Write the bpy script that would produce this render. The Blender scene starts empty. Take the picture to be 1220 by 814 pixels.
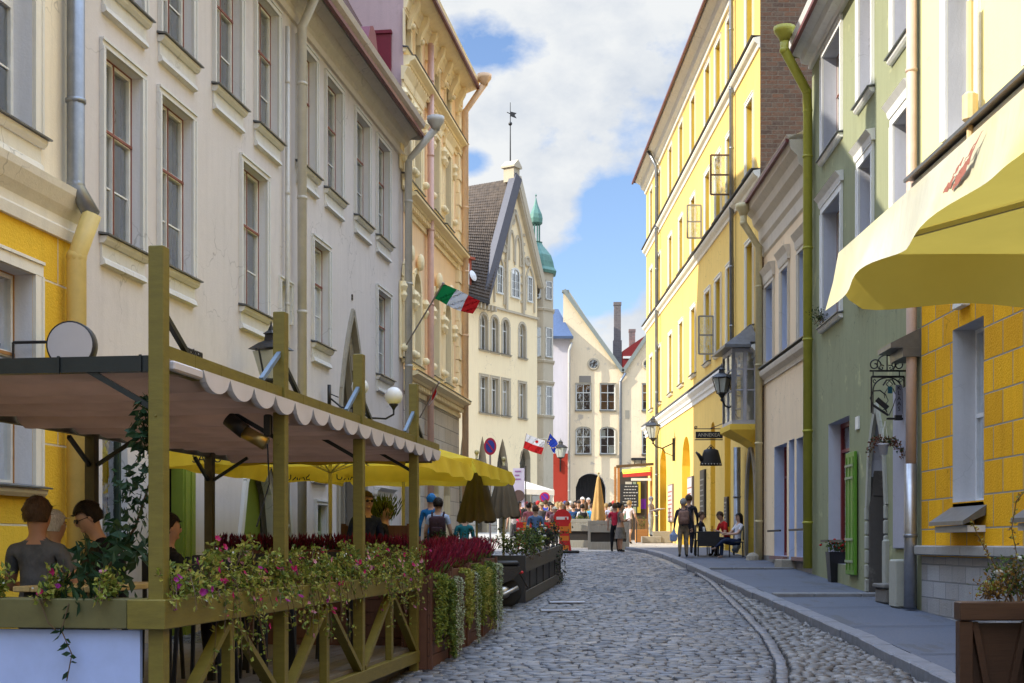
import bpy, bmesh, math, random
import numpy as np
from mathutils import Vector, Matrix, Euler
random.seed(7)
rnd = random.random
def ru(a, b): return a + (b - a) * random.random()
SC = bpy.context.scene
COL = SC.collection
CH = 1.7                                   # camera height
FPX, CX, HY = 1600.0, 610.0, 647.0
def zr(py, Y): return (HY - py) * Y / FPX + CH      # world height of a feature seen at row py at depth Y
def xr(px, Y): return (px - CX) * Y / FPX
def g(y):                                   # street height: it climbs away from the camera
    P = [(-500, 0), (10, 0), (16, .2), (46, 1.40), (56, 1.67), (66, 1.95), (85, 2.35), (105, 2.65), (600, 3.5)]
    for (a, za), (b, zb) in zip(P, P[1:]):
        if y <= b: return za + (zb - za) * max(0, (y - a)) / (b - a)
    return 3.5

# ------------------------------------------------------------------ materials
MC = {}
def nt(name):
    m = bpy.data.materials.new(name); m.use_nodes = True
    n = m.node_tree; b = n.nodes['Principled BSDF']
    return m, n, b
def N(n, t, **kw):
    x = n.nodes.new(t)
    for k, v in kw.items(): setattr(x, k, v)
    return x
def coords(n, scale=(1, 1, 1)):
    tc = N(n, 'ShaderNodeTexCoord'); mp = N(n, 'ShaderNodeMapping'); mp.inputs['Scale'].default_value = scale
    n.links.new(tc.outputs['Object'], mp.inputs['Vector']); return mp.outputs['Vector']
def noise(n, vec, scale, detail=4, rough=.55):
    t = N(n, 'ShaderNodeTexNoise'); t.inputs['Scale'].default_value = scale; t.inputs['Detail'].default_value = detail
    t.inputs['Roughness'].default_value = rough; n.links.new(vec, t.inputs['Vector']); return t.outputs['Fac']
def ramp(n, fac, stops):
    r = N(n, 'ShaderNodeValToRGB'); e = r.color_ramp.elements
    while len(e) < len(stops): e.new(.5)
    for i, (p, c) in enumerate(stops):
        e[i].position = p; e[i].color = (c[0], c[1], c[2], 1) if not isinstance(c, (int, float)) else (c, c, c, 1)
    n.links.new(fac, r.inputs['Fac']); return r.outputs['Color']
def mix(n, fac, a, b, mode='MIX'):
    m = N(n, 'ShaderNodeMix', data_type='RGBA', blend_type=mode)
    if isinstance(fac, (int, float)): m.inputs['Factor'].default_value = fac
    else: n.links.new(fac, m.inputs['Factor'])
    for s, v in (('A', a), ('B', b)):
        i = [q for q in m.inputs if q.name == s and q.type == 'RGBA'][0]
        if isinstance(v, tuple): i.default_value = (*v[:3], 1)
        else: n.links.new(v, i)
    return [q for q in m.outputs if q.type == 'RGBA'][0]
def bump(n, b, h, strength=.3, dist=.02):
    u = N(n, 'ShaderNodeBump'); u.inputs['Strength'].default_value = strength; u.inputs['Distance'].default_value = dist
    n.links.new(h, u.inputs['Height']); n.links.new(u.outputs['Normal'], b.inputs['Normal'])
def sc(c, k): return tuple(min(1, max(0, v * k)) for v in c)
def plaster(name, col, dirt=.5, rough=.9, joints=None, patch=None, streak=.35):
    """rendered wall: blotches, rain streaks, faint roughness; joints=(w,h,mortar colour) draws ashlar lines"""
    if name in MC: return MC[name]
    m, n, b = nt(name); v = coords(n)
    c = mix(n, noise(n, v, .7, 5), sc(col, 1 - .28 * dirt), sc(col, 1.08))
    c = mix(n, ramp(n, noise(n, coords(n, (4, 4, .35)), 1.6, 4), [(.45, 0), (.75, 1)]), c, sc(col, 1 - .3 * streak), 'MIX') if streak else c
    c = mix(n, ramp(n, noise(n, v, 9, 6, .7), [(.35, 0.), (.8, .5)]), c, sc(col, 1 - .35 * dirt))
    vo = N(n, 'ShaderNodeTexVoronoi'); vo.feature = 'DISTANCE_TO_EDGE'; vo.inputs['Scale'].default_value = 1.1
    wv = N(n, 'ShaderNodeVectorMath', operation='MULTIPLY_ADD'); nz = N(n, 'ShaderNodeTexNoise'); nz.inputs['Scale'].default_value = 3; n.links.new(v, nz.inputs['Vector']); n.links.new(nz.outputs['Color'], wv.inputs[0]); wv.inputs[1].default_value = (.5, .5, .5); n.links.new(v, wv.inputs[2]); n.links.new(wv.outputs[0], vo.inputs['Vector'])
    ck = N(n, 'ShaderNodeMath', operation='MULTIPLY'); n.links.new(ramp(n, vo.outputs['Distance'], [(.0, 1), (.012, 0)]), ck.inputs[0]); n.links.new(ramp(n, noise(n, v, .45, 3), [(.52, 0), (.62, .7)]), ck.inputs[1])
    c = mix(n, ck.outputs[0], c, sc(col, .45))
    c = mix(n, ramp(n, noise(n, coords(n, (1, 1, .6)), .9, 9, .72), [(.56, 0), (.64, .4 * min(1, dirt * 2))]), c, sc(col, .72))
    if patch: c = mix(n, ramp(n, noise(n, v, 1.1, 8, .65), [(.6, 0), (.68, 1)]), c, patch)
    h = noise(n, v, 30, 6, .6)
    if joints:
        w, hh, mc = joints
        tc = N(n, 'ShaderNodeTexCoord'); s = N(n, 'ShaderNodeSeparateXYZ'); cb = N(n, 'ShaderNodeCombineXYZ')
        n.links.new(tc.outputs['Object'], s.inputs[0]); n.links.new(s.outputs['X'], cb.inputs['X']); n.links.new(s.outputs['Z'], cb.inputs['Y'])
        br = N(n, 'ShaderNodeTexBrick'); br.inputs['Scale'].default_value = 1; br.inputs['Brick Width'].default_value = w
        br.inputs['Row Height'].default_value = hh; br.inputs['Mortar Size'].default_value = .014; br.inputs['Mortar Smooth'].default_value = .3
        n.links.new(cb.outputs[0], br.inputs['Vector'])
        br.inputs['Color1'].default_value = (1, 1, 1, 1); br.inputs['Color2'].default_value = (.80, .76, .70, 1); br.inputs['Mortar'].default_value = (1, 1, 1, 1)
        c = mix(n, 1.0, c, br.outputs['Color'], 'MULTIPLY')
        c = mix(n, br.outputs['Fac'], c, mc)
        hm = N(n, 'ShaderNodeMath', operation='SUBTRACT'); n.links.new(h, hm.inputs[0]); n.links.new(br.outputs['Fac'], hm.inputs[1])
        h = hm.outputs[0]
    n.links.new(c, b.inputs['Base Color']); b.inputs['Roughness'].default_value = rough; b.inputs['Specular IOR Level'].default_value = .25
    bump(n, b, h, .35 if not joints else .8, .012 if not joints else .02); MC[name] = m; return m
def paint(name, col, rough=.5, var=.12, metal=0, scale=6, bmp=.08, spec=.4):
    if name in MC: return MC[name]
    m, n, b = nt(name); v = coords(n)
    f = ramp(n, noise(n, v, scale, 6, .65), [(.3, 0), (.75, 1)])
    n.links.new(mix(n, f, sc(col, 1 - var), sc(col, 1 + var * .5)), b.inputs['Base Color'])
    b.inputs['Roughness'].default_value = rough; b.inputs['Metallic'].default_value = metal; b.inputs['Specular IOR Level'].default_value = spec
    bump(n, b, noise(n, v, 40, 4), bmp, .01); MC[name] = m; return m
def wood(name, col, rough=.6, ax=(1, 1, 14)):
    if name in MC: return MC[name]
    m, n, b = nt(name)
    f = ramp(n, noise(n, coords(n, ax), 3, 8, .7), [(.3, 0), (.7, 1)]); f2 = noise(n, coords(n), 1.2, 3)
    c = mix(n, f, sc(col, .6), sc(col, 1.2)); c = mix(n, f2, c, sc(col, .75))
    n.links.new(c, b.inputs['Base Color']); b.inputs['Roughness'].default_value = rough
    bump(n, b, noise(n, coords(n, ax), 6, 6), .15, .01); MC[name] = m; return m
def cloth(name, col, trans=.35, rough=.9, dirt=.15):
    if name in MC: return MC[name]
    m, n, b = nt(name); v = coords(n)
    c = mix(n, ramp(n, noise(n, v, 2.2, 5), [(.3, 0), (.8, 1)]), sc(col, 1 - dirt), col)
    n.links.new(c, b.inputs['Base Color']); b.inputs['Roughness'].default_value = rough; b.inputs['Specular IOR Level'].default_value = .15
    bump(n, b, noise(n, v, 5, 3), .4, .02)
    if trans:
        tr = N(n, 'ShaderNodeBsdfTranslucent'); n.links.new(c, tr.inputs['Color'])
        ms = N(n, 'ShaderNodeMixShader'); ms.inputs[0].default_value = trans
        n.links.new(b.outputs[0], ms.inputs[1]); n.links.new(tr.outputs[0], ms.inputs[2])
        n.links.new(ms.outputs[0], n.nodes['Material Output'].inputs['Surface'])
    MC[name] = m; return m
def leafm(name, col, trans=.3):
    if name in MC: return MC[name]
    m, n, b = nt(name); v = coords(n)
    c = mix(n, noise(n, v, 14, 2), sc(col, .6), sc(col, 1.35)); n.links.new(c, b.inputs['Base Color']); b.inputs['Roughness'].default_value = .55
    b.inputs['Specular IOR Level'].default_value = .3
    tr = N(n, 'ShaderNodeBsdfTranslucent'); n.links.new(c, tr.inputs['Color'])
    ms = N(n, 'ShaderNodeMixShader'); ms.inputs[0].default_value = trans
    n.links.new(b.outputs[0], ms.inputs[1]); n.links.new(tr.outputs[0], ms.inputs[2])
    n.links.new(ms.outputs[0], n.nodes['Material Output'].inputs['Surface']); MC[name] = m; return m
def glass():
    if 'glass' in MC: return MC['glass']
    m, n, b = nt('window glass'); n.nodes.remove(b)
    t = N(n, 'ShaderNodeBsdfTransparent'); t.inputs[0].default_value = (.82, .86, .87, 1)
    gl = N(n, 'ShaderNodeBsdfGlossy'); gl.inputs['Roughness'].default_value = .03; gl.inputs[0].default_value = (.9, .95, 1, 1)
    fr = N(n, 'ShaderNodeFresnel'); fr.inputs[0].default_value = 1.7
    w = noise(n, coords(n), 2.6, 3); bp = N(n, 'ShaderNodeBump'); bp.inputs['Strength'].default_value = .35; bp.inputs['Distance'].default_value = .05
    n.links.new(w, bp.inputs['Height']); n.links.new(bp.outputs[0], gl.inputs['Normal'])
    mm = N(n, 'ShaderNodeMath', operation='ADD'); mm.inputs[1].default_value = .30; n.links.new(fr.outputs[0], mm.inputs[0])
    ms = N(n, 'ShaderNodeMixShader'); n.links.new(mm.outputs[0], ms.inputs[0]); n.links.new(t.outputs[0], ms.inputs[1]); n.links.new(gl.outputs[0], ms.inputs[2])
    n.links.new(ms.outputs[0], n.nodes['Material Output'].inputs['Surface']); MC['glass'] = m; return m
def bricks(name, c1, c2, mort, w=.27, h=.085, ms=.012, axis='XZ', zig=0):
    if name in MC: return MC[name]
    m, n, b = nt(name)
    tc = N(n, 'ShaderNodeTexCoord'); s = N(n, 'ShaderNodeSeparateXYZ'); cb = N(n, 'ShaderNodeCombineXYZ')
    n.links.new(tc.outputs['Object'], s.inputs[0]); n.links.new(s.outputs[axis[0]], cb.inputs['X']); n.links.new(s.outputs[axis[1]], cb.inputs['Y'])
    br = N(n, 'ShaderNodeTexBrick'); br.inputs['Scale'].default_value = 1; br.inputs['Brick Width'].default_value = w
    br.inputs['Row Height'].default_value = h; br.inputs['Mortar Size'].default_value = ms; br.inputs['Bias'].default_value = -.1
    br.inputs['Color1'].default_value = (*c1, 1); br.inputs['Color2'].default_value = (*c2, 1); br.inputs['Mortar'].default_value = (*mort, 1)
    n.links.new(cb.outputs[0], br.inputs['Vector']); v = coords(n)
    c = mix(n, ramp(n, noise(n, v, 5, 6, .7), [(.35, 0), (.7, .75)]), br.outputs['Color'], mort if not zig else sc(c1, .5))
    n.links.new(c, b.inputs['Base Color']); b.inputs['Roughness'].default_value = .85
    hm = N(n, 'ShaderNodeMath', operation='SUBTRACT'); n.links.new(noise(n, v, 12, 5), hm.inputs[0]); n.links.new(br.outputs['Fac'], hm.inputs[1])
    bump(n, b, hm.outputs[0], .6, .02); MC[name] = m; return m

# ------------------------------------------------------------------ mesh builder
class MB:
    def __init__(s): s.v = []; s.f = []; s.m = []; s.T = Matrix()
    def add(s, vs, fs, mi=0):
        o = len(s.v); s.v += [tuple(s.T @ Vector(p)) for p in vs]
        s.f += [tuple(i + o for i in f) for f in fs]; s.m += [mi] * len(fs)
    def quad(s, a, b, c, d, mi=0): s.add([a, b, c, d], [(0, 1, 2, 3)], mi)
    def box(s, x0, x1, y0, y1, z0, z1, mi=0, bev=0):
        if x1 < x0: x0, x1 = x1, x0
        if y1 < y0: y0, y1 = y1, y0
        if z1 < z0: z0, z1 = z1, z0
        if bev:
            bev = min(bev, (x1 - x0) / 3, (y1 - y0) / 3, (z1 - z0) / 3); vs = []; 
            for (z, i) in ((z0, 1), (z0 + bev, 0), (z1 - bev, 0), (z1, 1)):
                k = bev if i else 0; e = bev * .6
                X0, X1, Y0, Y1 = x0 + k, x1 - k, y0 + k, y1 - k
                vs += [(X0 + e, Y0, z), (X1 - e, Y0, z), (X1, Y0 + e, z), (X1, Y1 - e, z), (X1 - e, Y1, z), (X0 + e, Y1, z), (X0, Y1 - e, z), (X0, Y0 + e, z)]
            fs = [tuple(range(7, -1, -1)), tuple(range(24, 32))]
            for r in range(3):
                for i in range(8): j = (i + 1) % 8; fs.append((r * 8 + i, r * 8 + j, r * 8 + 8 + j, r * 8 + 8 + i))
            s.add(vs, fs, mi); return
        vs = [(x0, y0, z0), (x1, y0, z0), (x1, y1, z0), (x0, y1, z0), (x0, y0, z1), (x1, y0, z1), (x1, y1, z1), (x0, y1, z1)]
        s.add(vs, [(3, 2, 1, 0), (4, 5, 6, 7), (0, 1, 5, 4), (1, 2, 6, 5), (2, 3, 7, 6), (3, 0, 4, 7)], mi)
    def bar(s, a, b, w, h=None, mi=0, up=(0, 0, 1)):
        a = Vector(a); b = Vector(b); h = h or w; d = (b - a).normalized(); up = Vector(up)
        if abs(d.dot(up)) > .98: up = Vector((0, 1, 0))
        x = d.cross(up).normalized(); y = x.cross(d).normalized(); vs = []
        for p in (a, b):
            for i, j in ((-1, -1), (1, -1), (1, 1), (-1, 1)): vs.append(p + x * i * w / 2 + y * j * h / 2)
        s.add(vs, [(0, 1, 2, 3), (7, 6, 5, 4), (0, 4, 5, 1), (1, 5, 6, 2), (2, 6, 7, 3), (3, 7, 4, 0)], mi)
    def tube(s, pts, r, n=8, mi=0, cap=True):
        pts = [Vector(p) for p in pts]; L = len(pts); rs = r if isinstance(r, (list, tuple)) else [r] * L
        vs = []; x = None
        for i, p in enumerate(pts):
            d = (pts[min(i + 1, L - 1)] - pts[max(i - 1, 0)]).normalized()
            if x is None:
                x = d.orthogonal().normalized()
            x = (x - d * x.dot(d)); x = x.normalized() if x.length > 1e-6 else d.orthogonal().normalized()
            y = d.cross(x)
            for k in range(n):
                t = 2 * math.pi * k / n; vs.append(p + (x * math.cos(t) + y * math.sin(t)) * rs[i])
        fs = [(i * n + k, i * n + (k + 1) % n, (i + 1) * n + (k + 1) % n, (i + 1) * n + k) for i in range(L - 1) for k in range(n)]
        if cap: fs += [tuple(range(n - 1, -1, -1)), tuple((L - 1) * n + k for k in range(n))]
        s.add(vs, fs, mi)
    def lathe(s, c, prof, n=16, mi=0, sx=1, sy=1):
        vs = []; c = Vector(c)
        for (r, z) in prof:
            for k in range(n):
                t = 2 * math.pi * (k + .5) / n; vs.append(c + Vector((math.cos(t) * r * sx, math.sin(t) * r * sy, z)))
        L = len(prof)
        fs = [(i * n + k, i * n + (k + 1) % n, (i + 1) * n + (k + 1) % n, (i + 1) * n + k) for i in range(L - 1) for k in range(n)]
        fs += [tuple(range(n - 1, -1, -1)), tuple((L - 1) * n + k for k in range(n))]
        s.add(vs, fs, mi)
    def ball(s, c, r, n=12, mi=0, sx=1, sy=1, sz=1):
        s.lathe(c, [(max(.001, r * math.sin(math.pi * i / 8)), -r * sz * math.cos(math.pi * i / 8)) for i in range(9)], n, mi, sx, sy)
    def prism(s, poly, ax, lo, hi, mi=0):
        """closed polygon extruded along axis ax (0,1,2); poly lists the other two coordinates in order"""
        k = len(poly); vs = []
        for t in (lo, hi):
            for p in poly:
                q = list(p); q.insert(ax, t); vs.append(tuple(q))
        fs = [tuple(range(k)), tuple(range(2 * k - 1, k - 1, -1))] + [(i, k + i, k + (i + 1) % k, (i + 1) % k) for i in range(k)]
        s.add(vs, fs, mi)
    def build(s, name, mats, parent=None, smooth=False):
        me = bpy.data.meshes.new(name); me.from_pydata(s.v, [], s.f)
        for m in (mats if isinstance(mats, (list, tuple)) else [mats]): me.materials.append(m)
        me.polygons.foreach_set('material_index', s.m)
        if smooth: me.polygons.foreach_set('use_smooth', [True] * len(s.f))
        bm = bmesh.new(); bm.from_mesh(me); bmesh.ops.recalc_face_normals(bm, faces=bm.faces) if len(s.f) < 40000 else None; bm.to_mesh(me); bm.free()
        me.update(); o = bpy.data.objects.new(name, me); COL.objects.link(o)
        if parent is not None: o.parent = parent
        return o
def tag(o, label=None, cat=None, group=None, kind=None):
    if label: o['label'] = label
    if cat: o['category'] = cat
    if group: o['group'] = group
    if kind: o['kind'] = kind
    return o
def thing(name, label, cat, loc=(0, 0, 0), rz=0, group=None):
    o = bpy.data.objects.new(name, None); COL.objects.link(o); o.location = loc; o.rotation_euler = (0, 0, rz); o.empty_display_size = .2
    return tag(o, label, cat, group)
def one(mb, name, mats, label, cat, loc=(0, 0, 0), rz=0, group=None, smooth=False):
    o = mb.build(name, mats, None, smooth); o.location = loc; o.rotation_euler = (0, 0, rz); return tag(o, label, cat, group)
def struct(mb, name, mats): o = mb.build(name, mats); o['kind'] = 'structure'; return o
def copy_tree(o, parent=None):
    c = o.copy(); COL.objects.link(c); c.parent = parent
    for ch in list(o.children): copy_tree(ch, c)
    return c
def text(s, size, depth, mat, parent, name='lettering', loc=(0, 0, 0), rot=(math.pi / 2, 0, 0), sx=1, mirror=False):
    cu = bpy.data.curves.new(name, 'FONT'); cu.body = s; cu.size = size; cu.extrude = depth; cu.align_x = 'CENTER'; cu.align_y = 'CENTER'; cu.resolution_u = 3
    t = bpy.data.objects.new(name, cu); COL.objects.link(t); bpy.context.view_layer.update()
    me = bpy.data.meshes.new_from_object(t.evaluated_get(bpy.context.evaluated_depsgraph_get())); bpy.data.objects.remove(t); bpy.data.curves.remove(cu)
    me.materials.clear(); me.materials.append(mat); o = bpy.data.objects.new(name, me); COL.objects.link(o)
    me.transform(Matrix.Diagonal((sx * (-1 if mirror else 1), 1, 1, 1)))
    o.location = loc; o.rotation_euler = rot
    if parent is not None: o.parent = parent
    return o

# common materials
WHITE = paint('white window paint', (.78, .78, .74), .55, .12)
REDW = paint('red brown window paint', (.24, .085, .06), .6)
TRIMG = plaster('pale grey trim plaster', (.66, .655, .63), .3)
REVEAL = plaster('white reveal plaster', (.72, .72, .74), .25)
CURT = cloth('curtain', (.78, .78, .75), .3); CURT2 = cloth('warm curtain', (.70, .62, .48), .3); CURT3 = cloth('grey curtain', (.45, .47, .48), .3)
DARK = paint('dark iron paint', (.018, .018, .02), .45, .3)
TIN = paint('grey roof tin', (.16, .17, .18), .4, .25, .6)
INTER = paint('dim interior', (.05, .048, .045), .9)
ROOFT = bricks('red brown roof tiles', (.20, .085, .055), (.13, .06, .045), (.04, .03, .025), .22, .16, .012, 'XY')
REDMET = paint('red brown metal edge', (.14, .03, .03), .45)
GLASS = glass()

# ------------------------------------------------------------------ facades
class Facade:
    """local x runs left to right as seen from the street, local -y points at the street, z is world height"""
    def __init__(s, A, B, name, label, cat='building', depth=9):
        s.A = Vector(A); s.B = Vector(B); d = (s.B - s.A); s.L = d.length; s.d = d / s.L; s.D = depth
        s.rz = math.atan2(d.y, d.x); s.root = thing(name, label, cat, (A[0], A[1], 0), s.rz); s.holes = []; s.nw = 0
    def u(s, px, off=0):           # distance along the wall at image column px
        k = (px - CX) / FPX        # X = kY
        n = Vector((s.d.y, -s.d.x)); A = s.A + n * off
        return (k * A.y - A.x) / (s.d.x - k * s.d.y)
    def Y(s, u): return s.A.y + s.d.y * u
    def uY(s, Y): return (Y - s.A.y) / s.d.y
    def hole(s, u0, u1, z0, z1, arch=None, depth=.28, rise=None):
        if u1 < u0: u0, u1 = u1, u0
        s.holes.append((u0, u1, z0, z1, arch, depth, rise)); return u0, u1, z0, z1
    def archpts(s, u0, u1, z1, arch, rise, n=10):
        w = (u1 - u0); c = (u0 + u1) / 2; pts = []
        for i in range(n + 1):
            t = i / n; x = -1 + 2 * t
            if arch == 'round': z = z1 - rise + rise * math.sqrt(max(0, 1 - x * x))
            else:  # pointed
                hw = w / 2; RR = (hw * hw + rise * rise) / (2 * hw); z = z1 - rise + math.sqrt(max(0, RR * RR - (abs(x) * hw + RR - hw) ** 2))
            pts.append((c + x * w / 2, z))
        return pts
    def wall(s, z0, z1, bands, matR=None, sidemat=None, u0=0, u1=None, zback=None):
        """bands: [(ztop, material)] from the ground up"""
        u1 = s.L if u1 is None else u1; mats = [b[1] for b in bands] + [matR or REVEAL]; R = len(mats) - 1
        us = sorted({u0, u1} | {round(h[0], 4) for h in s.holes} | {round(h[1], 4) for h in s.holes})
        zs = sorted({z0, z1} | {round(h[2], 4) for h in s.holes} | {round(h[3], 4) for h in s.holes} | {b[0] for b in bands if z0 < b[0] < z1})
        m = MB()
        def band(z):
            for i, b in enumerate(bands):
                if z < b[0]: return i
            return len(bands) - 1
        for a, b in zip(us, us[1:]):
            if a < u0 - 1e-6 or b > u1 + 1e-6: continue
            for c, d in zip(zs, zs[1:]):
                if c < z0 - 1e-6 or d > z1 + 1e-6: continue
                mu, mz = (a + b) / 2, (c + d) / 2
                if any(h[0] < mu < h[1] and h[2] < mz < h[3] for h in s.holes): continue
                m.quad((a, 0, c), (b, 0, c), (b, 0, d), (a, 0, d), band(mz))
        for (a, b, c, d, arch, dp, rise) in s.holes:
            bi = band((c + d) / 2); rv = R
            if arch:
                rise = rise or (b - a) / 2; P = s.archpts(a, b, d, arch, rise); zc = d - rise
                for (p, q) in zip(P, P[1:]):
                    m.quad((p[0], 0, p[1]), (q[0], 0, q[1]), (q[0], 0, d), (p[0], 0, d), band(d - .05))
                    m.quad((p[0], 0, p[1]), (q[0], 0, q[1]), (q[0], dp, q[1]), (p[0], dp, p[1]), rv)
                m.quad((a, 0, c), (a, 0, zc), (a, dp, zc), (a, dp, c), rv); m.quad((b, 0, c), (b, 0, zc), (b, dp, zc), (b, dp, c), rv)
            else:
                m.quad((a, 0, c), (a, 0, d), (a, dp, d), (a, dp, c), rv); m.quad((b, 0, c), (b, 0, d), (b, dp, d), (b, dp, c), rv)
                m.quad((a, 0, d), (b, 0, d), (b, dp, d), (a, dp, d), rv)
            m.quad((a, 0, c), (b, 0, c), (b, dp, c), (a, dp, c), rv)
        s.root and m.build('wall', mats, s.root)
        m = MB(); zb = zback or z1; D = s.D
        m.quad((u0, 0, z0), (u0, D, z0), (u0, D, z1), (u0, 0, z1)); m.quad((u1, 0, z0), (u1, D, z0), (u1, D, z1), (u1, 0, z1))
        m.quad((u0, D, z0), (u1, D, z0), (u1, D, z1), (u0, D, z1))
        m.build('side_wall', sidemat or getattr(s, 'side', None) or bands[-1][1], s.root)
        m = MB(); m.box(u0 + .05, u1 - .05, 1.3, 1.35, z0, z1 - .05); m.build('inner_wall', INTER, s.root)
    def band_moulding(s, name, prof, mat, u0=0, u1=None, top=None):
        """prof: list of (outward, z) points closed against the wall"""
        m = MB(); m.prism([(-o, z) for o, z in prof], 0, u0, s.L if u1 is None else u1, 0); return m.build(name, mat, s.root)
    def window(s, u0, u1, z0, z1, arch=None, rise=None, depth=.26, frame=WHITE, outer=REDW, trim=TRIMG, tw=.14, head=0, sill='apron', bars=2, trans=.62,
               curt=1, mull=True, sillmat=None, hole=True, proud=.045, fw=.06):
        if u1 < u0: u0, u1 = u1, u0
        if hole: s.hole(u0, u1, z0, z1, arch, depth + .03, rise)
        r_ = (rise or (u1 - u0) / 2) if arch else 0; zc = z1 - r_; y = depth
        def top(x):
            if not arch: return z1
            P = s.archpts(u0, u1, z1, arch, r_)
            for p, q in zip(P, P[1:]):
                if p[0] <= x <= q[0]: return p[1] + (q[1] - p[1]) * (x - p[0]) / (q[0] - p[0])
            return zc
        m = MB(); e = .014
        # outer thin coloured frame then the white casements
        if arch:
            P = s.archpts(u0 + fw / 2, u1 - fw / 2, z1 - fw / 2, arch, r_)
            for p, q in zip(P, P[1:]): m.bar((p[0], y, p[1]), (q[0], y, q[1]), fw, .07, 0, (0, 1, 0))
        else: m.box(u0, u1, y - .03, y + .03, z1 - fw, z1)
        m.box(u0, u1, y - .03, y + .03, z0, z0 + fw)
        for x in (u0, u1 - fw): m.box(x, x + fw, y - .031, y + .03, z0, zc)
        zt = z0 + (z1 - z0) * trans; c = (u0 + u1) / 2
        if mull: m.box(c - .03, c + .03, y - .034, y + .03, z0 + fw, top(c) - fw * .6)
        if trans < 1: m.box(u0 + fw, u1 - fw, y - .037, y + .03, zt - .035, zt + .035)
        if outer:
            for x in (u0 + .0, u1 - e): m.box(x, x + e, y - .045, y - .032, z0, zc, 1)
            if trans < 1: m.box(u0 + .01, u1 - .01, y - .055, y - .038, zt - .018, zt + .018, 1)
            if mull: m.box(c - .012, c + .012, y - .047, y - .035, z0, zc, 1)
            if not arch: m.box(u0, u1, y - .046, y - .031, z1 - e, z1, 1)
        for i in range(1, bars):
            zz = z0 + (zt - z0) * i / bars; m.box(u0 + fw, u1 - fw, y - .01, y + .02, zz - .011, zz + .011)
        w = m.build('window', [frame, outer or frame], s.root)
        m = MB()
        if arch:
            P = s.archpts(u0, u1, z1, arch, r_); m.add([(u0, y + .01, z0), (u1, y + .01, z0)] + [(p[0], y + .01, p[1]) for p in reversed(P)], [tuple(range(len(P) + 2))])
        else: m.quad((u0, y + .01, z0), (u1, y + .01, z0), (u1, y + .01, z1), (u0, y + .01, z1))
        m.build('pane', GLASS, w)
        if curt and random.random() < .93:
            m = MB(); k = random.choice([0, 1, 1, 2, 3]) if curt == 1 else curt
            def drape(a, b, yy):
                n = max(4, int((b - a) / .05)); vs = []
                for i in range(n + 1):
                    x = a + (b - a) * i / n; o = .022 * math.sin(i * 1.9 + rnd() * .8); vs += [(x, yy + o, z0 + .02), (x, yy + o, z1 - .02)]
                m.add(vs, [(2 * i, 2 * i + 2, 2 * i + 3, 2 * i + 1) for i in range(n)])
            W = u1 - u0
            if k in (0, 3): drape(u0, u0 + W * ru(.3, .5), y + .14); drape(u1 - W * ru(.25, .5), u1, y + .15)
            elif k == 1: drape(u0, u1, y + .14)
            else: drape(u0, u0 + W * ru(.2, .35), y + .14); drape(u1 - W * ru(.2, .35), u1, y + .15)
            m.build('curtain', random.choice([CURT, CURT, CURT2, CURT3]), w)
        if trim:
            m = MB(); p = proud; t = tw
            if arch:
                P = s.archpts(u0 - t / 2, u1 + t / 2, z1 + t / 2, arch, r_ + t / 3)
                for a, b in zip(P, P[1:]): m.bar((a[0], -p / 2, a[1]), (b[0], -p / 2, b[1]), p, t, 0, (0, 1, 0)) if False else m.bar((a[0], -p / 2, a[1]), (b[0], -p / 2, b[1]), t, p, 0, (0, 1, 0))
                for x0, x1 in ((u0 - t, u0 - .002), (u1 + .002, u1 + t)): m.box(x0, x1, -p, -.002, z0, zc)
            else:
                for x0, x1 in ((u0 - t, u0 - .002), (u1 + .002, u1 + t)): m.box(x0, x1, -p, -.002, z0, z1)
                m.box(u0 - t, u1 + t, -p - .004, -.002, z1 + .002, z1 + t)
                for x in (u0 - t, u1 + t - .035): m.box(x, x + .035, -p - .02, -p - .001, z0, z1 - .001)
                m.box(u0 - t - .006, u1 + t + .006, -p - .025, -p - .005, z1 + t - .035, z1 + t)
            if head:
                m.prism([(-.002, z1 + t + .002), (-p - .03, z1 + t + .002), (-p - .05, z1 + t + head * .5), (-p - .14, z1 + t + head), (-.002, z1 + t + head + .03)], 0, u0 - t - .06, u1 + t + .06)
            m.build('window_surround', trim, w)
        if sill:
            m = MB(); a = u0 - tw - .03; b = u1 + tw + .03
            m.prism([(-.002, z0 - .02), (-.002, z0 + .01), (-.15, z0 - .018), (-.15, z0 - .036), (-.13, z0 - .036)], 0, a, b, 1)
            m.quad((u0, depth, z0 + .004), (u1, depth, z0 + .004), (u1, -.002, z0 + .011), (u0, -.002, z0 + .011), 1)
            m.prism([(-.002, z0 - .04), (-.11, z0 - .04), (-.10, z0 - .09), (-.06, z0 - .13), (-.002, z0 - .13)], 0, a + .03, b - .03, 0)
            if sill == 'apron':
                m.prism([(-.002, z0 - .132), (-.03, z0 - .132), (-.03, z0 - .30), (-.06, z0 - .33), (-.075, z0 - .39), (-.002, z0 - .41)], 0, a + .05, b - .05, 0)
            m.build('sill', [trim or TRIMG, TIN], w)
        return w
    def backpanel(s, u0, u1, z0, z1, depth, mat, name='door', arch=None, rise=None):
        m = MB(); m.box(u0, u1, depth - .02, depth + .03, z0, z1); return m.build(name, mat, s.root)
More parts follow.
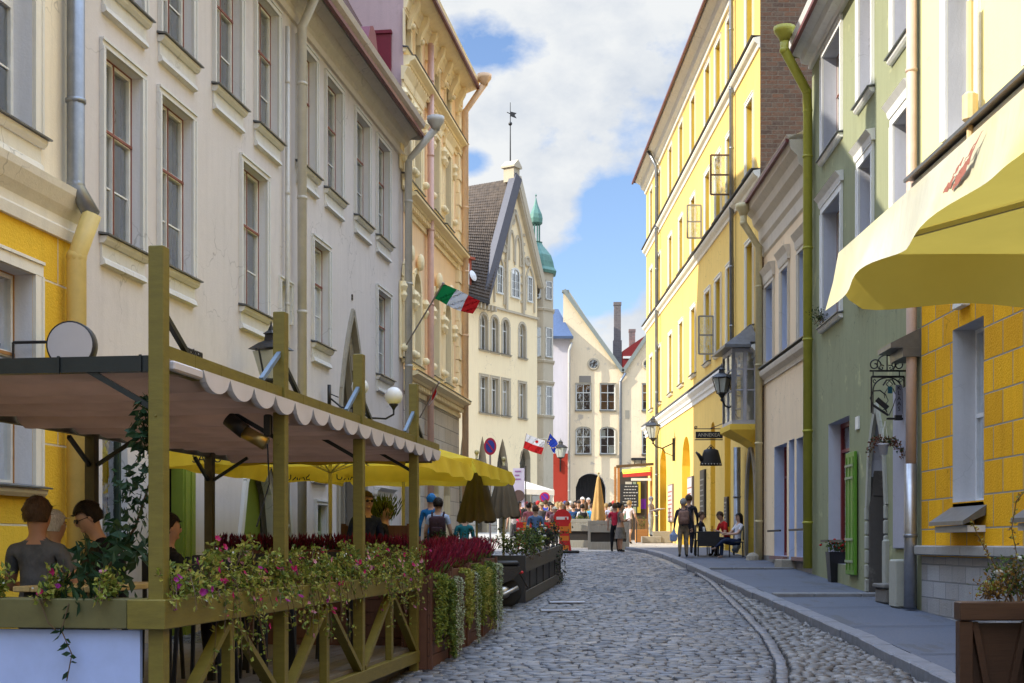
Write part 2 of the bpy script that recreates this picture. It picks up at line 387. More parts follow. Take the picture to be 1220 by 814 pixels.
    def gable_roof(s, zE, zR, over=.5, D=None, u0=0, u1=None, h0=0, h1=0, mat=None, yr=None, thick=.12):
        D = D or s.D; u1 = s.L if u1 is None else u1; yr = yr or D / 2; m = MB(); k = (zR - zE) / yr; zo = zE - k * over * .35
        a0 = (u0, -over, zo); a1 = (u1, -over, zo); r0 = (u0 + h0, yr, zR); r1 = (u1 - h1, yr, zR); b0 = (u0, D, zE); b1 = (u1, D, zE)
        m.quad(a0, a1, r1, r0); m.quad(b0, b1, r1, r0)
        m.add([a0, r0, b0], [(0, 1, 2)], 0 if h0 else 1); m.add([a1, r1, b1], [(0, 1, 2)], 0 if h1 else 1)
        m.box(u0, u1, -over - .03, -over + .05, zo - .07, zo + .02, 2)
        return m.build('roof', [mat or ROOFT, s.side, REDMET], s.root)
def pipe(pts, r, mat, label, rings=True, n=10, group='downpipes on the house fronts', funnel=None, clampmat=None, name='downpipe', col2=None, split=None):
    """downpipe from world points (top to bottom)"""
    o = Vector(pts[-1]); t = thing(name, label, 'downpipe', o, 0, group); m = MB(); P = [Vector(p) - o for p in pts]
    m.tube(P, r, n); 
    for i in range(1, len(P) - 1): m.ball(P[i], r * 1.06, n)
    if funnel: m.lathe(P[0] - Vector((0, 0, .05)), [(r, 0), (r * 1.3, .1), (r * 2.2, .22), (r * 2.3, .34), (r * 2.0, .34)], 14)
    m.build('pipe', mat, t, True)
    # collars and brackets every ~1.8 m on the longest leg
    i = max(range(len(P) - 1), key=lambda i: (P[i] - P[i + 1]).length); a, b = P[i], P[i + 1]; L = (a - b).length; k = max(1, int(L / 1.8))
    for j in range(k):
        m = MB(); p = a.lerp(b, (j + .5) / k); m.lathe(p, [(r, -.03), (r * 1.14, -.025), (r * 1.14, .025), (r, .03)], n); m.build('collar', clampmat or mat, t, True)
    return t
def bigtext(*a, **k): return text(*a, **k)
# ------------------------------------------------------------------ ground, paving
asph = paint('pavement asphalt', (.115, .12, .13), .8, .3, 0, 3, .5)
m = MB(); ys = [-300, -100, -20, 0, 5, 10, 12, 14, 16, 22, 28, 34, 40, 46, 51, 56, 61, 66, 75, 85, 95, 105, 150, 300, 600]
for a, b in zip(ys, ys[1:]): m.quad((-400, a, g(a) - .06), (400, a, g(a) - .06), (400, b, g(b) - .06), (-400, b, g(b) - .06))
struct(m, 'ground', paint('joint sand', (.045, .038, .03), .95, .3, 0, 3, .6))
def kerbX(y):
    P = [(-5, 4.5), (12, 4.5), (14.7, 4.6), (18.3, 4.72), (30, 4.73), (38, 4.75), (42, 4.68), (44.6, 4.5), (46.2, 4.22), (47, 4.0)]
    for (a, xa), (b, xb) in zip(P, P[1:]):
        if y <= b: return xa + (xb - xa) * max(0, (y - a)) / (b - a)
    return 4.0
def drainX(y):
    P = [(8, 1.0), (12, 2.1), (15, 2.9), (16.8, 3.24), (19.6, 3.6), (23.1, 3.9), (27, 4.2), (31, 4.5), (36, 4.75)]
    for (a, xa), (b, xb) in zip(P, P[1:]):
        if y <= b: return xa + (xb - xa) * max(0, (y - a)) / (b - a)
    return 5
def stones():
    """every sett of the carriageway: a low block with a slightly domed, tilted top"""
    R = random.Random(3); V = []; F = []; C = []
    def sett(x0, x1, y0, y1, h, col, skew=0, dome=.005, e=.012):
        o = len(V); gp = .006
        x0 += gp; x1 -= gp; y0 += gp; y1 -= gp; tx = R.uniform(-.006, .006); ty = R.uniform(-.007, .007)
        j = [R.uniform(-.012, .012) for _ in range(8)]
        base = [(x0 + j[0], y0 + j[1]), (x1 + j[2], y0 + j[3]), (x1 + j[4], y1 + j[5]), (x0 + j[6], y1 + j[7])]
        cx = (x0 + x1) / 2; cy = (y0 + y1) / 2; cs = math.cos(skew); sn = math.sin(skew)
        zt = g(cy) + h
        def P(x, y, z):
            dx, dy = x - cx, y - cy; V.append((cx + dx * cs - dy * sn, cy + dx * sn + dy * cs, z + g(cy + dy) - g(cy)))
        w = x1 - x0; l = y1 - y0
        for (x, y) in base: P(x, y, g(cy) - .06)
        for (x, y) in base: P(x, y, zt - e * .7 + (tx if x > cx else -tx) * .5)
        k = .86
        for (x, y) in base: P(cx + (x - cx) * k, cy + (y - cy) * (k - .06), zt + (tx if x > cx else -tx) + (ty if y > cy else -ty))
        P(cx, cy, zt + dome)
        for i in range(4):
            n = (i + 1) % 4
            F.append((o + i, o + n, o + 4 + n, o + 4 + i)); F.append((o + 4 + i, o + 4 + n, o + 8 + n, o + 8 + i)); F.append((o + 8 + i, o + 8 + n, o + 12))
            C.extend([col] * 3)
    y = 6.0
    while y < 46.2:
        d = R.uniform(.09, .125); x = -6.0 + R.uniform(0, .1); ph = R.uniform(0, 6)
        while x < kerbX(y) - .28:
            if x > drainX(y) and y > 8: break
            w = R.uniform(.13, .25); wave = .035 * math.sin(x * 1.3 + y * .35) + .02 * math.sin(x * 3.1 + ph)
            v = R.gauss(1, .26); t = R.random()
            base = (.115, .123, .145) if t < .55 else ((.075, .086, .11) if t < .85 else (.165, .155, .15))
            sett(x, min(x + w, drainX(y) + .03 if y > 8 else 99), y + wave, y + d + wave, R.gauss(0, .0045) - (.02 if R.random() < .04 else 0), tuple(max(.03, c * v) for c in base), R.uniform(-.05, .05)); x += w
        y += d
    y = 8.0                                     # the curved double row of long setts (the gutter line)
    while y < 35:
        L = R.uniform(.32, .5); x = drainX(y + L / 2); sk = -math.atan2(drainX(y + L) - drainX(y), L)
        for q in (0,):
            v = R.uniform(.85, 1.25); sett(x + .05 + q * .15, x + .19 + q * .15, y, y + L, .006, (.12 * v, .13 * v, .16 * v), sk, .006)
        y += L
    y = 8.0                                     # rough field stones between gutter and kerb
    while y < 36:
        d = R.uniform(.11, .15); x = drainX(y) + .21 + R.uniform(0, .05)
        while x < kerbX(y) - .05:
            w = R.uniform(.12, .22); v = R.gauss(1, .25); t = R.random(); base = (.095, .095, .10) if t < .6 else (.14, .138, .14)
            sett(x, min(x + w, kerbX(y) - .02), y + R.uniform(-.02, .02), y + d, R.gauss(-.005, .01), tuple(max(.03, c * v) for c in base), R.uniform(-.35, .35), .016, .03); x += w
        y += d
    y = 36.0
    while y < 46:
        L = R.uniform(.5, .8); v = R.uniform(.8, 1.2); sett(kerbX(y) - .28, kerbX(y) - .03, y, y + L, .004, (.16 * v, .158 * v, .155 * v), 0, .004); y += L
    me = bpy.data.meshes.new('cobblestones'); me.from_pydata(V, [], F)
    ca = me.color_attributes.new('stone', 'FLOAT_COLOR', 'CORNER'); arr = np.ones((len(me.loops), 4), np.float32)
    lt = np.empty(len(me.polygons), np.int32); me.polygons.foreach_get('loop_total', lt); arr[:, :3] = np.repeat(np.array(C, np.float32), lt, axis=0)
    ca.data.foreach_set('color', arr.ravel()); me.polygons.foreach_set('use_smooth', [True] * len(F))
    M_, n, b = nt('worn granite setts'); at = N(n, 'ShaderNodeVertexColor'); at.layer_name = 'stone'; v = coords(n)
    c = mix(n, ramp(n, noise(n, v, 22, 5, .7), [(.3, 0), (.75, 1)]), at.outputs['Color'], (.09, .08, .07)); c = mix(n, .35, at.outputs['Color'], c)
    c = mix(n, ramp(n, noise(n, v, .8, 4), [(.4, 0), (.75, .4)]), c, (.10, .09, .08))
    n.links.new(c, b.inputs['Base Color']); n.links.new(ramp(n, noise(n, v, 4, 4), [(.3, .34), (.7, .6)]), b.inputs['Roughness'])
    b.inputs['Specular IOR Level'].default_value = .6; bump(n, b, noise(n, v, 45, 5), .5, .01)
    me.materials.append(M_); o = bpy.data.objects.new('cobblestones', me); COL.objects.link(o); o['kind'] = 'structure'
stones()
# square beyond: large pale slabs
m = MB(); R = random.Random(5); y = 46.2
slab = paint('pale square slabs', (.42, .39, .34), .8, .18, 0, 1.5, .3); slab2 = paint('warm square slabs', (.36, .32, .27), .8, .2, 0, 1.5, .3)
while y < 112:
    d = .6 if y < 60 else 2.4; x = -25
    while x < 25:
        w = R.uniform(.7, 1.1) * (1 if y < 60 else 4); x1 = x + w - .012
        if x1 > -10 or y > 60: m.quad((x, y, g(y) + .004), (x1, y, g(y) + .004), (x1, y + d - .012, g(y + d) + .004), (x, y + d - .012, g(y + d) + .004), R.choice([0, 0, 1]))
        x += w
    y += d
struct(m, 'square_paving', [slab, slab2])
# side pavement and kerb on the right, thickness .13
m = MB(); step = [y for y in np.arange(-5, 47.01, .5)]
for a, b in zip(step, step[1:]):
    m.quad((kerbX(a) + .27, a, g(a) + .115), (9.5, a, g(a) + .135), (9.5, b, g(b) + .135), (kerbX(b) + .27, b, g(b) + .115))
    m.quad((kerbX(a) + .27, a, g(a) - .05), (kerbX(a) + .27, a, g(a) + .115), (kerbX(b) + .27, b, g(b) + .115), (kerbX(b) + .27, b, g(b) - .05))
m.quad((kerbX(47) + .27, 47, g(47) + .115), (9.5, 47, g(47) + .135), (9.5, 47.6, g(47.6) + .01), (kerbX(47) + .27, 47.6, g(47.6) + .01))
asm, n, b = nt('patched asphalt pavement'); v = coords(n)
c = mix(n, noise(n, v, .5, 5), (.048, .064, .10), (.09, .108, .155)); c = mix(n, ramp(n, noise(n, v, 60, 3), [(.4, 0), (.7, .6)]), c, (.15, .155, .165))
c = mix(n, ramp(n, noise(n, coords(n, (1, .3, 1)), 1.3, 7, .7), [(.56, 0), (.6, .7)]), c, (.07, .072, .078))
n.links.new(c, b.inputs['Base Color']); b.inputs['Roughness'].default_value = .75; bump(n, b, noise(n, v, 70, 4), .5, .008)
struct(m, 'pavement', asm)
m = MB()
for (y0, y1, x0) in ((25.2, 25.75, 4.98), (33.8, 34.0, 4.99)):   # threshold slabs across the pavement
    x = x0
    while x < 7.0:
        w = R.uniform(.5, .9); m.box(x, min(x + w - .02, 7.1), y0, y1, g(y0) + .05, g(y1) + .165, 0, .015); x += w
struct(m, 'pavement_step', paint('worn step stone', (.20, .20, .205), .75, .25, 0, 5, .4))
m = MB(); y = -4.0
while y < 46.6:
    L = R.uniform(.75, 1.15); a = (kerbX(y), y); b2 = (kerbX(y + L), y + L); sk = R.uniform(-.012, .012)
    m.T = Matrix.Translation((a[0] + sk, y, g(y))) @ Matrix.Rotation(-math.atan2(b2[0] - a[0], L), 4, 'Z') @ Matrix.Rotation(math.atan2(g(y + L) - g(y), L), 4, 'X')
    m.box(0, .26, .006, L - .006, -.1, .125 + R.uniform(-.008, .01), 0, .02); m.T = Matrix(); y += L
struct(m, 'kerb', paint('granite kerb', (.19, .20, .23), .6, .28, 0, 7, .5))
m = MB(); R = random.Random(44); dk = paint('tar joint', (.03, .034, .042), .8); lt_ = paint('newer asphalt patch', (.06, .07, .09), .85, .2)
for y in (16.4, 19.7, 22.9, 27.6, 30.9, 36.2, 39.4):
    x = 4.99; pts = []
    while x < 7.0: pts.append((x, y + R.uniform(-.03, .03))); x += .25
    for p, q in zip(pts, pts[1:]): m.quad((p[0], p[1], g(p[1]) + .127 + .009 * (p[0] - 5)), (q[0], q[1], g(q[1]) + .127 + .009 * (q[0] - 5)), (q[0], q[1] + .03, g(q[1]) + .128 + .009 * (q[0] - 5)), (p[0], p[1] + .03, g(p[1]) + .128 + .009 * (p[0] - 5)), 0)
struct(m, 'pavement_joints', [dk, lt_])
# iron covers in the setts
for i, (px, py, Y) in enumerate(((675, 724, 25.3), (666, 733, 23.6))):
    m = MB(); m.box(-.34, .34, -.22, .22, -.02, .022, 0, .01)
    for k in range(9): m.box(-.3, .3, -.19 + k * .045, -.172 + k * .045, .022, .028)
    one(m, 'manhole_cover', paint('worn steel cover', (.32, .32, .34), .35, .3, .8), 'pale worn metal cover set in the cobbles, the %s of the two' % ('farther' if i == 0 else 'nearer'), 'manhole cover', (xr(px, Y), Y, g(Y) + .012), .05, 'covers in the street')

# ------------------------------------------------------------------ LEFT, nearest house (yellow below, cream above)
creamL = plaster('cream plaster', (.86, .76, .58), .35); yelL = plaster('strong yellow plaster', (.92, .60, .05), .4, joints=(6.0, .95, (.72, .62, .42)))
LX = lambda Y: -7.7 + .147 * Y
F = Facade((LX(4), 4), (LX(16.3), 16.3), 'yellow_house', 'house with yellow ground floor and cream upper floor at the far left', depth=9); F.side = creamL
tr = plaster('cream trim', (.76, .72, .62), .25)
def wy(Y0, Y1): return F.uY(Y0), F.uY(Y1)
for c in (14.72, 12.3, 9.9, 7.4):
    a, b = wy(c - .55, c + .55); F.window(a, b, 6.35, 8.7, trim=tr, tw=.17, outer=None, curt=3)
    if c > 9: F.window(a, b, 2.35, 4.75, trim=tr, tw=.17, outer=paint('orange wood', (.4, .2, .06), .5), curt=1, sill='s')
F.wall(-.4, 11.2, [(5.45, yelL), (12, creamL)])
F.band_moulding('string_course', [(0, 5.3), (.05, 5.3), (.07, 5.42), (.03, 5.46), (.03, 5.56), (.12, 5.66), (.2, 5.8), (.22, 5.88), (0, 5.93)], tr)
F.band_moulding('cornice', [(0, 10.6), (.08, 10.6), (.12, 10.8), (.3, 11.0), (.45, 11.1), (.45, 11.2), (0, 11.2)], tr)
F.gable_roof(11.2, 17.2, .45)
YEL = F
# ------------------------------------------------------------------ LEFT, long grey house
greyL = plaster('warm grey plaster', (.635, .59, .565), .38, streak=.3); F = Facade((LX(16.3), 16.3), (LX(33.7), 33.7), 'grey_house', 'long pale grey plastered house with white window bays and a pointed stone portal', depth=10); F.side = greyL; GREY = F
for a, b in ((119, 170), (187, 230), (285, 318)):
    u0, u1 = F.u(a) + .09, F.u(b) - .09; F.window(u0, u1, 5.62, 7.98, tw=.11, depth=.16, bars=2, trans=.6)
for a, b in ((371, 392), (448, 465)):
    u0, u1 = F.u(a) + .09, F.u(b) - .09; F.window(u0, u1, 5.62, 7.58, tw=.11, depth=.16)
for c in (17.65, 19.4, 21.45, 23.35, 25.65, 27.5, 29.75, 31.65):
    a, b = F.uY(c - .56), F.uY(c + .56); F.window(a, b, 8.83, 11.08, tw=.11, depth=.16)
# ground floor
w1 = F.window(F.u(122), F.u(152), 1.6, 3.55, tw=.001, trim=None, depth=.12, frame=paint('dark green paint', (.03, .05, .035), .5), outer=None, trans=1, mull=False, bars=1, sill=None, curt=2)
w2 = F.window(F.u(376), F.u(388), 1.0, 2.45, trim=TRIMG, tw=.1, depth=.12, outer=None, frame=paint('greenish paint', (.28, .33, .2), .5), sill=None, head=0, curt=1)
w3 = F.window(F.u(447.5), F.u(463), 1.0, 2.7, trim=TRIMG, tw=.12, depth=.2, head=.15, outer=None, sill='s', curt=0)
w4 = F.window(F.u(333), F.u(345), 5.7, 6.4, tw=.08, depth=.2, outer=None, sill=None, curt=0)
w5 = F.window(F.u(372), F.u(386), 3.0, 3.9, tw=.1, depth=.2, outer=None, head=.1, sill='s', curt=0)
# entrance with green double doors (near), arched stone entrance, tall pointed portal
gu0, gu1 = F.u(193), F.u(232); F.hole(gu0, gu1, -.4, 3.1, None, .3)
au0, au1 = F.u(284), F.u(346); F.hole(au0, au1, -.4, 3.55, 'ogive', .55, 1.9)
pu0, pu1 = F.u(402), F.u(435); F.hole(pu0, pu1, -.4, 6.6, 'ogive', .9, 3.3)
F.wall(-.4, 12.2, [(13, greyL)])
cor = plaster('cornice plaster', (.66, .61, .55), .25)
F.band_moulding('cornice', [(0, 11.32), (.06, 11.32), (.09, 11.42), (.04, 11.46), (.04, 11.6), (.14, 11.68), (.2, 11.82), (.4, 11.9), (.44, 12.02), (.56, 12.1), (.6, 12.2), (0, 12.2)], cor)
rf = F.gable_roof(12.2, 21.8, .62, u0=0, h0=9.0, h1=0)
m = MB(); m.box(8.9, 9.6, 4.6, 5.6, 20, 24.6); m.box(4.2, 4.8, 3.2, 3.9, 16, 19.8); m.build('chimney', bricks('chimney bricks', (.2, .08, .05), (.15, .07, .05), (.3, .28, .25)), rf)
m = MB()                                               # crimson metal dormer on the roof slope near the party wall
u = F.L - 2.2; m.T = Matrix.Translation((u, .2, 12.7)); m.prism([(-.45, 0), (.45, 0), (.45, .7), (.25, 1.05), (0, 1.15), (-.25, 1.05), (-.45, .7)], 1, 0, 1.2)
m.build('dormer', paint('crimson roof metal', (.19, .012, .03), .4), rf)
stone = plaster('weathered limestone', (.34, .31, .25), .8, patch=(.2, .18, .15)); stoneD = plaster('dark limestone', (.20, .18, .15), .8)
def portal(F, u0, u1, z1, rise, steps, mat, doormat, dh, arch='ogive', back=None, dp=.9, z0=-.4, dname='door', doorw=1.0):
    P = MB(); ws = .13
    for k in range(steps):
        o = k * ws; y = -.05 + k * dp / steps
        pts = F.archpts(u0 + o, u1 - o, z1 - o * 1.3, arch, rise - o)
        for p, q in zip(pts, pts[1:]): P.bar((p[0], y + .06, p[1]), (q[0], y + .06, q[1]), ws, .14, 0, (0, 1, 0)); P.bar((p[0], y + .12, p[1]), (q[0], y + .12, q[1]), ws * .5, .24, 1, (0, 1, 0))
        zc = z1 - o * 1.3 - (rise - o)
        for x in (u0 + o, u1 - o): P.box(x - ws / 2, x + ws / 2, y, y + .2, z0, zc, k % 2)
    F_ = P.build('portal', [mat, stoneD], F.root)
    m = MB(); m.box(u0, u1, dp, dp + .05, z0, z1); m.build('portal_back', back or mat, F_)
    if doormat:
        c = (u0 + u1) / 2; w = (u1 - u0) / 2 - steps * ws * .9; m = MB()
        m.box(c - w * doorw, c + w * doorw, dp - .07, dp - .005, z0, dh)
        for q in (-1, 1):
            for zz in (.25, .55): m.box(c + q * w * .5 - w * .3, c + q * w * .5 + w * .3, dp - .09, dp - .068, z0 + (dh - z0) * zz + .1, z0 + (dh - z0) * (zz + .28))
        d = m.build(dname, doormat, F.root); m = MB(); m.ball((c + .06, dp - .12, z0 + (dh - z0) * .52), .035); m.build('handle', DARK, d)
greenD = paint('lime green door paint', (.20, .26, .03), .45); dgreen = paint('dark green door paint', (.03, .10, .05), .45)
portal(F, pu0, pu1, 6.7, 3.35, 4, stone, paint('dark door wood', (.05, .04, .03), .5), 3.6, back=plaster('whitish tympanum', (.5, .49, .46), .4))
portal(F, au0, au1, 3.6, 1.9, 2, TRIMG, greenD, 2.9, back=plaster('inner stone blocks', (.30, .29, .2), .7, joints=(.6, .33, (.15, .14, .1))), dp=.55, doorw=.95)
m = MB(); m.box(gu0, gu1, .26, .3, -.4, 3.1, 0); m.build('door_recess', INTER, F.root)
m = MB(); m.box(gu1 - .5, gu1 - .02, -.02, .16, -.4, 3.08); m.box(gu1 - .44, gu1 - .30, -.04, -.02, -.2, 2.9); m.box(gu1 - .2, gu1 - .06, -.04, -.02, -.2, 2.9); d = m.build('door', greenD, F.root)
m = MB(); m.box(gu1 - .47, gu1 - .42, -.1, -.04, 1.3, 1.5); m.build('handle', DARK, d)
text('restoran', .17, .008, DARK, F.root, loc=(F.u(231), -.02, zr(420, 20.1)))
text('8', .2, .01, DARK, F.root, 'house_number', loc=((pu0 + pu1) / 2, -.01, 6.98))
# ------------------------------------------------------------------ LEFT, ornate peach house
peach = plaster('peach plaster', (.98, .70, .42), .15); ptrim = plaster('cream stucco', (.98, .82, .52), .2); lil = plaster('pink lilac party wall', (.62, .47, .48), .5, patch=(.5, .38, .36))
F = Facade((LX(33.7) + .02, 33.72), (LX(41.3), 41.3), 'peach_house', 'ornate peach house with arched windows and heavy bracketed cornice beside the grey house', depth=10); F.side = peach; PEACH = F
bays = [(481.5, 487), (493, 499), (515.5, 521.5), (529.5, 535.5)]; blue = paint('bluish white paint', (.6, .62, .68), .5)
for i, (a, b) in enumerate(bays):
    c = (F.u(a) + F.u(b)) / 2; w = .42
    F.window(c - w, c + w, 6.35, 8.75, 'round', trim=ptrim, tw=.15, frame=blue, outer=None, sill='s', depth=.3, trans=.6)
    F.window(c - w, c + w, 10.95, 13.1, trim=ptrim, tw=.15, frame=blue, outer=None, head=.32, sill='apron', depth=.3)
    if i > 1 or True: F.window(c - w * .8, c + w * .8, 14.15, 15.0, trim=ptrim, tw=.1, frame=blue, outer=None, sill='s', depth=.25, trans=1)
    F.hole(c - .5, c + .5, .9, 3.6, 'round', .35)
F.wall(-.4, 15.9, [(5.7, plaster('pale rusticated stone', (.62, .57, .48), .5, joints=(.9, .42, (.3, .28, .24)))), (17, peach)], matR=ptrim, sidemat=lil)
for i, (a, b) in enumerate(bays):
    c = (F.u(a) + F.u(b)) / 2; m = MB(); m.box(c - .5, c + .5, .3, .33, .9, 3.6); sw = m.build('shop_window', GLASS, F.root)
    m = MB(); m.box(c - .03, c + .03, .24, .3, .9, 3.6); m.box(c - .5, c + .5, .24, .3, 2.6, 2.68); m.build('frame', DARK, sw)
    for q in (-1, 1):                                  # carved consoles flanking each window
        x = c + q * .72
        for (z0, z1) in ((6.3, 8.2), (11.0, 13.0)):
            m = MB(); m.box(x - .09, x + .09, -.05, -.002, z0, z1); m.lathe((x, -.1, z1 - .25), [(.03, -.25), (.1, -.1), (.06, 0), (.12, .12), (.05, .25)], 8); m.ball((x, -.11, z0 + .25), .1, 8); m.build('carving', ptrim, F.root)
    m = MB(); m.ball((c, -.12, 9.05), .17, 10, 0, 1, .6, 1.3)
    m.build('carving', ptrim, F.root)
def dentil(F, z, out, mat, name='string_course', dz=.16, den=True, u0=0, u1=None):
    u1 = F.L if u1 is None else u1
    o = F.band_moulding(name, [(0, z - .42), (.05, z - .42), (.06, z - .3), (.02, z - .28), (.02, z - .16), (out * .5, z - .12), (out * .55, z - .06), (out, z), (out, z + .07), (0, z + .12)], mat, u0, u1)
    if den:
        m = MB(); k = int((u1 - u0) / .22)
        for i in range(k): x = u0 + (i + .3) * .22; m.box(x, x + .11, -out * .5, -.021, z - .27, z - .165)
        m.build('dentil_pattern', mat, o)
    m = MB(); m.box(u0, u1, -out - .02, -out + .06, z + .075, z + .1); m.build('flashing', DARK, o)
dentil(F, 5.95, .38, ptrim); dentil(F, 10.45, .34, ptrim); dentil(F, 13.85, .3, ptrim)
F.band_moulding('cornice', [(0, 15.15), (.08, 15.15), (.14, 15.35), (.2, 15.4), (.2, 15.5), (.55, 15.62), (.6, 15.68), (.65, 15.85), (0, 15.9)], ptrim)
for i in range(7):
    x = .5 + i * 1.1; m = MB(); m.prism([(-.001, 14.75), (-.1, 14.75), (-.14, 15.0), (-.3, 15.3), (-.33, 15.48), (-.201, 15.48), (-.001, 15.4)], 0, x - .1, x + .1); m.ball((x, -.14, 14.85), .08, 8); m.build('bracket', ptrim, F.root)
for x in (F.L - .32,):                                 # blocky end pilaster
    m = MB()
    for k in range(24): m.box(x - .28, x + .3, -.1 - (k % 2) * .03, -.002, 6.1 + k * .39, 6.1 + k * .39 + .37)
    m.build('pilaster', ptrim, F.root)
F.gable_roof(15.9, 22.2, .66)
m = MB(); m.box(1.5, 9.05, 6.2, 13, -.3, 21.5); m.add([(1.5, 6.2, 21.5), (9.05, 6.2, 21.5), (9.05, 13, 21.5), (1.5, 13, 21.5), (1.5, 9.6, 24), (9.05, 9.6, 24)], [(0, 1, 5, 4), (2, 3, 4, 5), (0, 4, 3), (1, 2, 5)]); m.build('shadow_block', lil, F.root)  # unseen block added behind the house to lengthen its cast shadow
m = MB(); m.box(-.10, -.02, .3, 3.0, 12.6, 14.5); m.box(-.14, -.02, .28, 3.02, 14.48, 14.56); m.build('flashing', paint('crimson roof metal', (.19, .012, .03), .4), F.root)
m = MB()                                               # small lit casement leaf standing open high up
c = F.u(503); 
# ------------------------------------------------------------------ gabled house at the bend
gcream = plaster('gable house plaster', (.95, .78, .49), .22, streak=.2); gtrim = plaster('buff stone', (.56, .49, .36), .55); 
F = Facade((-6.62, 78), (1.70, 90.8), 'gabled_house', 'tall cream house with steep gable and dark tiled roof on the left', depth=12); F.side = gcream; G = F
gf = paint('gable window paint', (.72, .72, .66), .5)
def gwin(a, b, z0, z1, **k): return F.window(F.u(a) + .05, F.u(b) - .05, z0, z1, trim=k.pop('trim', gtrim), tw=k.pop('tw', .16), frame=gf, outer=None, depth=.22, sill=k.pop('sill', 's'), proud=.03, trans=.68, **k)
for a, b in ((546.5, 553.5), (571.5, 581.5), (585, 594), (598, 607), (618, 626.5)):
    gwin(a, b, 14.0, 16.25, arch='round', bars=1, curt=2); gwin(a, b, 10.0, 12.3, bars=1, curt=2)
for a, b in ((547, 555.5), (568.5, 581), (591, 606.5), (619.5, 632)): u0, u1, _, _ = F.hole(F.u(a), F.u(b), -.4, 8.5 - (0 if b < 610 else .5), 'ogive' if b < 610 else 'round', .5, 3.0 if b < 610 else None)
F.wall(-.4, 17.5, [(18, gcream)], matR=gtrim)
for a, b in ((547, 555.5), (568.5, 581), (591, 606.5), (619.5, 632)):
    m = MB(); m.box(F.u(a), F.u(b), .44, .47, 1, 8.6); sw = m.build('shop_window', GLASS, F.root)
    m = MB(); c = (F.u(a) + F.u(b)) / 2; m.box(c - .06, c + .06, .36, .44, 1, 8.4)
    for z in (4.2, 6.0): m.box(F.u(a), F.u(b), .37, .435, z, z + .1)
    m.build('frame', DARK, sw)
# arcade piers of grey block stone
gs_ = plaster('grey block stone', (.42, .39, .33), .6)
for a, b in ((632.5, 640.5), (581.5, 590.5), (556, 568)):
    x0, x1 = F.u(a), F.u(b); m = MB()
    for k in range(11): m.box(x0 + .02 * (k % 2), x1 - .02 * (k % 2), -.12, -.003, -.3 + k * .52, -.3 + k * .52 + .49, 0, .02)
    m.build('pier', gs_, F.root)
# gable wall with its relief
uP = F.u(613); uL = F.u(577); uR = F.L + .2; zP = zr(213, F.Y(uP)); 
m = MB(); m.add([(uL, .0, 17.5), (F.L, .0, 17.5), (F.L, .0, 19.7), (uP, .0, zP), (uL, 1.5, 17.5), (F.L, 1.5, 17.5), (F.L, 1.5, 19.7), (uP, 1.5, zP)], [(0, 1, 2, 3), (7, 6, 5, 4)]); gw = m.build('gable_wall', gcream, F.root)
def gsm(a, b, z0, z1, arch): # small gable windows, proud frame in front of the wall
    u0, u1 = F.u(a), F.u(b); m = MB(); m.box(u0, u1, -.03, -.002, z0, z1); w = m.build('window', GLASS, F.root); m = MB()
    P = F.archpts(u0, u1, z1 + (.35 if arch else 0), 'round', .35) if arch else [(u0, z1), (u1, z1)]
    if arch: m2 = MB(); m2.add([(p[0], -.031, p[1]) for p in P], [tuple(range(len(P)))]); m2.build('pane', GLASS, w)
    for p, q in zip(P, P[1:]): m.bar((p[0], -.05, p[1]), (q[0], -.05, q[1]), .12, .1, 0, (0, 1, 0))
    for x in (u0, u1): m.box(x - .05, x + .05, -.1, -.003, z0, z1)
    m.box((u0 + u1) / 2 - .03, (u0 + u1) / 2 + .03, -.07, -.033, z0, z1 + (.3 if arch else 0)); m.box(u0 - .06, u1 + .06, -.14, -.003, z0 - .1, z0)
    for k in (1, 2): m.box(u0, u1, -.06, -.034, z0 + (z1 - z0) * k / 3 - .02, z0 + (z1 - z0) * k / 3 + .02)
    m.build('frame', [gf], w)
gsm(591.5, 597.5, 17.9, 19.6, False); gsm(608.5, 618, 17.9, 19.4, True); gsm(628, 633, 17.9, 19.5, False)
m = MB()
def arcrel(a, b, z0, z1, rise, w=.12, pr=.1):
    P = F.archpts(F.u(a), F.u(b), z1, 'ogive', rise)
    for p, q in zip(P, P[1:]): m.bar((p[0], -pr / 2, p[1]), (q[0], -pr / 2, q[1]), w, pr, 0, (0, 1, 0))
    for x in (F.u(a), F.u(b)): m.box(x - w / 2, x + w / 2, -pr, -.002, z0, z1 - rise)
arcrel(602.5, 622.5, 16.9, 23.6, 3.4, .22, .14); arcrel(606, 612, 20.2, 22.2, .9); arcrel(613, 619, 20.0, 22.0, .9); arcrel(588.5, 600, 17.2, 20.4, 1.5); arcrel(625, 636, 17.2, 20.2, 1.5)
for (px, z) in ((609.5, 22.9), (600, 20.9), (627.5, 20.5)):
    m.T = Matrix.Translation((F.u(px), -.05, z)) @ Matrix.Rotation(math.pi / 2, 4, 'X'); m.lathe((0, 0, 0), [(.3, -.05), (.34, .05), (.22, .06), (.2, 0)], 14); m.T = Matrix()
for k in range(16):
    for px in (602.5, 622.5): x = F.u(px) + (.14 if k % 2 else -.14); m.box(x - .1, x + .1, -.07, -.002, 17.6 + k * .3, 17.6 + k * .3 + .16)
m.build('relief', gtrim, gw)
m = MB(); m.box(F.u(547) - 3, F.L + .1, -.12, -.002, 16.78, 16.92); m.build('string_course', gtrim, F.root)
dark = paint('dark verge slate', (.10, .10, .12), .55)
m = MB(); m.bar((uL - .45, -.15, 16.9), (uP - .05, -.15, zP + .1), .75, .5, 0, (0, 1, 0)); m.build('verge', dark, F.root)
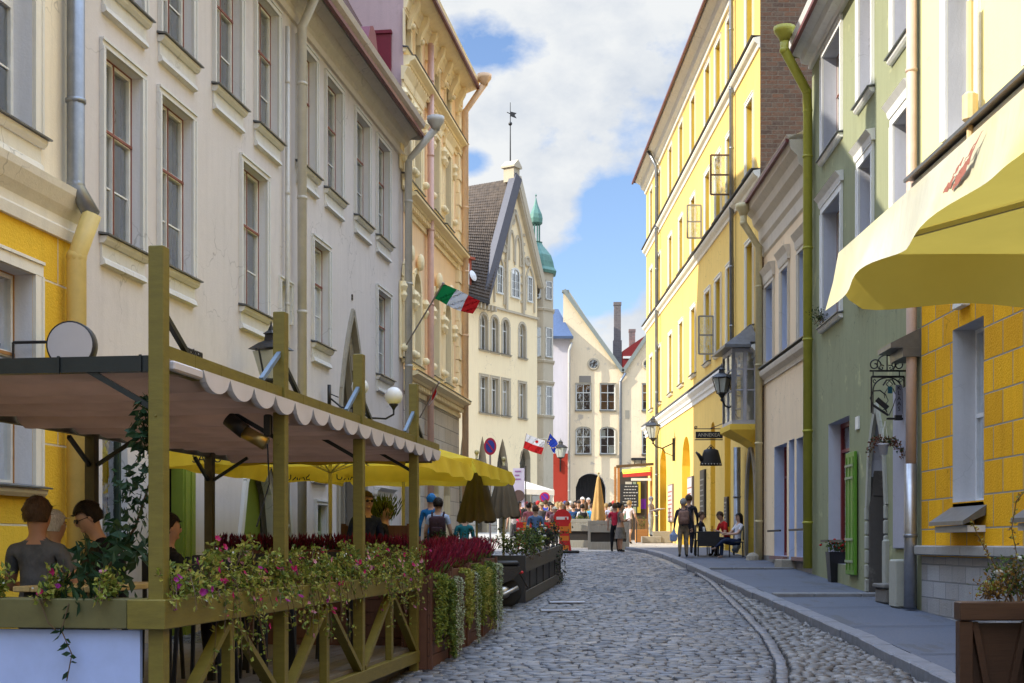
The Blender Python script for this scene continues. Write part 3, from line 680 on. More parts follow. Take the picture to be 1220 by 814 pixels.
m = MB(); m.bar((uR + .25, -.12, 19.0), (uP + .05, -.12, zP + .1), .42, .5, 0, (0, 1, 0)); m.bar((uR + .0, -.16, 19.0), (uP + .0, -.16, zP - .35), .2, .3, 0, (0, 1, 0)); m.build('verge', gtrim, F.root)
m = MB(); m.box(uP - .75, uP + .35, -.3, .8, zP - .2, zP + .9); m.box(uP - .9, uP + .5, -.42, .92, zP + .9, zP + 1.05); m.prism([(uP - .9, zP + 1.05), (uP + .5, zP + 1.05), (uP - .2, zP + 1.75)], 1, -.42, .92); fin = m.build('finial_block', gtrim, F.root) if False else None
m2 = MB(); m2.box(uP - .55, uP + .15, -.3, .5, zP - .3, zP + .62); m2.box(uP - .68, uP + .28, -.42, .62, zP + .62, zP + .74)
o_ = len(m2.v); m2.add([(uP - .68, -.42, zP + .74), (uP + .28, -.42, zP + .74), (uP - .2, -.42, zP + 1.15), (uP - .68, .62, zP + .74), (uP + .28, .62, zP + .74), (uP - .2, .62, zP + 1.15)], [(0, 1, 2), (5, 4, 3), (0, 2, 5, 3), (1, 4, 5, 2), (0, 3, 4, 1)])
fin = m2.build('finial_block', gtrim, F.root)
m = MB(); x = uP - .2; m.tube([(x, .2, zP + 1.05), (x, .2, zP + 5.0)], [.05, .02], 6); m.ball((x, .2, zP + 3.6), .13, 8); m.prism([(x + .0, zP + 4.1), (x + .75, zP + 4.15), (x + .5, zP + 4.3), (x + .75, zP + 4.5), (x, zP + 4.4)], 1, .18, .21); m.bar((x - .4, .2, zP + 4.25), (x, .2, zP + 4.25), .04); m.build('weather_vane', DARK, fin)
zig = bricks('dark pantiles', (.045, .03, .024), (.16, .115, .07), (.20, .155, .10), .36, .40, .04, 'XZ', 1)
u54 = F.u(536); zE = zr(333, F.Y(u54)); m = MB(); R_ = (uP - .4, 9, zP); 

E1_, E2_, P_, R9 = Vector((u54 - 4, -.4, 17.0)), Vector((uL - .2, -.4, 17.0)), Vector((uP - .1, -.1, zP)), Vector((uP - .1, 9, zP))
nr, nc = 40, 46; RT = random.Random(6); rows_ = []
for i in range(nr * 2):                                  # real pantiles: rolls across, stepped courses up the slope
    t_ = (i // 2 + (i % 2)) / nr; lift = .0 if i % 2 else .07
    for j in range(nc * 4 + 1):
        q_ = j / (nc * 4); lo = E1_.lerp(E2_, q_); hi = R9.lerp(P_, q_); p = lo.lerp(hi, t_); nn = (E2_ - E1_).cross(hi - lo).normalized(); nn = nn if nn.z > 0 else -nn
        p = p + nn * (lift + .075 * abs(math.sin(j * math.pi / 4)) + RT.uniform(-.008, .008)); rows_.append(tuple(p))
w__ = nc * 4 + 1; tile = paint('weathered dark pantiles', (.105, .075, .05), .75, .6, 0, 3.2, .3); m.add(rows_, [(i * w__ + j, i * w__ + j + 1, (i + 1) * w__ + j + 1, (i + 1) * w__ + j) for i in range(nr * 2 - 1) for j in range(w__ - 1)])
m.add([(F.L + .3, 0, 18.6), (uP, -.1, zP), (uP, 9, zP), (F.L + .3, 9, 18.6)], [(0, 1, 2, 3)]); rf = m.build('roof', tile, F.root)
m = MB(); m.box(u54 - 4, uL - .1, -.5, -.3, 16.85, 17.15); m.build('gutter', DARK, rf)
m = MB(); 
for k in range(14): m.box(u54 - 1 + k * .42, u54 - .85 + k * .42, -.4, -.003, 16.5, 16.84)
m.build('eave_brackets', gtrim, F.root)
# red dormer + satellite dish
ud = F.u(546.5); m = MB(); m.box(ud - .5, ud + 1.1, -.2, 1.4, 17.2, 19.4); m.box(ud - .7, ud + 1.3, -.35, 1.5, 19.4, 19.55); dm = m.build('dormer', paint('brick red dormer', (.35, .07, .03), .6), rf)
m = MB(); m.box(ud - .1, ud + .8, -.24, -.2, 17.5, 19.1); m.build('window', gf, dm)
m = MB(); m.T = Matrix.Translation((F.u(559), -.3, 18.4)) @ Matrix.Rotation(math.radians(75), 4, 'X'); m.lathe((0, 0, 0), [(.05, .1), (.25, .06), (.36, 0), (.34, .02), (.05, .12)], 14); m.build('satellite_dish', paint('dish white', (.75, .75, .75), .4), rf)
# turret at the corner
tX, tY = xr(638.5, 92.9), 92.9; T = thing('corner_turret', 'slim octagonal stone turret with green copper onion dome on the corner of the gabled house', 'turret', (tX, tY, 0))
zt = lambda y: zr(y, 92.9)
cop = paint('green copper', (.12, .26, .21), .55, .35, .1, 2.0, .2)
m = MB(); m.lathe((0, 0, 0), [(1.28, -.3), (1.28, zt(325))], 8)
for y in (372, 433, 458, 498, 526): m.lathe((0, 0, zt(y)), [(1.28, -.1), (1.37, -.05), (1.41, .08), (1.28, .14)], 8)
m.build('shaft', gtrim, T)
for (a, b) in ((338, 360), (393, 428), (462, 498)):
    for an in (math.pi / 4, 0): 
        w = MB(); w.T = Matrix.Rotation(an + math.pi / 8 * 0, 4, 'Z'); w.box(-.30, .30, -1.215, -1.19, zt(b), zt(a)); wi = w.build('window', GLASS, T)
        w = MB(); w.T = Matrix.Rotation(an, 4, 'Z')
        for x in (-.32, .26): w.box(x, x + .06, -1.27, -1.19, zt(b), zt(a))
        for z in (zt(b), zt(a) - .06, zt(a) - (zt(a) - zt(b)) * .35): w.box(-.32, .32, -1.27, -1.19, z, z + .06)
        w.build('frame', gf, wi)
m = MB(); m.lathe((0, 0, 0), [(1.46, zt(328)), (1.52, zt(325)), (1.36, zt(321)), (1.28, zt(314)), (1.12, zt(306)), (.80, zt(299)), (.55, zt(294)), (.42, zt(290)), (.48, zt(289))], 8); m.build('copper_dome', cop, T)
m = MB(); m.lathe((0, 0, 0), [(.36, zt(268)), (.48, zt(266)), (.50, zt(261)), (.44, zt(256)), (.28, zt(250)), (.14, zt(244)), (.03, zt(236))], 8)
m.tube([(0, 0, zt(238)), (0, 0, zt(231))], .02, 5); m.ball((0, 0, zt(233)), .07, 6); m.build('copper_spire', cop, T)
m = MB()
for k in range(8): t = k * math.pi / 4 + math.pi / 8; m.box(math.cos(t) * .26 - .05, math.cos(t) * .26 + .05, math.sin(t) * .26 - .05, math.sin(t) * .26 + .05, zt(290), zt(267))
m.build('lantern_posts', cop, T)
# ------------------------------------------------------------------ narrow lilac/red house and pale gabled houses closing the view
lilac = plaster('pale lilac plaster', (.66, .62, .66), .2); redp = plaster('brick red plaster', (.42, .05, .03), .3)
F = Facade((2.45, 104.4), (4.52, 104.4), 'narrow_house', 'narrow pale lilac house front with red ground floor and small blue roof', depth=6); F.side = lilac
zz = lambda y: zr(y, 105)
F.wall(-.4, zz(404), [(zz(541), redp), (30, lilac)])
m = MB(); m.add([(-.1, -.4, zz(404)), (2.3, -.4, zz(404)), (2.3, 4, zz(404)), (-.1, 4, zz(404)), (.6, 1.5, zz(366)), (1.2, 1.5, zz(366))], [(0, 1, 5, 4), (1, 2, 5), (2, 3, 4, 5), (3, 0, 4), (0, 1, 2, 3)]); m.box(-.1, 2.3, -.5, -.4, zz(406), zz(403)); m.build('roof', paint('blue grey metal roof', (.09, .13, .22), .35, .15, .3), F.root)
pcream = plaster('stained cream plaster', (.92, .76, .52), .4, patch=(.52, .45, .36)); 
F = Facade((4.0, 105), (13.5, 105), 'pale_gabled_house', 'pale cream twin gabled house with arched gateway across the end of the street', depth=10); F.side = pcream
oj = paint('orange pane reflection', (.95, .42, .08), .8)
for a, b in ((686, 704), (715, 733), (765, 780)):
    a2, b2 = F.u(a), F.u(b); F.window(a2, b2, zz(489), zz(457), trim=gtrim, tw=.05, frame=gf, outer=None, sill='s', curt=0, trans=.66, bars=2, depth=.1, fw=.08)
    F.window(a2, b2, zz(541), zz(509), arch='round', rise=.25, trim=gtrim, tw=.05, frame=gf, outer=None, sill='s', curt=0, trans=.64, bars=2, depth=.1, fw=.08)
cb_ = paint('cream blinds', (.95, .90, .72), .8)
for a, b, y0, y1, mt in ((686, 695, 457, 468, oj), (695, 704, 457, 466, oj), (686, 694, 478, 489, cb_), (715, 724, 457, 489, oj), (725, 733, 470, 488, oj), (765, 778, 457, 478, oj), (686, 694, 511, 541, cb_), (695, 703, 511, 530, cb_), (714, 722, 511, 524, cb_), (724, 732, 530, 541, cb_)):
    m = MB(); m.box(F.u(a) + .08, F.u(b) - .04, .14, .16, zz(y1) + .08, zz(y0) - .08); m.build('blind_or_reflection', mt, F.root)  # orange panels paint sunlit reflections in the panes; cream ones are blinds
F.hole(F.u(686), F.u(722), -.4, zz(564), 'round', 1.2, 1.1); F.hole(F.u(746), F.u(772), 2, zz(575), None, .6)
F.wall(-.4, zz(444), [(40, pcream)])
m = MB(); m.box(F.u(686), F.u(722), 1.15, 1.2, 1, zz(560)); gt = m.build('gate', paint('black gate', (.012, .012, .014), .6), F.root)
m = MB()
for k in range(9): x = F.u(686) + .15 + k * .27; m.box(x, x + .04, 1.1, 1.15, 2.4, zz(568))
m.build('gate_bars', DARK, gt)
m = MB(); x0, x1, x2, x3 = F.u(671), F.u(678), F.u(742), F.u(790)
m.add([(x0, 0, zz(444)), (x2, 0, zz(444)), (x1, 0, zz(347)), (x0, 0, zz(347))], [(0, 1, 2, 3)])
m.add([(x2, 0, zz(444)), (13.5 - 4, 0, zz(444)), (13.5 - 4, 0, zz(350)), (x3, 0, zz(372))], [(0, 1, 2, 3)]); m.build('gable_wall', pcream, F.root)
m = MB(); m.bar((x1 - .4, -.05, zz(346)), (x2, -.05, zz(443)), .28, .4, 0, (0, 1, 0)); m.bar((x3, -.05, zz(372)), (x2, -.05, zz(443)), .28, .4, 0, (0, 1, 0)); m.box(x0 - .1, x1, -.2, .2, zz(349), zz(346)); m.build('verge', paint('grey green verge', (.25, .28, .26), .6), F.root)
m = MB(); m.add([(x1, 0, zz(347)), (x2, 0, zz(444)), (x2, 9, zz(444)), (x1, 9, zz(347))], [(0, 1, 2, 3)]); m.add([(x3, 0, zz(372)), (x2, 0, zz(444)), (x2, 9, zz(444)), (x3, 9, zz(372))], [(0, 1, 2, 3)]); m.build('roof', paint('old blue tin', (.2, .25, .32), .5, .3, .3), F.root)
for (px, py, r) in ((707, 434, .42), (772, 434, .42)):
    m = MB(); m.T = Matrix.Translation((F.u(px), -.02, zz(py))) @ Matrix.Rotation(math.pi / 2, 4, 'X'); m.lathe((0, 0, 0), [(r, -.05), (r * 1.15, .03), (r, .08), (r * .8, .08), (r * .8, 0)], 18); w = m.build('round_window', gtrim, F.root)
    m = MB(); m.T = Matrix.Translation((F.u(px), -.06, zz(py))) @ Matrix.Rotation(math.pi / 2, 4, 'X'); m.lathe((0, 0, 0), [(r * .8, -.01), (r * .8, .01)], 18); m.build('pane', GLASS, w)
m = MB(); m.box(F.u(690), F.u(704), -.03, -.003, zz(456), zz(448)); m.build('damp_stain', plaster('soot stained plaster', (.30, .27, .23), .8), F.root)
m = MB(); m.box(F.u(745), F.u(750), -.02, .02, zz(499), zz(489)); m.build('vent', gtrim, F.root)
m = MB(); m.box(F.u(752), F.u(785), -.5, -.003, zz(548.5), zz(546)); 
for px in (756, 764, 772): m.bar((F.u(px), -.45, zz(548)), (F.u(px), 0, zz(553)), .06)
m.build('canopy', DARK, F.root)
for (px, y0, y1, w, Y) in ((735.5, 362, 450, 8, 108), (753, 394, 440, 7, 118)):
    m = MB(); ww = w * Y / FPX / 2; z0_ = zr(y1, Y); z1_ = zr(y0, Y); m.box(-ww * 1.25, ww * 1.25, -ww, ww, z0_ - 3, z0_ + (z1_ - z0_) * .5); m.box(-ww, ww, -ww * .9, ww * .9, z0_ + (z1_ - z0_) * .4, z1_); m.box(-ww * 1.15, ww * 1.15, -ww, ww, z1_ - .15, z1_ + .1)
    t_ = 'tall slender' if w == 8 else 'short reddish'
    one(m, 'chimney', bricks('sooty chimney bricks' if w == 8 else 'pinkish chimney bricks', (.17, .13, .12) if w == 8 else (.30, .17, .15), (.12, .1, .1), (.2, .18, .17), .4, .14), t_ + ' chimney behind the pale twin gabled house', 'chimney', (xr(px, Y), Y, 0))
m = MB(); Y = 116; m.add([(-.1, 0, 0), (4.5, 0, 0), (4.5, 0, 3.7), (2.1, 0, 3.5), (-.1, 0, 2.0), (-.1, 8, 0), (4.5, 8, 0), (4.5, 8, 3.7), (2.1, 8, 3.5), (-.1, 8, 2.0)], [(0, 1, 2, 3, 4), (5, 6, 7, 8, 9), (3, 4, 9, 8), (0, 1, 6, 5)])
o = one(m, 'red_roof_house', paint('dark red tin roof', (.22, .02, .02), .4), 'dark red metal roof showing in the valley between the two pale gables', 'building', (xr(743, Y), Y, zr(446, Y)))
m = MB(); m.box(0, 4.4, .5, 7.5, -14, -.05); m.build('wall', pcream, o); m = MB(); m.box(-.05, 4.5, -.08, -.003, 1.35, 1.55); m.build('gutter', WHITE, o)
# ------------------------------------------------------------------ RIGHT, nearest house
yb = plaster('yellow block plaster', (1.0, .50, .008), .45, joints=(.74, .48, (.33, .30, .24)), streak=.5); yu = plaster('pale yellow plaster', (.83, .75, .36), .2, streak=.15)
plin = plaster('whitewashed plinth blocks', (.42, .43, .45), .7, joints=(.62, .27, (.22, .225, .235)), patch=(.32, .32, .33))
F = Facade((6.8, 22.3), (6.8, 4), 'block_yellow_house', 'nearest house on the right with yellow block work over a grey stone plinth', depth=10); F.side = yu; R0 = F
wt = plaster('bright white trim', (.80, .80, .78), .2)
for c in (20.0, 16.6, 13.2, 9.8):
    a, b = F.uY(c + .72), F.uY(c - .64); F.window(a, b, 2.32, 4.98, trim=None, depth=.38, outer=None, frame=paint('white gloss', (.75, .77, .8), .4), sill=None, trans=.5, curt=1, bars=1)
    a2, b2 = F.uY(c + .95), F.uY(c - .35); F.window(a2, b2, 8.0, 10.7, trim=wt, tw=.2, depth=.34, outer=None, head=0, sill=None, trans=.52, curt=1)
    m = MB(); m.prism([(.0, 2.25), (-.34, 2.02), (-.34, 1.96), (-.02, 2.1)], 0, a - .08, b + .12); m.prism([(.0, 2.3), (0, 2.245), (.36, 2.3)], 0, a, b); sl = m.build('sill', TIN, F.root)
    m = MB(); m.box(a - .04, b + .08, -.26, -.003, 1.86, 1.955); m.build('sill_stone', TRIMG, sl)
F.wall(-.3, 14.5, [(1.48, plin), (7.55, yb), (16, yu)], matR=plaster('grey white reveal', (.60, .60, .62), .4))
m = MB(); y = 0
while y < F.L: L = ru(.9, 1.5); m.box(y, min(F.L, y + L - .015), -.13, -.003, 1.5, 1.66, 0, .02); y += L
m.build('plinth_coping', plaster('worn coping stone', (.36, .35, .33), .7), F.root)
F.band_moulding('string_course', [(0, 7.42), (.04, 7.42), (.06, 7.5), (.14, 7.53), (.17, 7.62), (.17, 7.66), (0, 7.7)], wt)
m = MB(); m.box(0, F.L, -.28, -.0, 7.705, 7.735); m.box(0, F.L, -.30, -.27, 7.68, 7.735); m.build('ledge_flashing', TIN, F.root)
F.band_moulding('cornice', [(0, 13.7), (.1, 13.8), (.2, 14.1), (.5, 14.3), (.55, 14.5), (0, 14.5)], wt); F.gable_roof(14.5, 18.5, .55)
m = MB(); m.box(F.u(1144), F.u(1156), -.12, -.003, 4.98 + .25, 5.2 + .25, 0, .01); m.build('junction_box', WHITE, F.root)
# ------------------------------------------------------------------ green house
gr = plaster('sage green plaster', (.30, .315, .185), .4, patch=(.48, .47, .26), streak=.5); gry = plaster('yellow green upper plaster', (.66, .66, .24), .25)
F = Facade((7.15, 32), (6.8, 22.32), 'green_house', 'sage green rendered house with white hooded windows and iron shop sign', depth=10); F.side = gr; R1 = F
for a, b in ((979.5, 1004.5), (1022.5, 1042), (1063, 1088)):
    a2, b2 = F.u(a) + .18, F.u(b) - .18
    F.window(a2, b2, 6.62, 9.2, trim=wt, tw=.18, head=.2, depth=.34, sill='s', trans=.6, curt=1)
    F.window(a2, b2, 10.45, 12.75, trim=wt, tw=.18, depth=.34, sill='s', trans=.6, curt=1)
sh0, sh1 = F.u(987), F.u(1012)
F.window(sh0, sh1, 1.25, 4.35, trim=None, depth=.3, frame=paint('dark red shop frame', (.20, .02, .02), .45), outer=None, sill=None, trans=.8, mull=False, bars=1, curt=1, fw=.1)
pa, pb = F.u(1034), F.u(1057); F.hole(pa, pb, -.2, 4.3, 'ogive', .5, 1.9); da, db = F.u(1083), F.u(1104); F.hole(da, min(db, F.L - .25), -.2, 4.9, None, .35)
F.wall(-.2, 13.4, [(15, gr)], matR=plaster('lilac white reveal', (.58, .60, .68), .35))
rough = plaster('rough dark masonry', (.11, .10, .09), .9, patch=(.2, .19, .17)); pale = plaster('crumbling pale render', (.42, .42, .36), .9, patch=(.25, .23, .2))
P = MB(); pts = F.archpts(pa, pb, 4.3, 'ogive', 1.9)
for p, q in zip(pts, pts[1:]): P.bar((p[0], -.01, p[1]), (q[0], -.01, q[1]), .16, .07, 0, (0, 1, 0))
for k in range(9):
    for x in (pa, pb): P.box(x - .09 - .03 * rnd(), x + .06, -.05, .03, -.1 + k * .28, .16 + k * .28, 0, .02)
P.box(pa + .05, pb - .05, .42, .48, -.2, 4.2, 1); pm = P.build('portal', [pale, rough], F.root)
m = MB(); m.box(pa - .01, pa + .10, -.0, .42, -.2, 3.3, 0, .03); m.box(pa + .02, pa + .12, .08, .42, 2.6, 3.6, 0, .02); m.build('masonry', rough, pm)
m = MB(); m.box(pa + .1, pa + .9, .3, .42, 0, 2.6, 0, .03); m.box(pa + .9, pb - .1, .36, .42, 0, 3.2, 0, .03); m.build('masonry', rough, pm)
db = min(db, F.L - .25)
m = MB(); m.box(da + .02, db - .02, .22, .3, .3, 3.55)
for k in range(3):
    for s_ in (0, 1): x0 = da + .1 + s_ * (db - da - .1) / 2; m.box(x0, x0 + (db - da) / 2 - .12, .195, .22, .5 + k * 1.0, 1.35 + k * 1.0)
d = m.build('door', dgreen, F.root); m = MB(); m.tube([(da + .35, .16, 1.6), (da + .35, .16, 1.9)], .018, 6); m.box(da + .3, da + .4, .17, .2, 1.55, 1.95); m.build('handle', TIN, d)
m = MB(); m.box(da, db, .2, .3, 3.6, 4.85); m.box(da + .3, db - .3, .18, .2, 3.8, 4.7, 1); m.build('transom_window', [DARK, GLASS], F.root)
m = MB(); m.prism([(-.002, 4.95), (-.5, 4.95), (-.5, 5.03), (-.002, 5.28)], 0, da - .15, F.L); m.box(da - .1, F.L, -.3, -.003, 4.8, 4.949); m.build('door_hood', TIN, F.root)
m = MB(); m.box(F.u(1067), F.u(1082), -.05, -.003, 1.6, 4.4, 0, .015); m.build('pilaster', plaster('lilac pilaster', (.42, .42, .48), .5), F.root)
F.band_moulding('cornice', [(0, 12.98), (.08, 12.98), (.1, 13.08), (.26, 13.12), (.3, 13.26), (.5, 13.32), (.55, 13.45), (.6, 13.55), (0, 13.55)], wt); F.gable_roof(13.4, 17, .6)
m = MB(); m.box(F.u(1020.5), F.u(1024.5), -.03, -.003, zr(515, 27.7), zr(500, 27.7)); m.build('house_plaque', WHITE, F.root)
m = MB()                                                 # open green shutter lying against the wall
s0, s1 = F.u(1012.5), F.u(1023); m.box(s0, s1, -.09, -.03, 1.05, 3.55, 0, .01)
for x in (s0 + .08, (s0 + s1) / 2 - .03, s1 - .14): m.box(x, x + .06, -.105, -.089, 1.15, 3.45)
sh = m.build('shutter', paint('bright green shutter paint', (.10, .26, .02), .5), F.root); m = MB()
for z in (1.3, 1.75, 3.0, 3.25): m.box(s0 + .05, s1 - .05, -.12, -.104, z, z + .05)
m.build('hinges', paint('weathered hinge', (.3, .36, .22), .6), sh)
m = MB(); m.box(F.u(985), F.u(1012) , -.14, -.1, 1.72, 1.77); m.build('handrail', DARK, F.root)
m = MB(); yq, zq = F.u(1002), 6.62                        # flowers on the first-floor sill
# ------------------------------------------------------------------ beige house
be = plaster('beige plaster', (.88, .70, .48), .4); F = Facade((7.2, 38.4), (7.15, 32.02), 'beige_house', 'low beige house with pale blue window bays between the green and yellow fronts', depth=10); F.side = be; R2 = F
cw = plaster('cream hood trim', (.66, .60, .50), .35)
for a, b in ((911.5, 923), (930.5, 941), (951, 967)):
    a2, b2 = F.u(a), F.u(b); F.window(a2 + .15, b2 - .15, 6.66, 8.9, trim=cw, tw=.14, head=.35, depth=.38, outer=None, sill=None, curt=1)
lb = paint('light blue shop paint', (.42, .50, .66), .5); dr = paint('dark red shop frame', (.20, .02, .02), .45)
for a, b in ((922.5, 937.5), (949, 967)):
    F.window(F.u(a), F.u(b), 1.35, 4.32, trim=None, depth=.3, frame=dr, outer=None, sill=None, trans=.72, bars=1, curt=1, fw=.09, mull=False)
d0, d1 = F.u(940), F.u(946.5); F.hole(d0, d1, .8, 4.35, None, .25)
F.wall(-.2, 11.45, [(1.35, plaster('grey base render', (.27, .25, .23), .6)), (13, be)], matR=plaster('light blue reveal', (.50, .56, .72), .3))
m = MB(); m.box(d0, d1, .18, .24, .8, 4.35); m.box(d0 + .1, d1 - .1, .16, .18, 3.4, 4.2, 1); m.box(d0 + .08, d1 - .08, .165, .18, 1.1, 3.2); m.build('door', [lb, GLASS], F.root)
m = MB(); m.box(d0 - .15, d1 + .15, -.35, .1, .8, 1.28, 0, .02); m.build('doorstep', stone, F.root)
m = MB(); 
for a, b in ((921, 936), (947, 966)): m.box(F.u(a), F.u(b), -.16, -.12, 2.0, 2.05)
m.build('handrail', DARK, F.root)
m = MB()
for a, b in ((921.5, 938), (948, 967)): m.box(F.u(a), F.u(b), -.12, -.003, 1.26, 1.35)
m.build('shop_sill', paint('dark red sill', (.22, .12, .11), .6), F.root)
F.band_moulding('string_course', [(0, 6.2), (.04, 6.2), (.05, 6.32), (.16, 6.42), (.18, 6.5), (.18, 6.56), (0, 6.62)], cw)
m = MB(); m.box(0, F.L, -.22, -.003, 6.625, 6.65); m.build('ledge_flashing', TIN, F.root)
F.band_moulding('cornice', [(0, 9.85), (.05, 9.9), (.07, 10.2), (.14, 10.3), (.16, 10.6), (.3, 10.75), (.35, 10.95), (.5, 11.1), (.55, 11.35), (.6, 11.45), (0, 11.45)], cw)
F.gable_roof(11.45, 14.4, .6, mat=paint('dull roof felt', (.12, .10, .085), .7))
# ------------------------------------------------------------------ long yellow house
yy = plaster('sunny yellow plaster', (.84, .585, .17), .35, streak=.4); yw = plaster('cream white trim plaster', (.82, .78, .66), .25); yd = plaster('ochre yellow plaster', (.82, .56, .08), .35)
brk = bricks('old dark bricks', (.13, .055, .026), (.05, .026, .018), (.12, .095, .07), .34, .13, .012, 'YZ')
F = Facade((6.65, 66.5), (7.1, 38.42), 'long_yellow_house', 'long four storey yellow house with white string courses and brick end wall', depth=10); F.side = brk; R3 = F
cols = [39.9, 43.2, 45.4, 47.6, 51.0, 54.2, 57.4, 61.2, 64.2]
for c in cols:
    a, b = F.uY(c + .5), F.uY(c - .5)
    for (z0, z1) in ((16.35, 18.6), (12.65, 14.8), (8.1, 10.6)):
        F.window(a, b, z0, z1, trim=yw, tw=.14, depth=.26, outer=None, sill='s', curt=1, trans=.62, frame=paint('cream casement', (.7, .67, .58), .5))
AR = [(43.7, .55, 5.9), (46.6, .5, 5.9), (53.0, 1.1, 5.9), (60.0, 1.1, 5.95)]
for c, w, z in AR: F.hole(F.uY(c + w), F.uY(c - w), .5, z, 'round', .4)
F.hole(F.uY(40.4), F.uY(38.95), .5, 4.6, 'ogive', .45, 1.6)
F.wall(-.2, 19.7, [(7.3, yy), (21, yy)], matR=yd)
for c, w, z in AR:
    u0, u1 = F.uY(c + w), F.uY(c - w); m = MB(); m.box(u0, u1, .36, .4, .5, z); bp = m.build('arch_recess', yd, F.root)
    if w > 1:
        m = MB(); m.box(u0 + .35, u1 - .35, .3, .355, 1.4, 4.0, 0); dd = m.build('door', paint('dark oak', (.06, .045, .03), .5), F.root); m = MB(); m.box(u0 + .45, u1 - .45, .28, .3, 2.9, 3.8); m.build('pane', GLASS, dd)
u0, u1 = F.uY(40.4), F.uY(38.95); m = MB(); m.box(u0, u1, .4, .45, .5, 4.6); dd = m.build('door', paint('black oak', (.02, .018, .015), .5), F.root)
P = MB(); pts = F.archpts(u0, u1, 4.6, 'ogive', 1.6)
for p, q in zip(pts, pts[1:]): P.bar((p[0], -.02, p[1]), (q[0], -.02, q[1]), .2, .08, 0, (0, 1, 0))
for x in (u0, u1): P.box(x - .1, x + .1, -.06, .02, .5, 3.0)
P.build('door_surround', stone, F.root)
for z in (12.3, 16.1):
    F.band_moulding('string_course', [(0, z - .22), (.05, z - .22), (.07, z - .12), (.16, z - .06), (.2, z), (.2, z + .06), (0, z + .1)], yw); m = MB(); m.box(0, F.L, -.26, -.003, z + .105, z + .13); m.build('ledge_flashing', DARK, F.root)
z = 7.3; F.band_moulding('string_course', [(0, z - .4), (.05, z - .4), (.06, z - .26), (.12, z - .22), (.12, z - .12), (.24, z), (.24, z + .08), (0, z + .14)], plaster('white string plaster', (.8, .8, .76), .3)); m = MB(); m.box(0, F.L, -.27, -.003, z + .145, z + .17); m.build('ledge_flashing', TIN, F.root)
F.band_moulding('cornice', [(0, 18.95), (.08, 18.95), (.1, 19.1), (.25, 19.2), (.3, 19.4), (.55, 19.55), (.6, 19.7), (0, 19.7)], yw)
F.gable_roof(19.7, 23.5, .7, mat=paint('dark mossy roof', (.10, .09, .06), .8))
# posters and menu boards on the yellow ground floor
for (a, b, y0, y1, l, c1) in ((821, 827, 568, 632, 'tall poster in a white frame', (.6, .58, .55)), (836, 841.5, 560, 617, 'narrow dark notice board', (.03, .03, .03)), (797.5, 803, 577, 622, 'white and red poster', (.62, .5, .48)), (865, 869, 592, 628, 'slim black board', (.02, .02, .02))):
    Yc = F.Y(F.u((a + b) / 2)); m = MB(); q0, q1 = F.u(a), F.u(b); z0, z1 = zr(y1, Yc), zr(y0, Yc); m.box(q0, q1, -.07, -.003, z0, z1, 0); m.box(q0 + .06, q1 - .06, -.08, -.069, z0 + .06, z1 - .06, 1)
    for k in range(7): zz_ = z0 + (z1 - z0) * (.12 + .11 * k); m.box(q0 + .12, q1 - .12 - .1 * (k % 3), -.084, -.0799, zz_, zz_ + .05, 2)
    o = one(m, 'notice_board', [DARK if c1[0] < .1 else paint('board frame ' + l, (.25, .2, .17), .5), paint('board face ' + l, c1, .5), paint('board print ' + l, (.35, .1, .08) if c1[0] > .1 else (.3, .3, .28), .6)], l + ' on the yellow wall of the long house', 'notice board'); o.location = (F.A.x, F.A.y, 0); o.rotation_euler = (0, 0, F.rz)
# lettering on the wall
text('KOLLM', .5, .03, DARK, F.root, loc=(F.uY(42.9), -.07, zr(483, 42.9)), sx=.95)
# open casement leaves standing out from the wall
for (px, Yc, z0, z1, s_) in ((879, 42.6, 12.75, 14.0, .68), (838, 48.9, 12.8, 14.0, .5), (850, 46.2, 8.2, 9.5, .5)):
    m = MB(); u = F.uY(Yc); w = s_; dz = z1 - z0
    for y in (-.05, -.05 - w): m.box(u - .02, u + .02, y - .03, y + .03, z0, z1)
    for z in (z0, z0 + dz * .5, z1): m.box(u - .02, u + .02, -.05 - w, -.05, z - .025, z + .025)
    wf = m.build('open_casement', wood('weathered brown frame', (.16, .09, .05)) if Yc < 44 else paint('grey casement', (.3, .29, .26), .5), F.root); m = MB(); m.quad((u, -.05, z0), (u, -.05 - w, z0), (u, -.05 - w, z1), (u, -.05, z1)); m.build('pane', GLASS, wf)
# oriel
oy0, oy1 = 38.75, 40.35; u0, u1 = F.uY(oy1), F.uY(oy0); O = F.root; pr = .75; zb, zt_ = 5.25, 7.2
lead = paint('lead grey roofing', (.16, .17, .185), .45, .3, .3); grw = paint('grey lilac oriel paint', (.42, .42, .46), .5)
m = MB(); m.box(u0 + .0, u1, -pr, -.002, zb - .12, zb); m.box(u0, u1, -pr, -.002, zt_, zt_ + .12)
for x in (u0 + .04, (u0 + u1) / 2, u1 - .04): m.box(x - .05, x + .05, -pr, -pr + .09, zb, zt_)
for y in (-pr + .045, -pr / 2, -.06):
    for x in (u0 + .04, u1 - .04): m.box(x - .05, x + .05, y - .045, y + .045, zb, zt_)
for z in (zb + .85, zb + 1.45):
    m.box(u0, u1, -pr + .01, -pr + .05, z, z + .04)
    for x in (u0 + .02, u1 - .06): m.box(x, x + .04, -pr, -.01, z, z + .04)
ori = m.build('oriel', grw, O)
m = MB(); m.quad((u1 - .03, -pr + .02, zb), (u1 - .03, -.02, zb), (u1 - .03, -.02, zt_), (u1 - .03, -pr + .02, zt_)); m.quad((u0 + .03, -pr + .02, zb), (u0 + .03, -.02, zb), (u0 + .03, -.02, zt_), (u0 + .03, -pr + .02, zt_)); m.quad((u0, -pr + .03, zb), (u1, -pr + .03, zb), (u1, -pr + .03, zt_), (u0, -pr + .03, zt_)); m.build('pane', GLASS, ori)
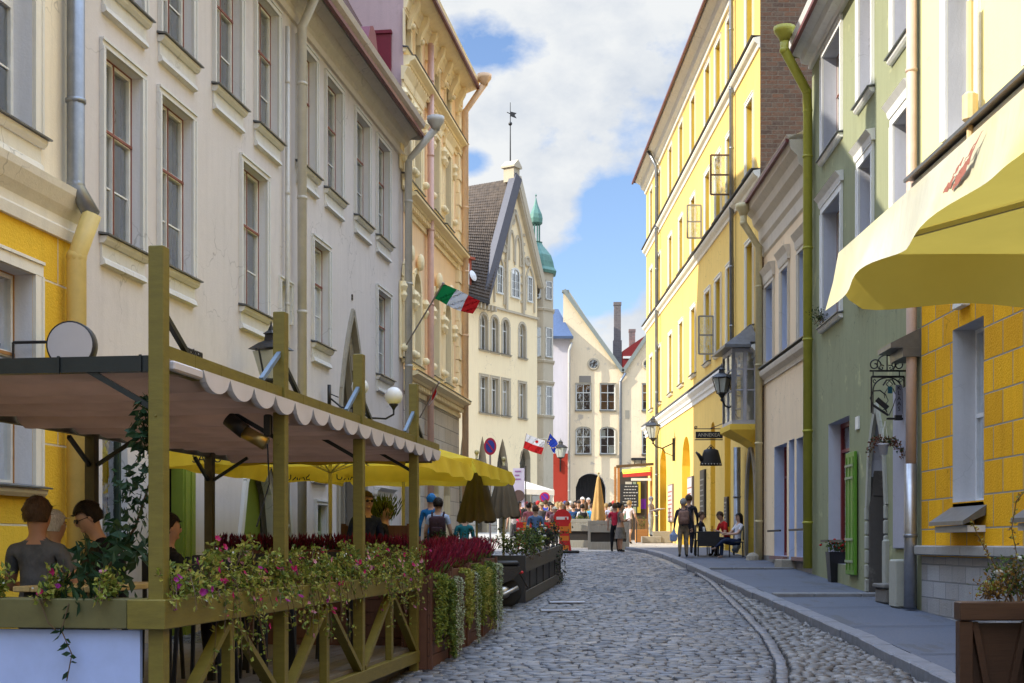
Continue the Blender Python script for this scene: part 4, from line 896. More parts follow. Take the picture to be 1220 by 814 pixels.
m = MB(); m.box(u1 - .25, u1 - .2, -.45, -.05, zb + .02, zb + 1.7); m.build('curtain', CURT, ori)
m = MB(); e = .25; z2 = zt_ + .12; m.add([(u0 - e, -pr - e, z2), (u1 + e, -pr - e, z2), (u1 + e, 0, z2), (u0 - e, 0, z2), (u0 + .4, -.1, z2 + .75), (u1 - .4, -.1, z2 + .75), (u0 - e, -pr - e, z2 + .08), (u1 + e, -pr - e, z2 + .08), (u1 + e, 0, z2 + .08), (u0 - e, 0, z2 + .08)], [(3, 2, 1, 0), (0, 1, 7, 6), (1, 2, 8, 7), (3, 0, 6, 9), (6, 7, 5, 4), (7, 8, 5), (9, 6, 4)]); m.build('oriel_roof', lead, ori)
m = MB(); z3 = zb - .12; m.add([(u0 - .06, -pr - .06, z3), (u1 + .06, -pr - .06, z3), (u1 + .06, 0, z3), (u0 - .06, 0, z3), (u0 - .06, -pr - .06, z3 - .16), (u1 + .06, -pr - .06, z3 - .16), (u0 + .1, -.25, z3 - .45), (u1 - .1, -.25, z3 - .45), (u0 + .3, 0, z3 - .65), (u1 - .3, 0, z3 - .65), (u1 + .06, 0, z3 - .16), (u0 - .06, 0, z3 - .16)], [(0, 1, 2, 3), (0, 1, 5, 4), (4, 5, 7, 6), (6, 7, 9, 8), (1, 2, 10, 5), (5, 10, 7), (7, 10, 9), (0, 3, 11, 4), (4, 11, 6), (6, 11, 8)]); m.build('corbel', yd, ori)

# ------------------------------------------------------------------ downpipes
gp = paint('pale grey pipe paint', (.50, .48, .43), .45); zincp = paint('zinc pipe', (.26, .28, .31), .38, .2, .7); ypipe = paint('yellow pipe paint', (.62, .47, .16), .5); opipe = paint('olive yellow pipe paint', (.40, .38, .05), .45)
bpipe = paint('pale ochre pipe paint', (.58, .50, .28), .5); ppipe = paint('pinkish beige pipe paint', (.62, .45, .36), .5); steel = paint('bare steel pipe', (.42, .42, .43), .35, .2, .8)
def LP(Y, off, z): n = Vector((.9894, -.1454)); return (LX(Y) + n.x * off, Y + n.y * off, z)
pipe([LP(16.0, .16, 14), LP(16.0, .16, 5.95), LP(16.05, .34, 5.6)], .105, zincp, 'zinc grey upper downpipe at the corner of the near yellow house')
pipe([LP(16.05, .34, 5.62), LP(16.0, .17, 5.1), LP(16.0, .17, .25)], .115, ypipe, 'yellow painted lower downpipe at the corner of the near yellow house')
pipe([LP(24.55, .7, 12.05), LP(24.75, .2, 11.2), LP(24.75, .2, .7)], .085, gp, 'pale grey downpipe between the middle windows of the grey house')
pipe([LP(33.2, .95, 11.9), LP(33.4, .22, 11.2), LP(33.45, .22, 1.0)], .095, gp, 'pale grey downpipe with hopper at the far end of the grey house', funnel=True)
pipe([LP(36.35, .16, 15.2), LP(36.35, .16, 1.1)], .09, paint('pink pipe paint', (.66, .42, .34), .5), 'pink downpipe between the bays of the peach house')
pipe([LP(41.1, .82, 15.7), LP(41.15, .22, 14.9), LP(41.2, .22, 1.2)], .1, paint('peach pipe paint', (.80, .55, .34), .5), 'peach coloured downpipe with hopper at the far corner of the peach house', funnel=True)
pipe([LP(24.2, .1, 11), LP(24.2, .1, 1)], .04, gp, 'thin grey conduit beside the pale downpipe of the grey house', group=None, name='conduit')
pipe([(6.36, 31.35, 13.45), (6.36, 31.35, 13.2), (6.93, 31.55, 12.3), (6.98, 31.7, 11.9), (6.98, 31.7, 1.1)], .11, opipe, 'olive yellow downpipe with wide hopper at the edge of the green house', funnel=True)
pipe([(6.55, 38.0, 11.0), (6.55, 38.0, 10.75), (7.02, 38.2, 10.1), (7.03, 38.25, 1.2)], .10, bpipe, 'pale ochre downpipe with hopper between beige and yellow houses', funnel=True)
pipe([(6.68, 22.45, 14.2), (6.68, 22.45, 5.0), (6.67, 22.45, 3.0)], .088, ppipe, 'pinkish upper downpipe at the corner of the block work house')
pipe([(6.66, 22.42, 3.02), (6.64, 22.4, .62)], .105, steel, 'bare steel lower downpipe at the corner of the block work house', clampmat=zincp)
pipe([(6.74, 42.3, 19.4), (6.9, 42.3, 18.8), (6.92, 42.3, 7.6)], .07, zincp, 'thin zinc downpipe on the near bay of the long yellow house')
pipe([(6.2, 61.0, 19.5), (6.56, 61.0, 18.8), (6.58, 61.0, 2.0)], .08, zincp, 'thin grey downpipe on the far bay of the long yellow house')
pipe([(6.83, 40.75, 4.6), (6.83, 40.75, 1.6), (6.75, 40.7, 1.45)], .11, zincp, 'short thick grey pipe under the oriel window')
zz = lambda y: zr(y, 105)
pipe([(xr(745, 105), 104.8, zz(445)), (xr(739, 105), 104.85, zz(455)), (xr(739, 105), 104.85, 2.8)], .11, zincp, 'dark downpipe from the valley between the two pale gables', group=None)
pipe([(xr(681, 104.4), 104.2, zz(410)), (xr(678, 104.1), 104.1, zz(420)), (xr(678, 104.1), 104.1, 2.8)], .1, gp, 'grey downpipe between the lilac front and the pale gable', group=None)
m = MB(); o0 = Vector((6.8, 21.6, 7.5))                  # pipework along the ledge of the nearest house
m.tube([(6.6, 21.9, 7.35), (6.6, 17.0, 7.35), (6.6, 10, 7.35)], .055, 8); m.tube([(6.6, 19.35, 9.5), (6.6, 19.35, 6.3)], .05, 8); m.lathe((6.6, 19.35, 7.75), [(.05, 0), (.11, .05), (.11, .4), (.05, .45)], 10)
one(m, 'ledge_pipe', paint('cream yellow pipe', (.74, .55, .3), .5), 'cream yellow horizontal pipe run under the ledge of the nearest house', 'pipe')
# ------------------------------------------------------------------ people
SK = {}
def skin_mat(c=(.50, .30, .21)): return paint('skin %.2f' % c[0], c, .55, .08, 0, 8, .03)
def cmat(c, k='cloth'):
    nme = '%s %.2f %.2f %.2f' % ((k,) + tuple(c[:3]))
    if nme in MC: return MC[nme]
    m, n, b = nt(nme); v = coords(n, (1, 1, 1) if k != 'hair' else (30, 30, 4)); f = noise(n, v, 7 if k != 'hair' else 3, 5, .6)
    n.links.new(mix(n, ramp(n, f, [(.3, 0), (.7, 1)]), sc(c, .62), sc(c, 1.25)), b.inputs['Base Color']); b.inputs['Roughness'].default_value = .85 if k != 'hair' else .5; b.inputs['Specular IOR Level'].default_value = .2
    bump(n, b, f if k == 'hair' else noise(n, coords(n, (1, 1, .55)), 9, 3, .5), .9, .035 if k != 'hair' else .01); MC[nme] = m; return m
POSES = {
 'stand': dict(pel=(0, 0, .95), ch=(0, 0, 1.33), lk=(.10, 0, .50), la=(.11, .02, .09), rk=(-.10, -.02, .50), ra=(-.11, 0, .09), le=(.25, .02, 1.13), lw=(.27, -.06, .89), re=(-.25, .02, 1.13), rw=(-.27, -.06, .89)),
 'walk': dict(pel=(0, 0, .94), ch=(0, -.02, 1.32), lk=(.09, -.18, .54), la=(.09, -.30, .10), rk=(-.09, .06, .50), ra=(-.09, .34, .17), le=(.25, .10, 1.13), lw=(.26, .05, .90), re=(-.25, -.08, 1.12), rw=(-.24, -.26, .95)),
 'hips': dict(pel=(0, 0, .95), ch=(0, 0, 1.33), lk=(.12, -.04, .50), la=(.14, 0, .09), rk=(-.10, -.02, .50), ra=(-.11, 0, .09), le=(.38, .06, 1.16), lw=(.20, -.10, 1.02), re=(-.25, .02, 1.13), rw=(-.20, -.24, 1.08)),
 'fold': dict(pel=(0, 0, .95), ch=(0, 0, 1.33), lk=(.10, 0, .50), la=(.11, .02, .09), rk=(-.10, -.02, .50), ra=(-.11, 0, .09), le=(.24, -.04, 1.12), lw=(.05, -.26, 1.14), re=(-.24, -.04, 1.12), rw=(-.05, -.27, 1.20)),
 'sit': dict(pel=(0, 0, .52), ch=(0, .02, .92), lk=(.13, -.44, .52), la=(.13, -.42, .09), rk=(-.13, -.44, .52), ra=(-.13, -.46, .09), le=(.27, -.08, .72), lw=(.16, -.34, .74), re=(-.27, -.08, .72), rw=(-.16, -.34, .74)),
 'sitlean': dict(pel=(0, 0, .52), ch=(0, -.14, .90), lk=(.13, -.44, .52), la=(.13, -.42, .09), rk=(-.13, -.44, .52), ra=(-.13, -.46, .09), le=(.29, -.26, .66), lw=(.12, -.46, .78), re=(-.29, -.26, .66), rw=(-.12, -.46, .78), nk=(0, -.20, 1.08), hd=(0, -.30, 1.16)),
 'sitreach': dict(pel=(0, 0, .52), ch=(0, -.03, .92), lk=(.13, -.44, .52), la=(.13, -.42, .09), rk=(-.13, -.44, .52), ra=(-.13, -.46, .09), le=(.27, -.10, .72), lw=(.16, -.34, .74), re=(-.30, -.22, .76), rw=(-.26, -.50, .84)),
 'sitcross': dict(pel=(0, .05, .52), ch=(0, .12, .90), lk=(.10, -.40, .56), la=(-.16, -.58, .34), rk=(-.10, -.42, .52), ra=(-.10, -.40, .09), le=(.25, -.06, .74), lw=(.05, -.34, .72), re=(-.25, -.06, .74), rw=(-.02, -.36, .76)),
 'serve': dict(pel=(0, 0, .95), ch=(0, 0, 1.33), lk=(.10, 0, .50), la=(.11, .02, .09), rk=(-.10, -.02, .50), ra=(-.11, 0, .09), le=(.24, -.06, 1.12), lw=(.22, -.34, 1.20), re=(-.24, -.06, 1.12), rw=(-.22, -.34, 1.20)),
}
def body_mesh(pose, sleeves, legs, skirt):
    key = (pose, sleeves, legs, skirt)
    if key in SK: return SK[key]
    p = {k: Vector(v) for k, v in POSES[pose].items()}
    pel, ch = p['pel'], p['ch']; up = (ch - pel).normalized()
    nk = p.get('nk', ch + Vector((0, 0, .165)) + up * .0); hd = p.get('hd', nk + Vector((0, -.02, .16))); hu = (hd - nk).normalized(); hu = (hu + Vector((0, 0, 1.2))).normalized() if 'nk' not in p else (Vector((0, -.45, .9))).normalized()
    fw = Vector((0, -1, 0)); fw = (fw - hu * fw.dot(hu)).normalized()
    V = []; Rr = []; E = []; seg = []
    def v(q, r, par=None, tg=None, ry=None):
        V.append(Vector(q)); Rr.append((r, ry or r)); i = len(V) - 1
        if par is not None: E.append((par, i)); seg.append((V[par], V[i], tg))
        return i
    a = v(pel, .145, None, None, .11); b = v(pel.lerp(ch, .45), .145, a, 'T', .11); c = v(ch, .175, b, 'T', .13); d = v(ch + up * .095, .125, c, 'T', .095); e = v(nk, .058, d, 'N'); 
    f = v(nk + hu * .06, .066, e, 'H'); h1 = v(nk + hu * .125 + fw * .012, .094, f, 'H', .098); h2 = v(nk + hu * .195 + fw * .004, .096, h1, 'H', .106); h3 = v(nk + hu * .265, .052, h2, 'H', .06)
    for s, L in ((1, 'l'), (-1, 'r')):
        k, an = p[L + 'k'], p[L + 'a']; hp = pel + Vector((s * .095, 0, -.05)); i = v(hp, .112, a, 'P'); j = v(hp.lerp(k, .5), .095, i, 'P'); j = v(k, .07, j, 'P'); q = v(k.lerp(an, .35) + Vector((0, .015, 0)), .068, j, 'L'); q = v(an, .038, q, 'L')
        fd = Vector((0, -1, 0)); q = v(an + Vector((0, -.02, -.045)), .042, q, 'S'); q = v(an + fd * .15 + Vector((0, 0, -.055)), .036, q, 'S', .03)
        sh = ch + up * .085 + Vector((s * .175, 0, 0)); el, wr = p[L + 'e'], p[L + 'w']; i = v(sh, .07, d, 'T'); i = v(sh.lerp(el, .5), .054, i, 'U'); i = v(el, .044, i, 'U'); i = v(el.lerp(wr, .5), .036, i, 'F'); i = v(wr, .026, i, 'F')
        fdv = (wr - el).normalized(); sd = fdv.cross(Vector((0, 0, 1))); sd = sd.normalized() if sd.length > .1 else Vector((0, 1, 0)); cl = Vector((0, 0, -1)) if abs(fdv.z) < .7 else Vector((-s, 0, 0))
        pm = v(wr + fdv * .05, .03, i, 'K', .02)
        for m_, (o, ln) in enumerate(((-.027, .062), (-.009, .075), (.009, .07), (.027, .052))):
            f1 = v(wr + fdv * .085 + sd * o, .0095, pm, 'K'); f2 = v(wr + fdv * (.085 + ln * .5) + sd * o * 1.15 + cl * .012, .0085, f1, 'K'); v(wr + fdv * (.085 + ln * .8) + sd * o * 1.15 + cl * .036, .007, f2, 'K')
        t1 = v(wr + fdv * .04 - sd * .036 + cl * .008, .011, pm, 'K'); v(wr + fdv * .075 - sd * .047 + cl * .026, .009, t1, 'K')
    me = bpy.data.meshes.new('body'); me.from_pydata([tuple(q) for q in V], E, []); ob = bpy.data.objects.new('body', me); COL.objects.link(ob)
    md = ob.modifiers.new('s', 'SKIN'); md.use_smooth_shade = True; md.branch_smoothing = .6
    for i, sv in enumerate(me.skin_vertices[0].data): sv.radius = Rr[i]; sv.use_root = (i == 0)
    sb = ob.modifiers.new('d', 'SUBSURF'); sb.levels = 2; sb.render_levels = 2
    bpy.context.view_layer.update(); r = bpy.data.meshes.new_from_object(ob.evaluated_get(bpy.context.evaluated_depsgraph_get())); bpy.data.objects.remove(ob)
    # face features, ears, chin and skirt joined into the same skin
    bm = bmesh.new(); bm.from_mesh(r); n0 = len(bm.verts)
    hc = nk + hu * .165; rt = hu.cross(fw).normalized()
    def blob(cc, sx, sy, sz, tg_):
        o = bmesh.ops.create_uvsphere(bm, u_segments=8, v_segments=6, radius=1)
        for q in o['verts']: q.co = cc + rt * q.co.x * sx + fw * q.co.y * sy + hu * q.co.z * sz
    blob(hc + fw * .098 + hu * -.01, .013, .02, .024, 0); blob(hc + fw * .07 + hu * -.075, .035, .028, .022, 0)
    for s in (-1, 1): blob(hc + rt * s * .088 + hu * -.005 - fw * .005, .012, .02, .032, 0)
    n1 = len(bm.verts)
    if skirt:
        pts = []; z0 = min(p['lk'].z, p['rk'].z) - .02; n = 20
        rings = [(pel.z + .12, .135, .10), (pel.z - .05, .175, .14), ((pel.z + z0) / 2, .20, .17), (z0, .235, .20)]; rv = []
        for (z, rx, ry) in rings: rv.append([bm.verts.new((rx * (1 + .06 * math.sin(k * 5)) * math.cos(2 * math.pi * k / n), ry * (1 + .06 * math.sin(k * 5)) * math.sin(2 * math.pi * k / n) + pel.y, z)) for k in range(n)])
        sf = [bm.faces.new((rv[i][k], rv[i][(k + 1) % n], rv[i + 1][(k + 1) % n], rv[i + 1][k])) for i in range(3) for k in range(n)]
    bm.verts.ensure_lookup_table(); bm.to_mesh(r); sset = set()
    order = {'H': 0, 'N': 0, 'T': 1, 'U': 1 if sleeves != 'none' else 0, 'F': 1 if sleeves == 'long' else 0, 'K': 0, 'P': 2, 'L': 2 if legs == 'long' else 0, 'S': 3}
    bm.free(); mi = []
    for f in r.polygons:
        cpt = f.center; vi = f.vertices[0]
        if n0 <= vi < n1: mi.append(0); continue
        if vi >= n1: mi.append(2); continue
        best, bt = 9, 'T'
        for (A, B, t) in seg:
            ab = B - A; u = max(0, min(1, (cpt - A).dot(ab) / max(1e-6, ab.length_squared))); dd = (A + ab * u - cpt).length
            if t == 'P' and u < 0: continue
            if dd < best: best, bt = dd, t
        k = order[bt]
        if bt == 'T' and (cpt - pel).dot(up) < .02: k = 2
        if bt == 'U' and sleeves == 'short':
            k = 1 if (cpt - p['le']).length > .14 and (cpt - p['re']).length > .14 else 0
        if legs == 'short' and bt == 'P' and pose in ('stand', 'walk', 'hips', 'fold', 'serve') and cpt.z < .60: k = 0
        mi.append(k)
    r.materials.clear()
    for _ in range(4): r.materials.append(MC['skin 0.50'])
    r.polygons.foreach_set('material_index', mi); r.polygons.foreach_set('use_smooth', [True] * len(r.polygons))
    # hair / hat / eyes meshes in the same frame
    def cap(style):
        m = MB(); n, L = 14, 9; vs = []; fs = []
        for i in range(L + 1):
            t = math.pi * i / L * (.70 if style != 'long' else .80)
            for k in range(n):
                ph = 2 * math.pi * k / n; x = math.sin(t) * math.cos(ph); y = math.sin(t) * math.sin(ph); z = math.cos(t)
                front = y > .25
                if front: z = max(z, .34 + .10 * abs(x) + .05 * math.sin(k * 3.7)); 
                rr = 1.0 + .05 * math.sin(k * 2.3 + i * 1.7) + .045 * math.sin(k * 5.1 + i * 2.9)
                ext = (.35 if style == 'long' and z < -.1 else 0)
                vs.append(hc + hu * .02 + rt * x * .103 * rr * (1 + ext * .3) + fw * (y * .118 - .012) * rr + hu * (z * .125 - ext * .5))
        for i in range(L):
            for k in range(n): fs.append((i * n + k, i * n + (k + 1) % n, (i + 1) * n + (k + 1) % n, (i + 1) * n + k))
        m.add(vs, fs)
        if style != 'hat':                          # loose strands lying over the cap of hair
            R = random.Random(len(style))
            for k in range(420):
                i = R.randint(0, L - 2); j = R.randint(0, n - 1); p = vs[i * n + j].lerp(vs[(i + 1) * n + (j + 1) % n], R.random()); out = (p - hc).normalized(); dn = (vs[(i + 1) * n + j] - vs[i * n + j]).normalized(); sd = out.cross(dn)
                d_ = (dn + sd * R.uniform(-.5, .5) + out * R.uniform(.0, .35)).normalized(); l = R.uniform(.02, .045); q = p + out * .002; m.add([q - sd * .003, q + sd * .003, q + d_ * l], [(0, 1, 2)])
        if style == 'bun': m.ball(hc + hu * .12 - fw * .10, .05, 8)
        if style == 'hat':
            m.T = Matrix(); 
            br = [(hc + hu * .06 + rt * math.cos(2 * math.pi * k / n) * .10 + fw * math.sin(2 * math.pi * k / n) * .115) for k in range(n)]; bo = [(hc + hu * .045 + rt * math.cos(2 * math.pi * k / n) * .12 + fw * (math.sin(2 * math.pi * k / n) * .13 + (.06 if math.sin(2 * math.pi * k / n) > .2 else 0))) for k in range(n)]
            m.add(br + bo, [(k, (k + 1) % n, n + (k + 1) % n, n + k) for k in range(n)])
        me_ = m.build('tmp', DARK, None, True); q = me_.data; bpy.data.objects.remove(me_); return q
    def face():
        m = MB()
        for s in (-1, 1):
            m.ball(hc + rt * s * .034 + fw * .090 + hu * .012, .0105, 6)
            m.bar(hc + rt * s * .018 + fw * .097 + hu * .034, hc + rt * s * .05 + fw * .088 + hu * .034, .007, .007)
        m.bar(hc - rt * .024 + fw * .094 + hu * -.046, hc + rt * .024 + fw * .094 + hu * -.046, .008, .009)
        me_ = m.build('tmp', DARK); q = me_.data; bpy.data.objects.remove(me_); return q
    def shades():
        m = MB()
        for s in (-1, 1): m.box(0, 0, 0, 0, 0, 0) if False else m.ball(hc + rt * s * .035 + fw * .098 + hu * .012, .024, 8, 0, 1, .5, .8); m.bar(hc + rt * s * .06 + fw * .09 + hu * .015, hc + rt * s * .09 + hu * .01, .006)
        m.bar(hc - rt * .03 + fw * .104 + hu * .016, hc + rt * .03 + fw * .104 + hu * .016, .006)
        me_ = m.build('tmp', DARK, None, True); q = me_.data; bpy.data.objects.remove(me_); return q
    SK[key] = (r, {k: cap(k) for k in ('short', 'long', 'bun', 'hat')}, face(), shades(), dict(nk=nk, hc=hc, hu=hu, fw=fw, ch=ch, pel=pel)); return SK[key]
skin_mat()
HAIR = {'dark': (.02, .014, .01), 'brown': (.08, .045, .025), 'blond': (.38, .26, .12), 'grey': (.35, .34, .33), 'white': (.7, .7, .68), 'red': (.25, .08, .03)}
def person(label, x, y, z, face_deg, h=1.72, pose='stand', shirt=(.2, .2, .25), legsc=(.05, .06, .1), hair='brown', style='short', sleeves='short', legs='long', skirt=False, shoes=(.03, .03, .03), skin=(.50, .30, .21), group=None, glasses=False, hatc=None):
    """face_deg: 0 looks back at the camera, 180 away from it, 90 towards +x"""
    r, caps, fc, shd, info = body_mesh(pose, sleeves, legs, skirt)
    o = bpy.data.objects.new('person', r); COL.objects.link(o); o.location = (x, y, z); o.rotation_euler = (0, 0, math.radians(face_deg)); s = h / 1.745; o.scale = (s, s, s)
    tag(o, label, 'person', group); mats = [skin_mat(skin), cmat(shirt), cmat(legsc), cmat(shoes)]
    for i, m_ in enumerate(mats): o.material_slots[i].link = 'OBJECT'; o.material_slots[i].material = m_
    hcz = hatc or HAIR[hair]; c = bpy.data.objects.new('hair' if not hatc else 'cap', caps[style if not hatc else 'hat']); COL.objects.link(c); c.parent = o; c.material_slots[0].link = 'OBJECT'; c.material_slots[0].material = cmat(hcz, 'hair')
    if glasses: f = bpy.data.objects.new('sunglasses', shd)
    else: f = bpy.data.objects.new('facial_features', fc)
    COL.objects.link(f); f.parent = o; return o
def backpack(o, label, col, h=1):
    i = body_mesh('stand', 'short', 'long', False)[4]; m = MB(); m.box(-.16, .16, .13, .28, .98, 1.42, 0, .05); m.box(-.12, .12, .27, .33, 1.0, 1.2, 0, .03)
    for s in (-1, 1): m.tube([(s * .11, .14, 1.40), (s * .12, .02, 1.50), (s * .12, -.13, 1.38), (s * .13, -.12, 1.15), (s * .14, .13, 1.03)], .02, 6)
    b = one(m, 'backpack', cmat(col, 'bag'), label, 'backpack', tuple(o.location), o.rotation_euler[2], smooth=True); b.scale = o.scale
# ------------------------------------------------------------------ the olive timber dining terrace on the left
TA = math.atan2(.9894, .1454); TO = Vector((-2.235, 8.5)); Td = Vector((.1454, .9894)); Tn = Vector((-.9894, .1454))
def TW(u, v, z=0): q = TO + Td * u + Tn * v; return (q.x, q.y, z)
def TU(px): return 5584 / (845 - px) / .9894 - 8.5 / .9894      # distance along the terrace side for an image column
olive = wood('olive green timber paint', (.18, .145, .02), .5, (2, 2, 9)); oliveD = paint('dark olive brown paint', (.07, .055, .02), .5, .3); steelD = paint('dark steel bar', (.02, .025, .025), .35, .2, .3); steelB = paint('sky tinted steel bar', (.14, .20, .28), .6, .2, 0)  # steelB: sky reflection on the near stays, put into the bar colour
canv = cloth('grey pink canvas', (.66, .50, .41), .4, .85, .3)
PU = [0, TU(333.5), TU(427), TU(492.5)]; IU = [4.15, 7.24]; ZT = 3.575; ZB = 2.945
P = thing('pergola', 'olive painted timber pergola with gathered grey canvas roof over the dining terrace', 'pergola', (TO.x, TO.y, 0), TA)
def vbr(u, v, z, du, dv, dz, mat, nm='brace', w=.035): m = MB(); m.bar((u, v, z), (u + du, v + dv, z + dz), w); return m.build(nm, mat, P)
for i, u in enumerate(PU):
    m = MB(); m.box(u - .05, u + .05, -.05, .05, .05, ZT, 0, .006)
    for q in (.9, 1.9): m.ball((u - .051, 0, q + .6), .008, 6)
    m.build('post', olive, P)
    if i: vbr(u - .03, 0, 3.24, -.45, .0, -.27, steelB)
    vbr(u + .05, 0, 3.18, .42, .0, -.22, steelD); vbr(u, .05, 2.56, 0, .42, .24, steelD)
for u in IU:
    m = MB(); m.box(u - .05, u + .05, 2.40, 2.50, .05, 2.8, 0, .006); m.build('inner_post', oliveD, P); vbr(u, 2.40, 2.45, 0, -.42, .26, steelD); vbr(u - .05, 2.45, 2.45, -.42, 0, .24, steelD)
m = MB()
for k in range(18): m.box(.055 + k * .485, .055 + k * .485 + .481, -.03, .03, 2.80, ZB + .015, 0)
m.build('side_beam', olive, P)
vd = -math.atan2(.1454, .9894)
m = MB(); dirx = Vector((-.9894 * 1, .1454, 0))
# front beam is square to the side beam: local +y
m.box(-.03, .04, .055, 2.5, 2.785, 2.885, 0); 
for k in range(5): m.box(-.045, -.031, .1 + k * .55, .115 + k * .55, 2.78, 2.89)
m.build('front_beam', steelD, P)
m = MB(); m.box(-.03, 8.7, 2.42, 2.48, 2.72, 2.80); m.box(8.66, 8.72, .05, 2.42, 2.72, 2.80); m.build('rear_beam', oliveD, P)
# canvas: shallow gathered waves running across
def canvas():
    m = MB(); per = .505; nu = 10; W = 17; nv = 8; u = .06; vs = []; rows = []
    R = random.Random(4); us = []
    for k in range(W):
        dp = R.uniform(.10, .14) if k else .05
        if k % 5 == 0 and k: dp = .17
        for j in range(nu + (1 if k == W - 1 else 0)):
            t = j / nu; us.append((.06 + (k + t) * per, -dp * (1 - (2 * t - 1) ** 2) ** .7 if k else -.06 * (1 - (2 * t - 1) ** 2), k))
    for (uu, dz, k) in us:
        for j in range(nv + 1): 
            vv = -.045 + j / nv * 2.45; rows.append((uu, vv, 2.86 + dz * (1 - .35 * math.sin(math.pi * j / nv)) - .05 * math.sin(math.pi * j / nv) + R.uniform(-.004, .004)))
    n = nv + 1; fs = [(i * n + j, (i + 1) * n + j, (i + 1) * n + j + 1, i * n + j + 1) for i in range(len(us) - 1) for j in range(nv)]
    o2 = len(rows); rows2 = [(a, b, c + .012) for a, b, c in rows]
    m.add(rows, fs); m.add(rows2, [f[::-1] for f in fs]); o = m.build('canopy', canv, P, True)
    # hanging scallop ends on the street side
    m = MB()
    for k in range(1, W):
        dp = .165 if k % 5 == 0 else .125; c = .06 + (k + .5) * per; e = []; 
        for j in range(11): t = j / 10; e.append((.06 + (k + t) * per + .008, -.075, 2.86 - dp * (1 - (2 * t - 1) ** 2) ** .6 - .002))
        e = [(e[0][0], -.075, 2.865)] + e + [(e[-1][0], -.075, 2.865)]
        e2 = [(a, -.025, c_) for a, b_, c_ in e]; L = len(e); m.add(e + e2, [tuple(range(L)), tuple(range(2 * L - 1, L - 1, -1))] + [(i, i + 1, L + i + 1, L + i) for i in range(L - 1)])
    m.box(.07, .56, -.075, -.025, 2.80, 2.865, 0, .012)
    m.build('scallop_edge', cloth('pale canvas edge', (.68, .64, .64), .15, .85, .15), o, False)
canvas()
# fence with planter troughs
FZ = thing('planter_fence', 'olive trough planter fence with white front panel around the dining terrace', 'fence', (TO.x, TO.y, 0), TA)
m = MB(); m.box(-.12, 7.62, -.09, .16, 1.158, 1.345, 0, .006); m.build('side_trough', olive, FZ)
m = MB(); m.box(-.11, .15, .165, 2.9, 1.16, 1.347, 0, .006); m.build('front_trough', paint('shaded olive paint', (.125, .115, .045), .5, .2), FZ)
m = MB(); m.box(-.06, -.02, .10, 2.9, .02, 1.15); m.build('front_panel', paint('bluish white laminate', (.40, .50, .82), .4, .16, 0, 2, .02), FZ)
m = MB(); m.box(.06, 7.7, -.055, .02, .29, .43, 0, .006); m.build('bottom_rail', olive, FZ)
PP = PU + [7.45]
for i in range(3):
    a, b = PU[i], PU[i + 1]; c = (a + b) / 2
    m = MB(); m.box(c - .045, c + .045, -.04, .03, .43, 1.157, 0, .005); m.build('upright', olive, FZ)
    m = MB(); m.bar((a + .08, -.01, .45), (c - .07, -.01, 1.12), .05, .085, 0, (0, 1, 0)); m.build('diagonal_strut', olive, FZ); m = MB(); m.bar((b - .08, -.01, .45), (c + .07, -.01, 1.12), .05, .085, 0, (0, 1, 0)); m.build('diagonal_strut', olive, FZ)
m = MB(); m.box(.0, 7.7, .03, 4.6, .33, .44)
for k in range(24): m.box(.0, 7.7, .03 + k * .19, .03 + k * .19 + .183, .441, .462)
o = one(m, 'terrace_deck', wood('grey deck boards', (.17, .15, .13), .6, (1, 14, 1)), 'raised grey board deck inside the olive timber terrace', 'deck', (TO.x, TO.y, 0), TA)
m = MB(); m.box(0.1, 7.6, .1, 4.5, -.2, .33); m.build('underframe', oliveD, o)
# spotlight on the second post
S = thing('spotlight', 'black and brass cylinder spotlight clamped to the second terrace post', 'spotlight', TW(PU[1] - .02, .12, 2.58), TA)
m = MB(); m.tube([(-.05, .30, .13), (-.05, .16, .02)], .062, 14); m.build('hood', DARK, S, True); m = MB(); m.tube([(-.05, .16, .02), (-.05, -.02, -.08)], .055, 14); m.build('housing', paint('brass lamp housing', (.35, .26, .10), .3, .2, .7), S, True)
m = MB(); m.box(-.06, .0, -.06, .0, -.02, .16, 0, .01); m.tube([(-.05, -.03, -.08), (-.03, -.04, -.4), (-.05, .06, -.75)], .007, 5); m.build('clamp', DARK, S)
# tables and tall stools on the deck
pine = wood('pale pine board', (.50, .36, .15), .5, (1, 14, 1))
def table(u, v, label, L=1.2, W=.65, z=1.40):
    t = thing('bar_table', label, 'table', TW(u, v, .46), TA, 'pine bar tables on the terrace'); m = MB()
    for k in range(5): m.box(-L / 2, L / 2, -W / 2 + k * W / 5, -W / 2 + (k + 1) * W / 5 - .006, z - .50, z - .46, 0, .005)
    m.build('table_top', pine, t)
    for a in (-1, 1):
        for b in (-1, 1): m = MB(); m.box(a * (L / 2 - .1) - .03, a * (L / 2 - .1) + .03, b * (W / 2 - .08) - .03, b * (W / 2 - .08) + .03, 0, z - .501); m.build('leg', DARK, t)
table(1.2, 1.0, 'pine topped table in front of the person in the grey t-shirt'); table(3.0, .75, 'pine topped table by the person in black reaching out'); table(5.0, .8, 'pine topped table behind the middle of the flower troughs')
def stool(u, v, label, z=.72):
    t = thing('tall_chair', label, 'chair', TW(u, v, .46), TA, 'dark tall chairs on the terrace'); m = MB(); m.box(-.2, .2, -.2, .2, z - .03, z, 0, .01); m.build('seat', DARK, t)
    for a in (-1, 1):
        for b in (-1, 1): m = MB(); m.bar((a * .17, b * .17, z - .03), (a * .2, b * .2, 0), .028); m.build('leg', DARK, t)
    m = MB(); m.box(.17, .2, -.19, .19, z + .15, z + .42, 0, .01); m.box(.17, .2, -.18, -.15, z, z + .2); m.box(.17, .2, .15, .18, z, z + .2); m.build('backrest', DARK, t)
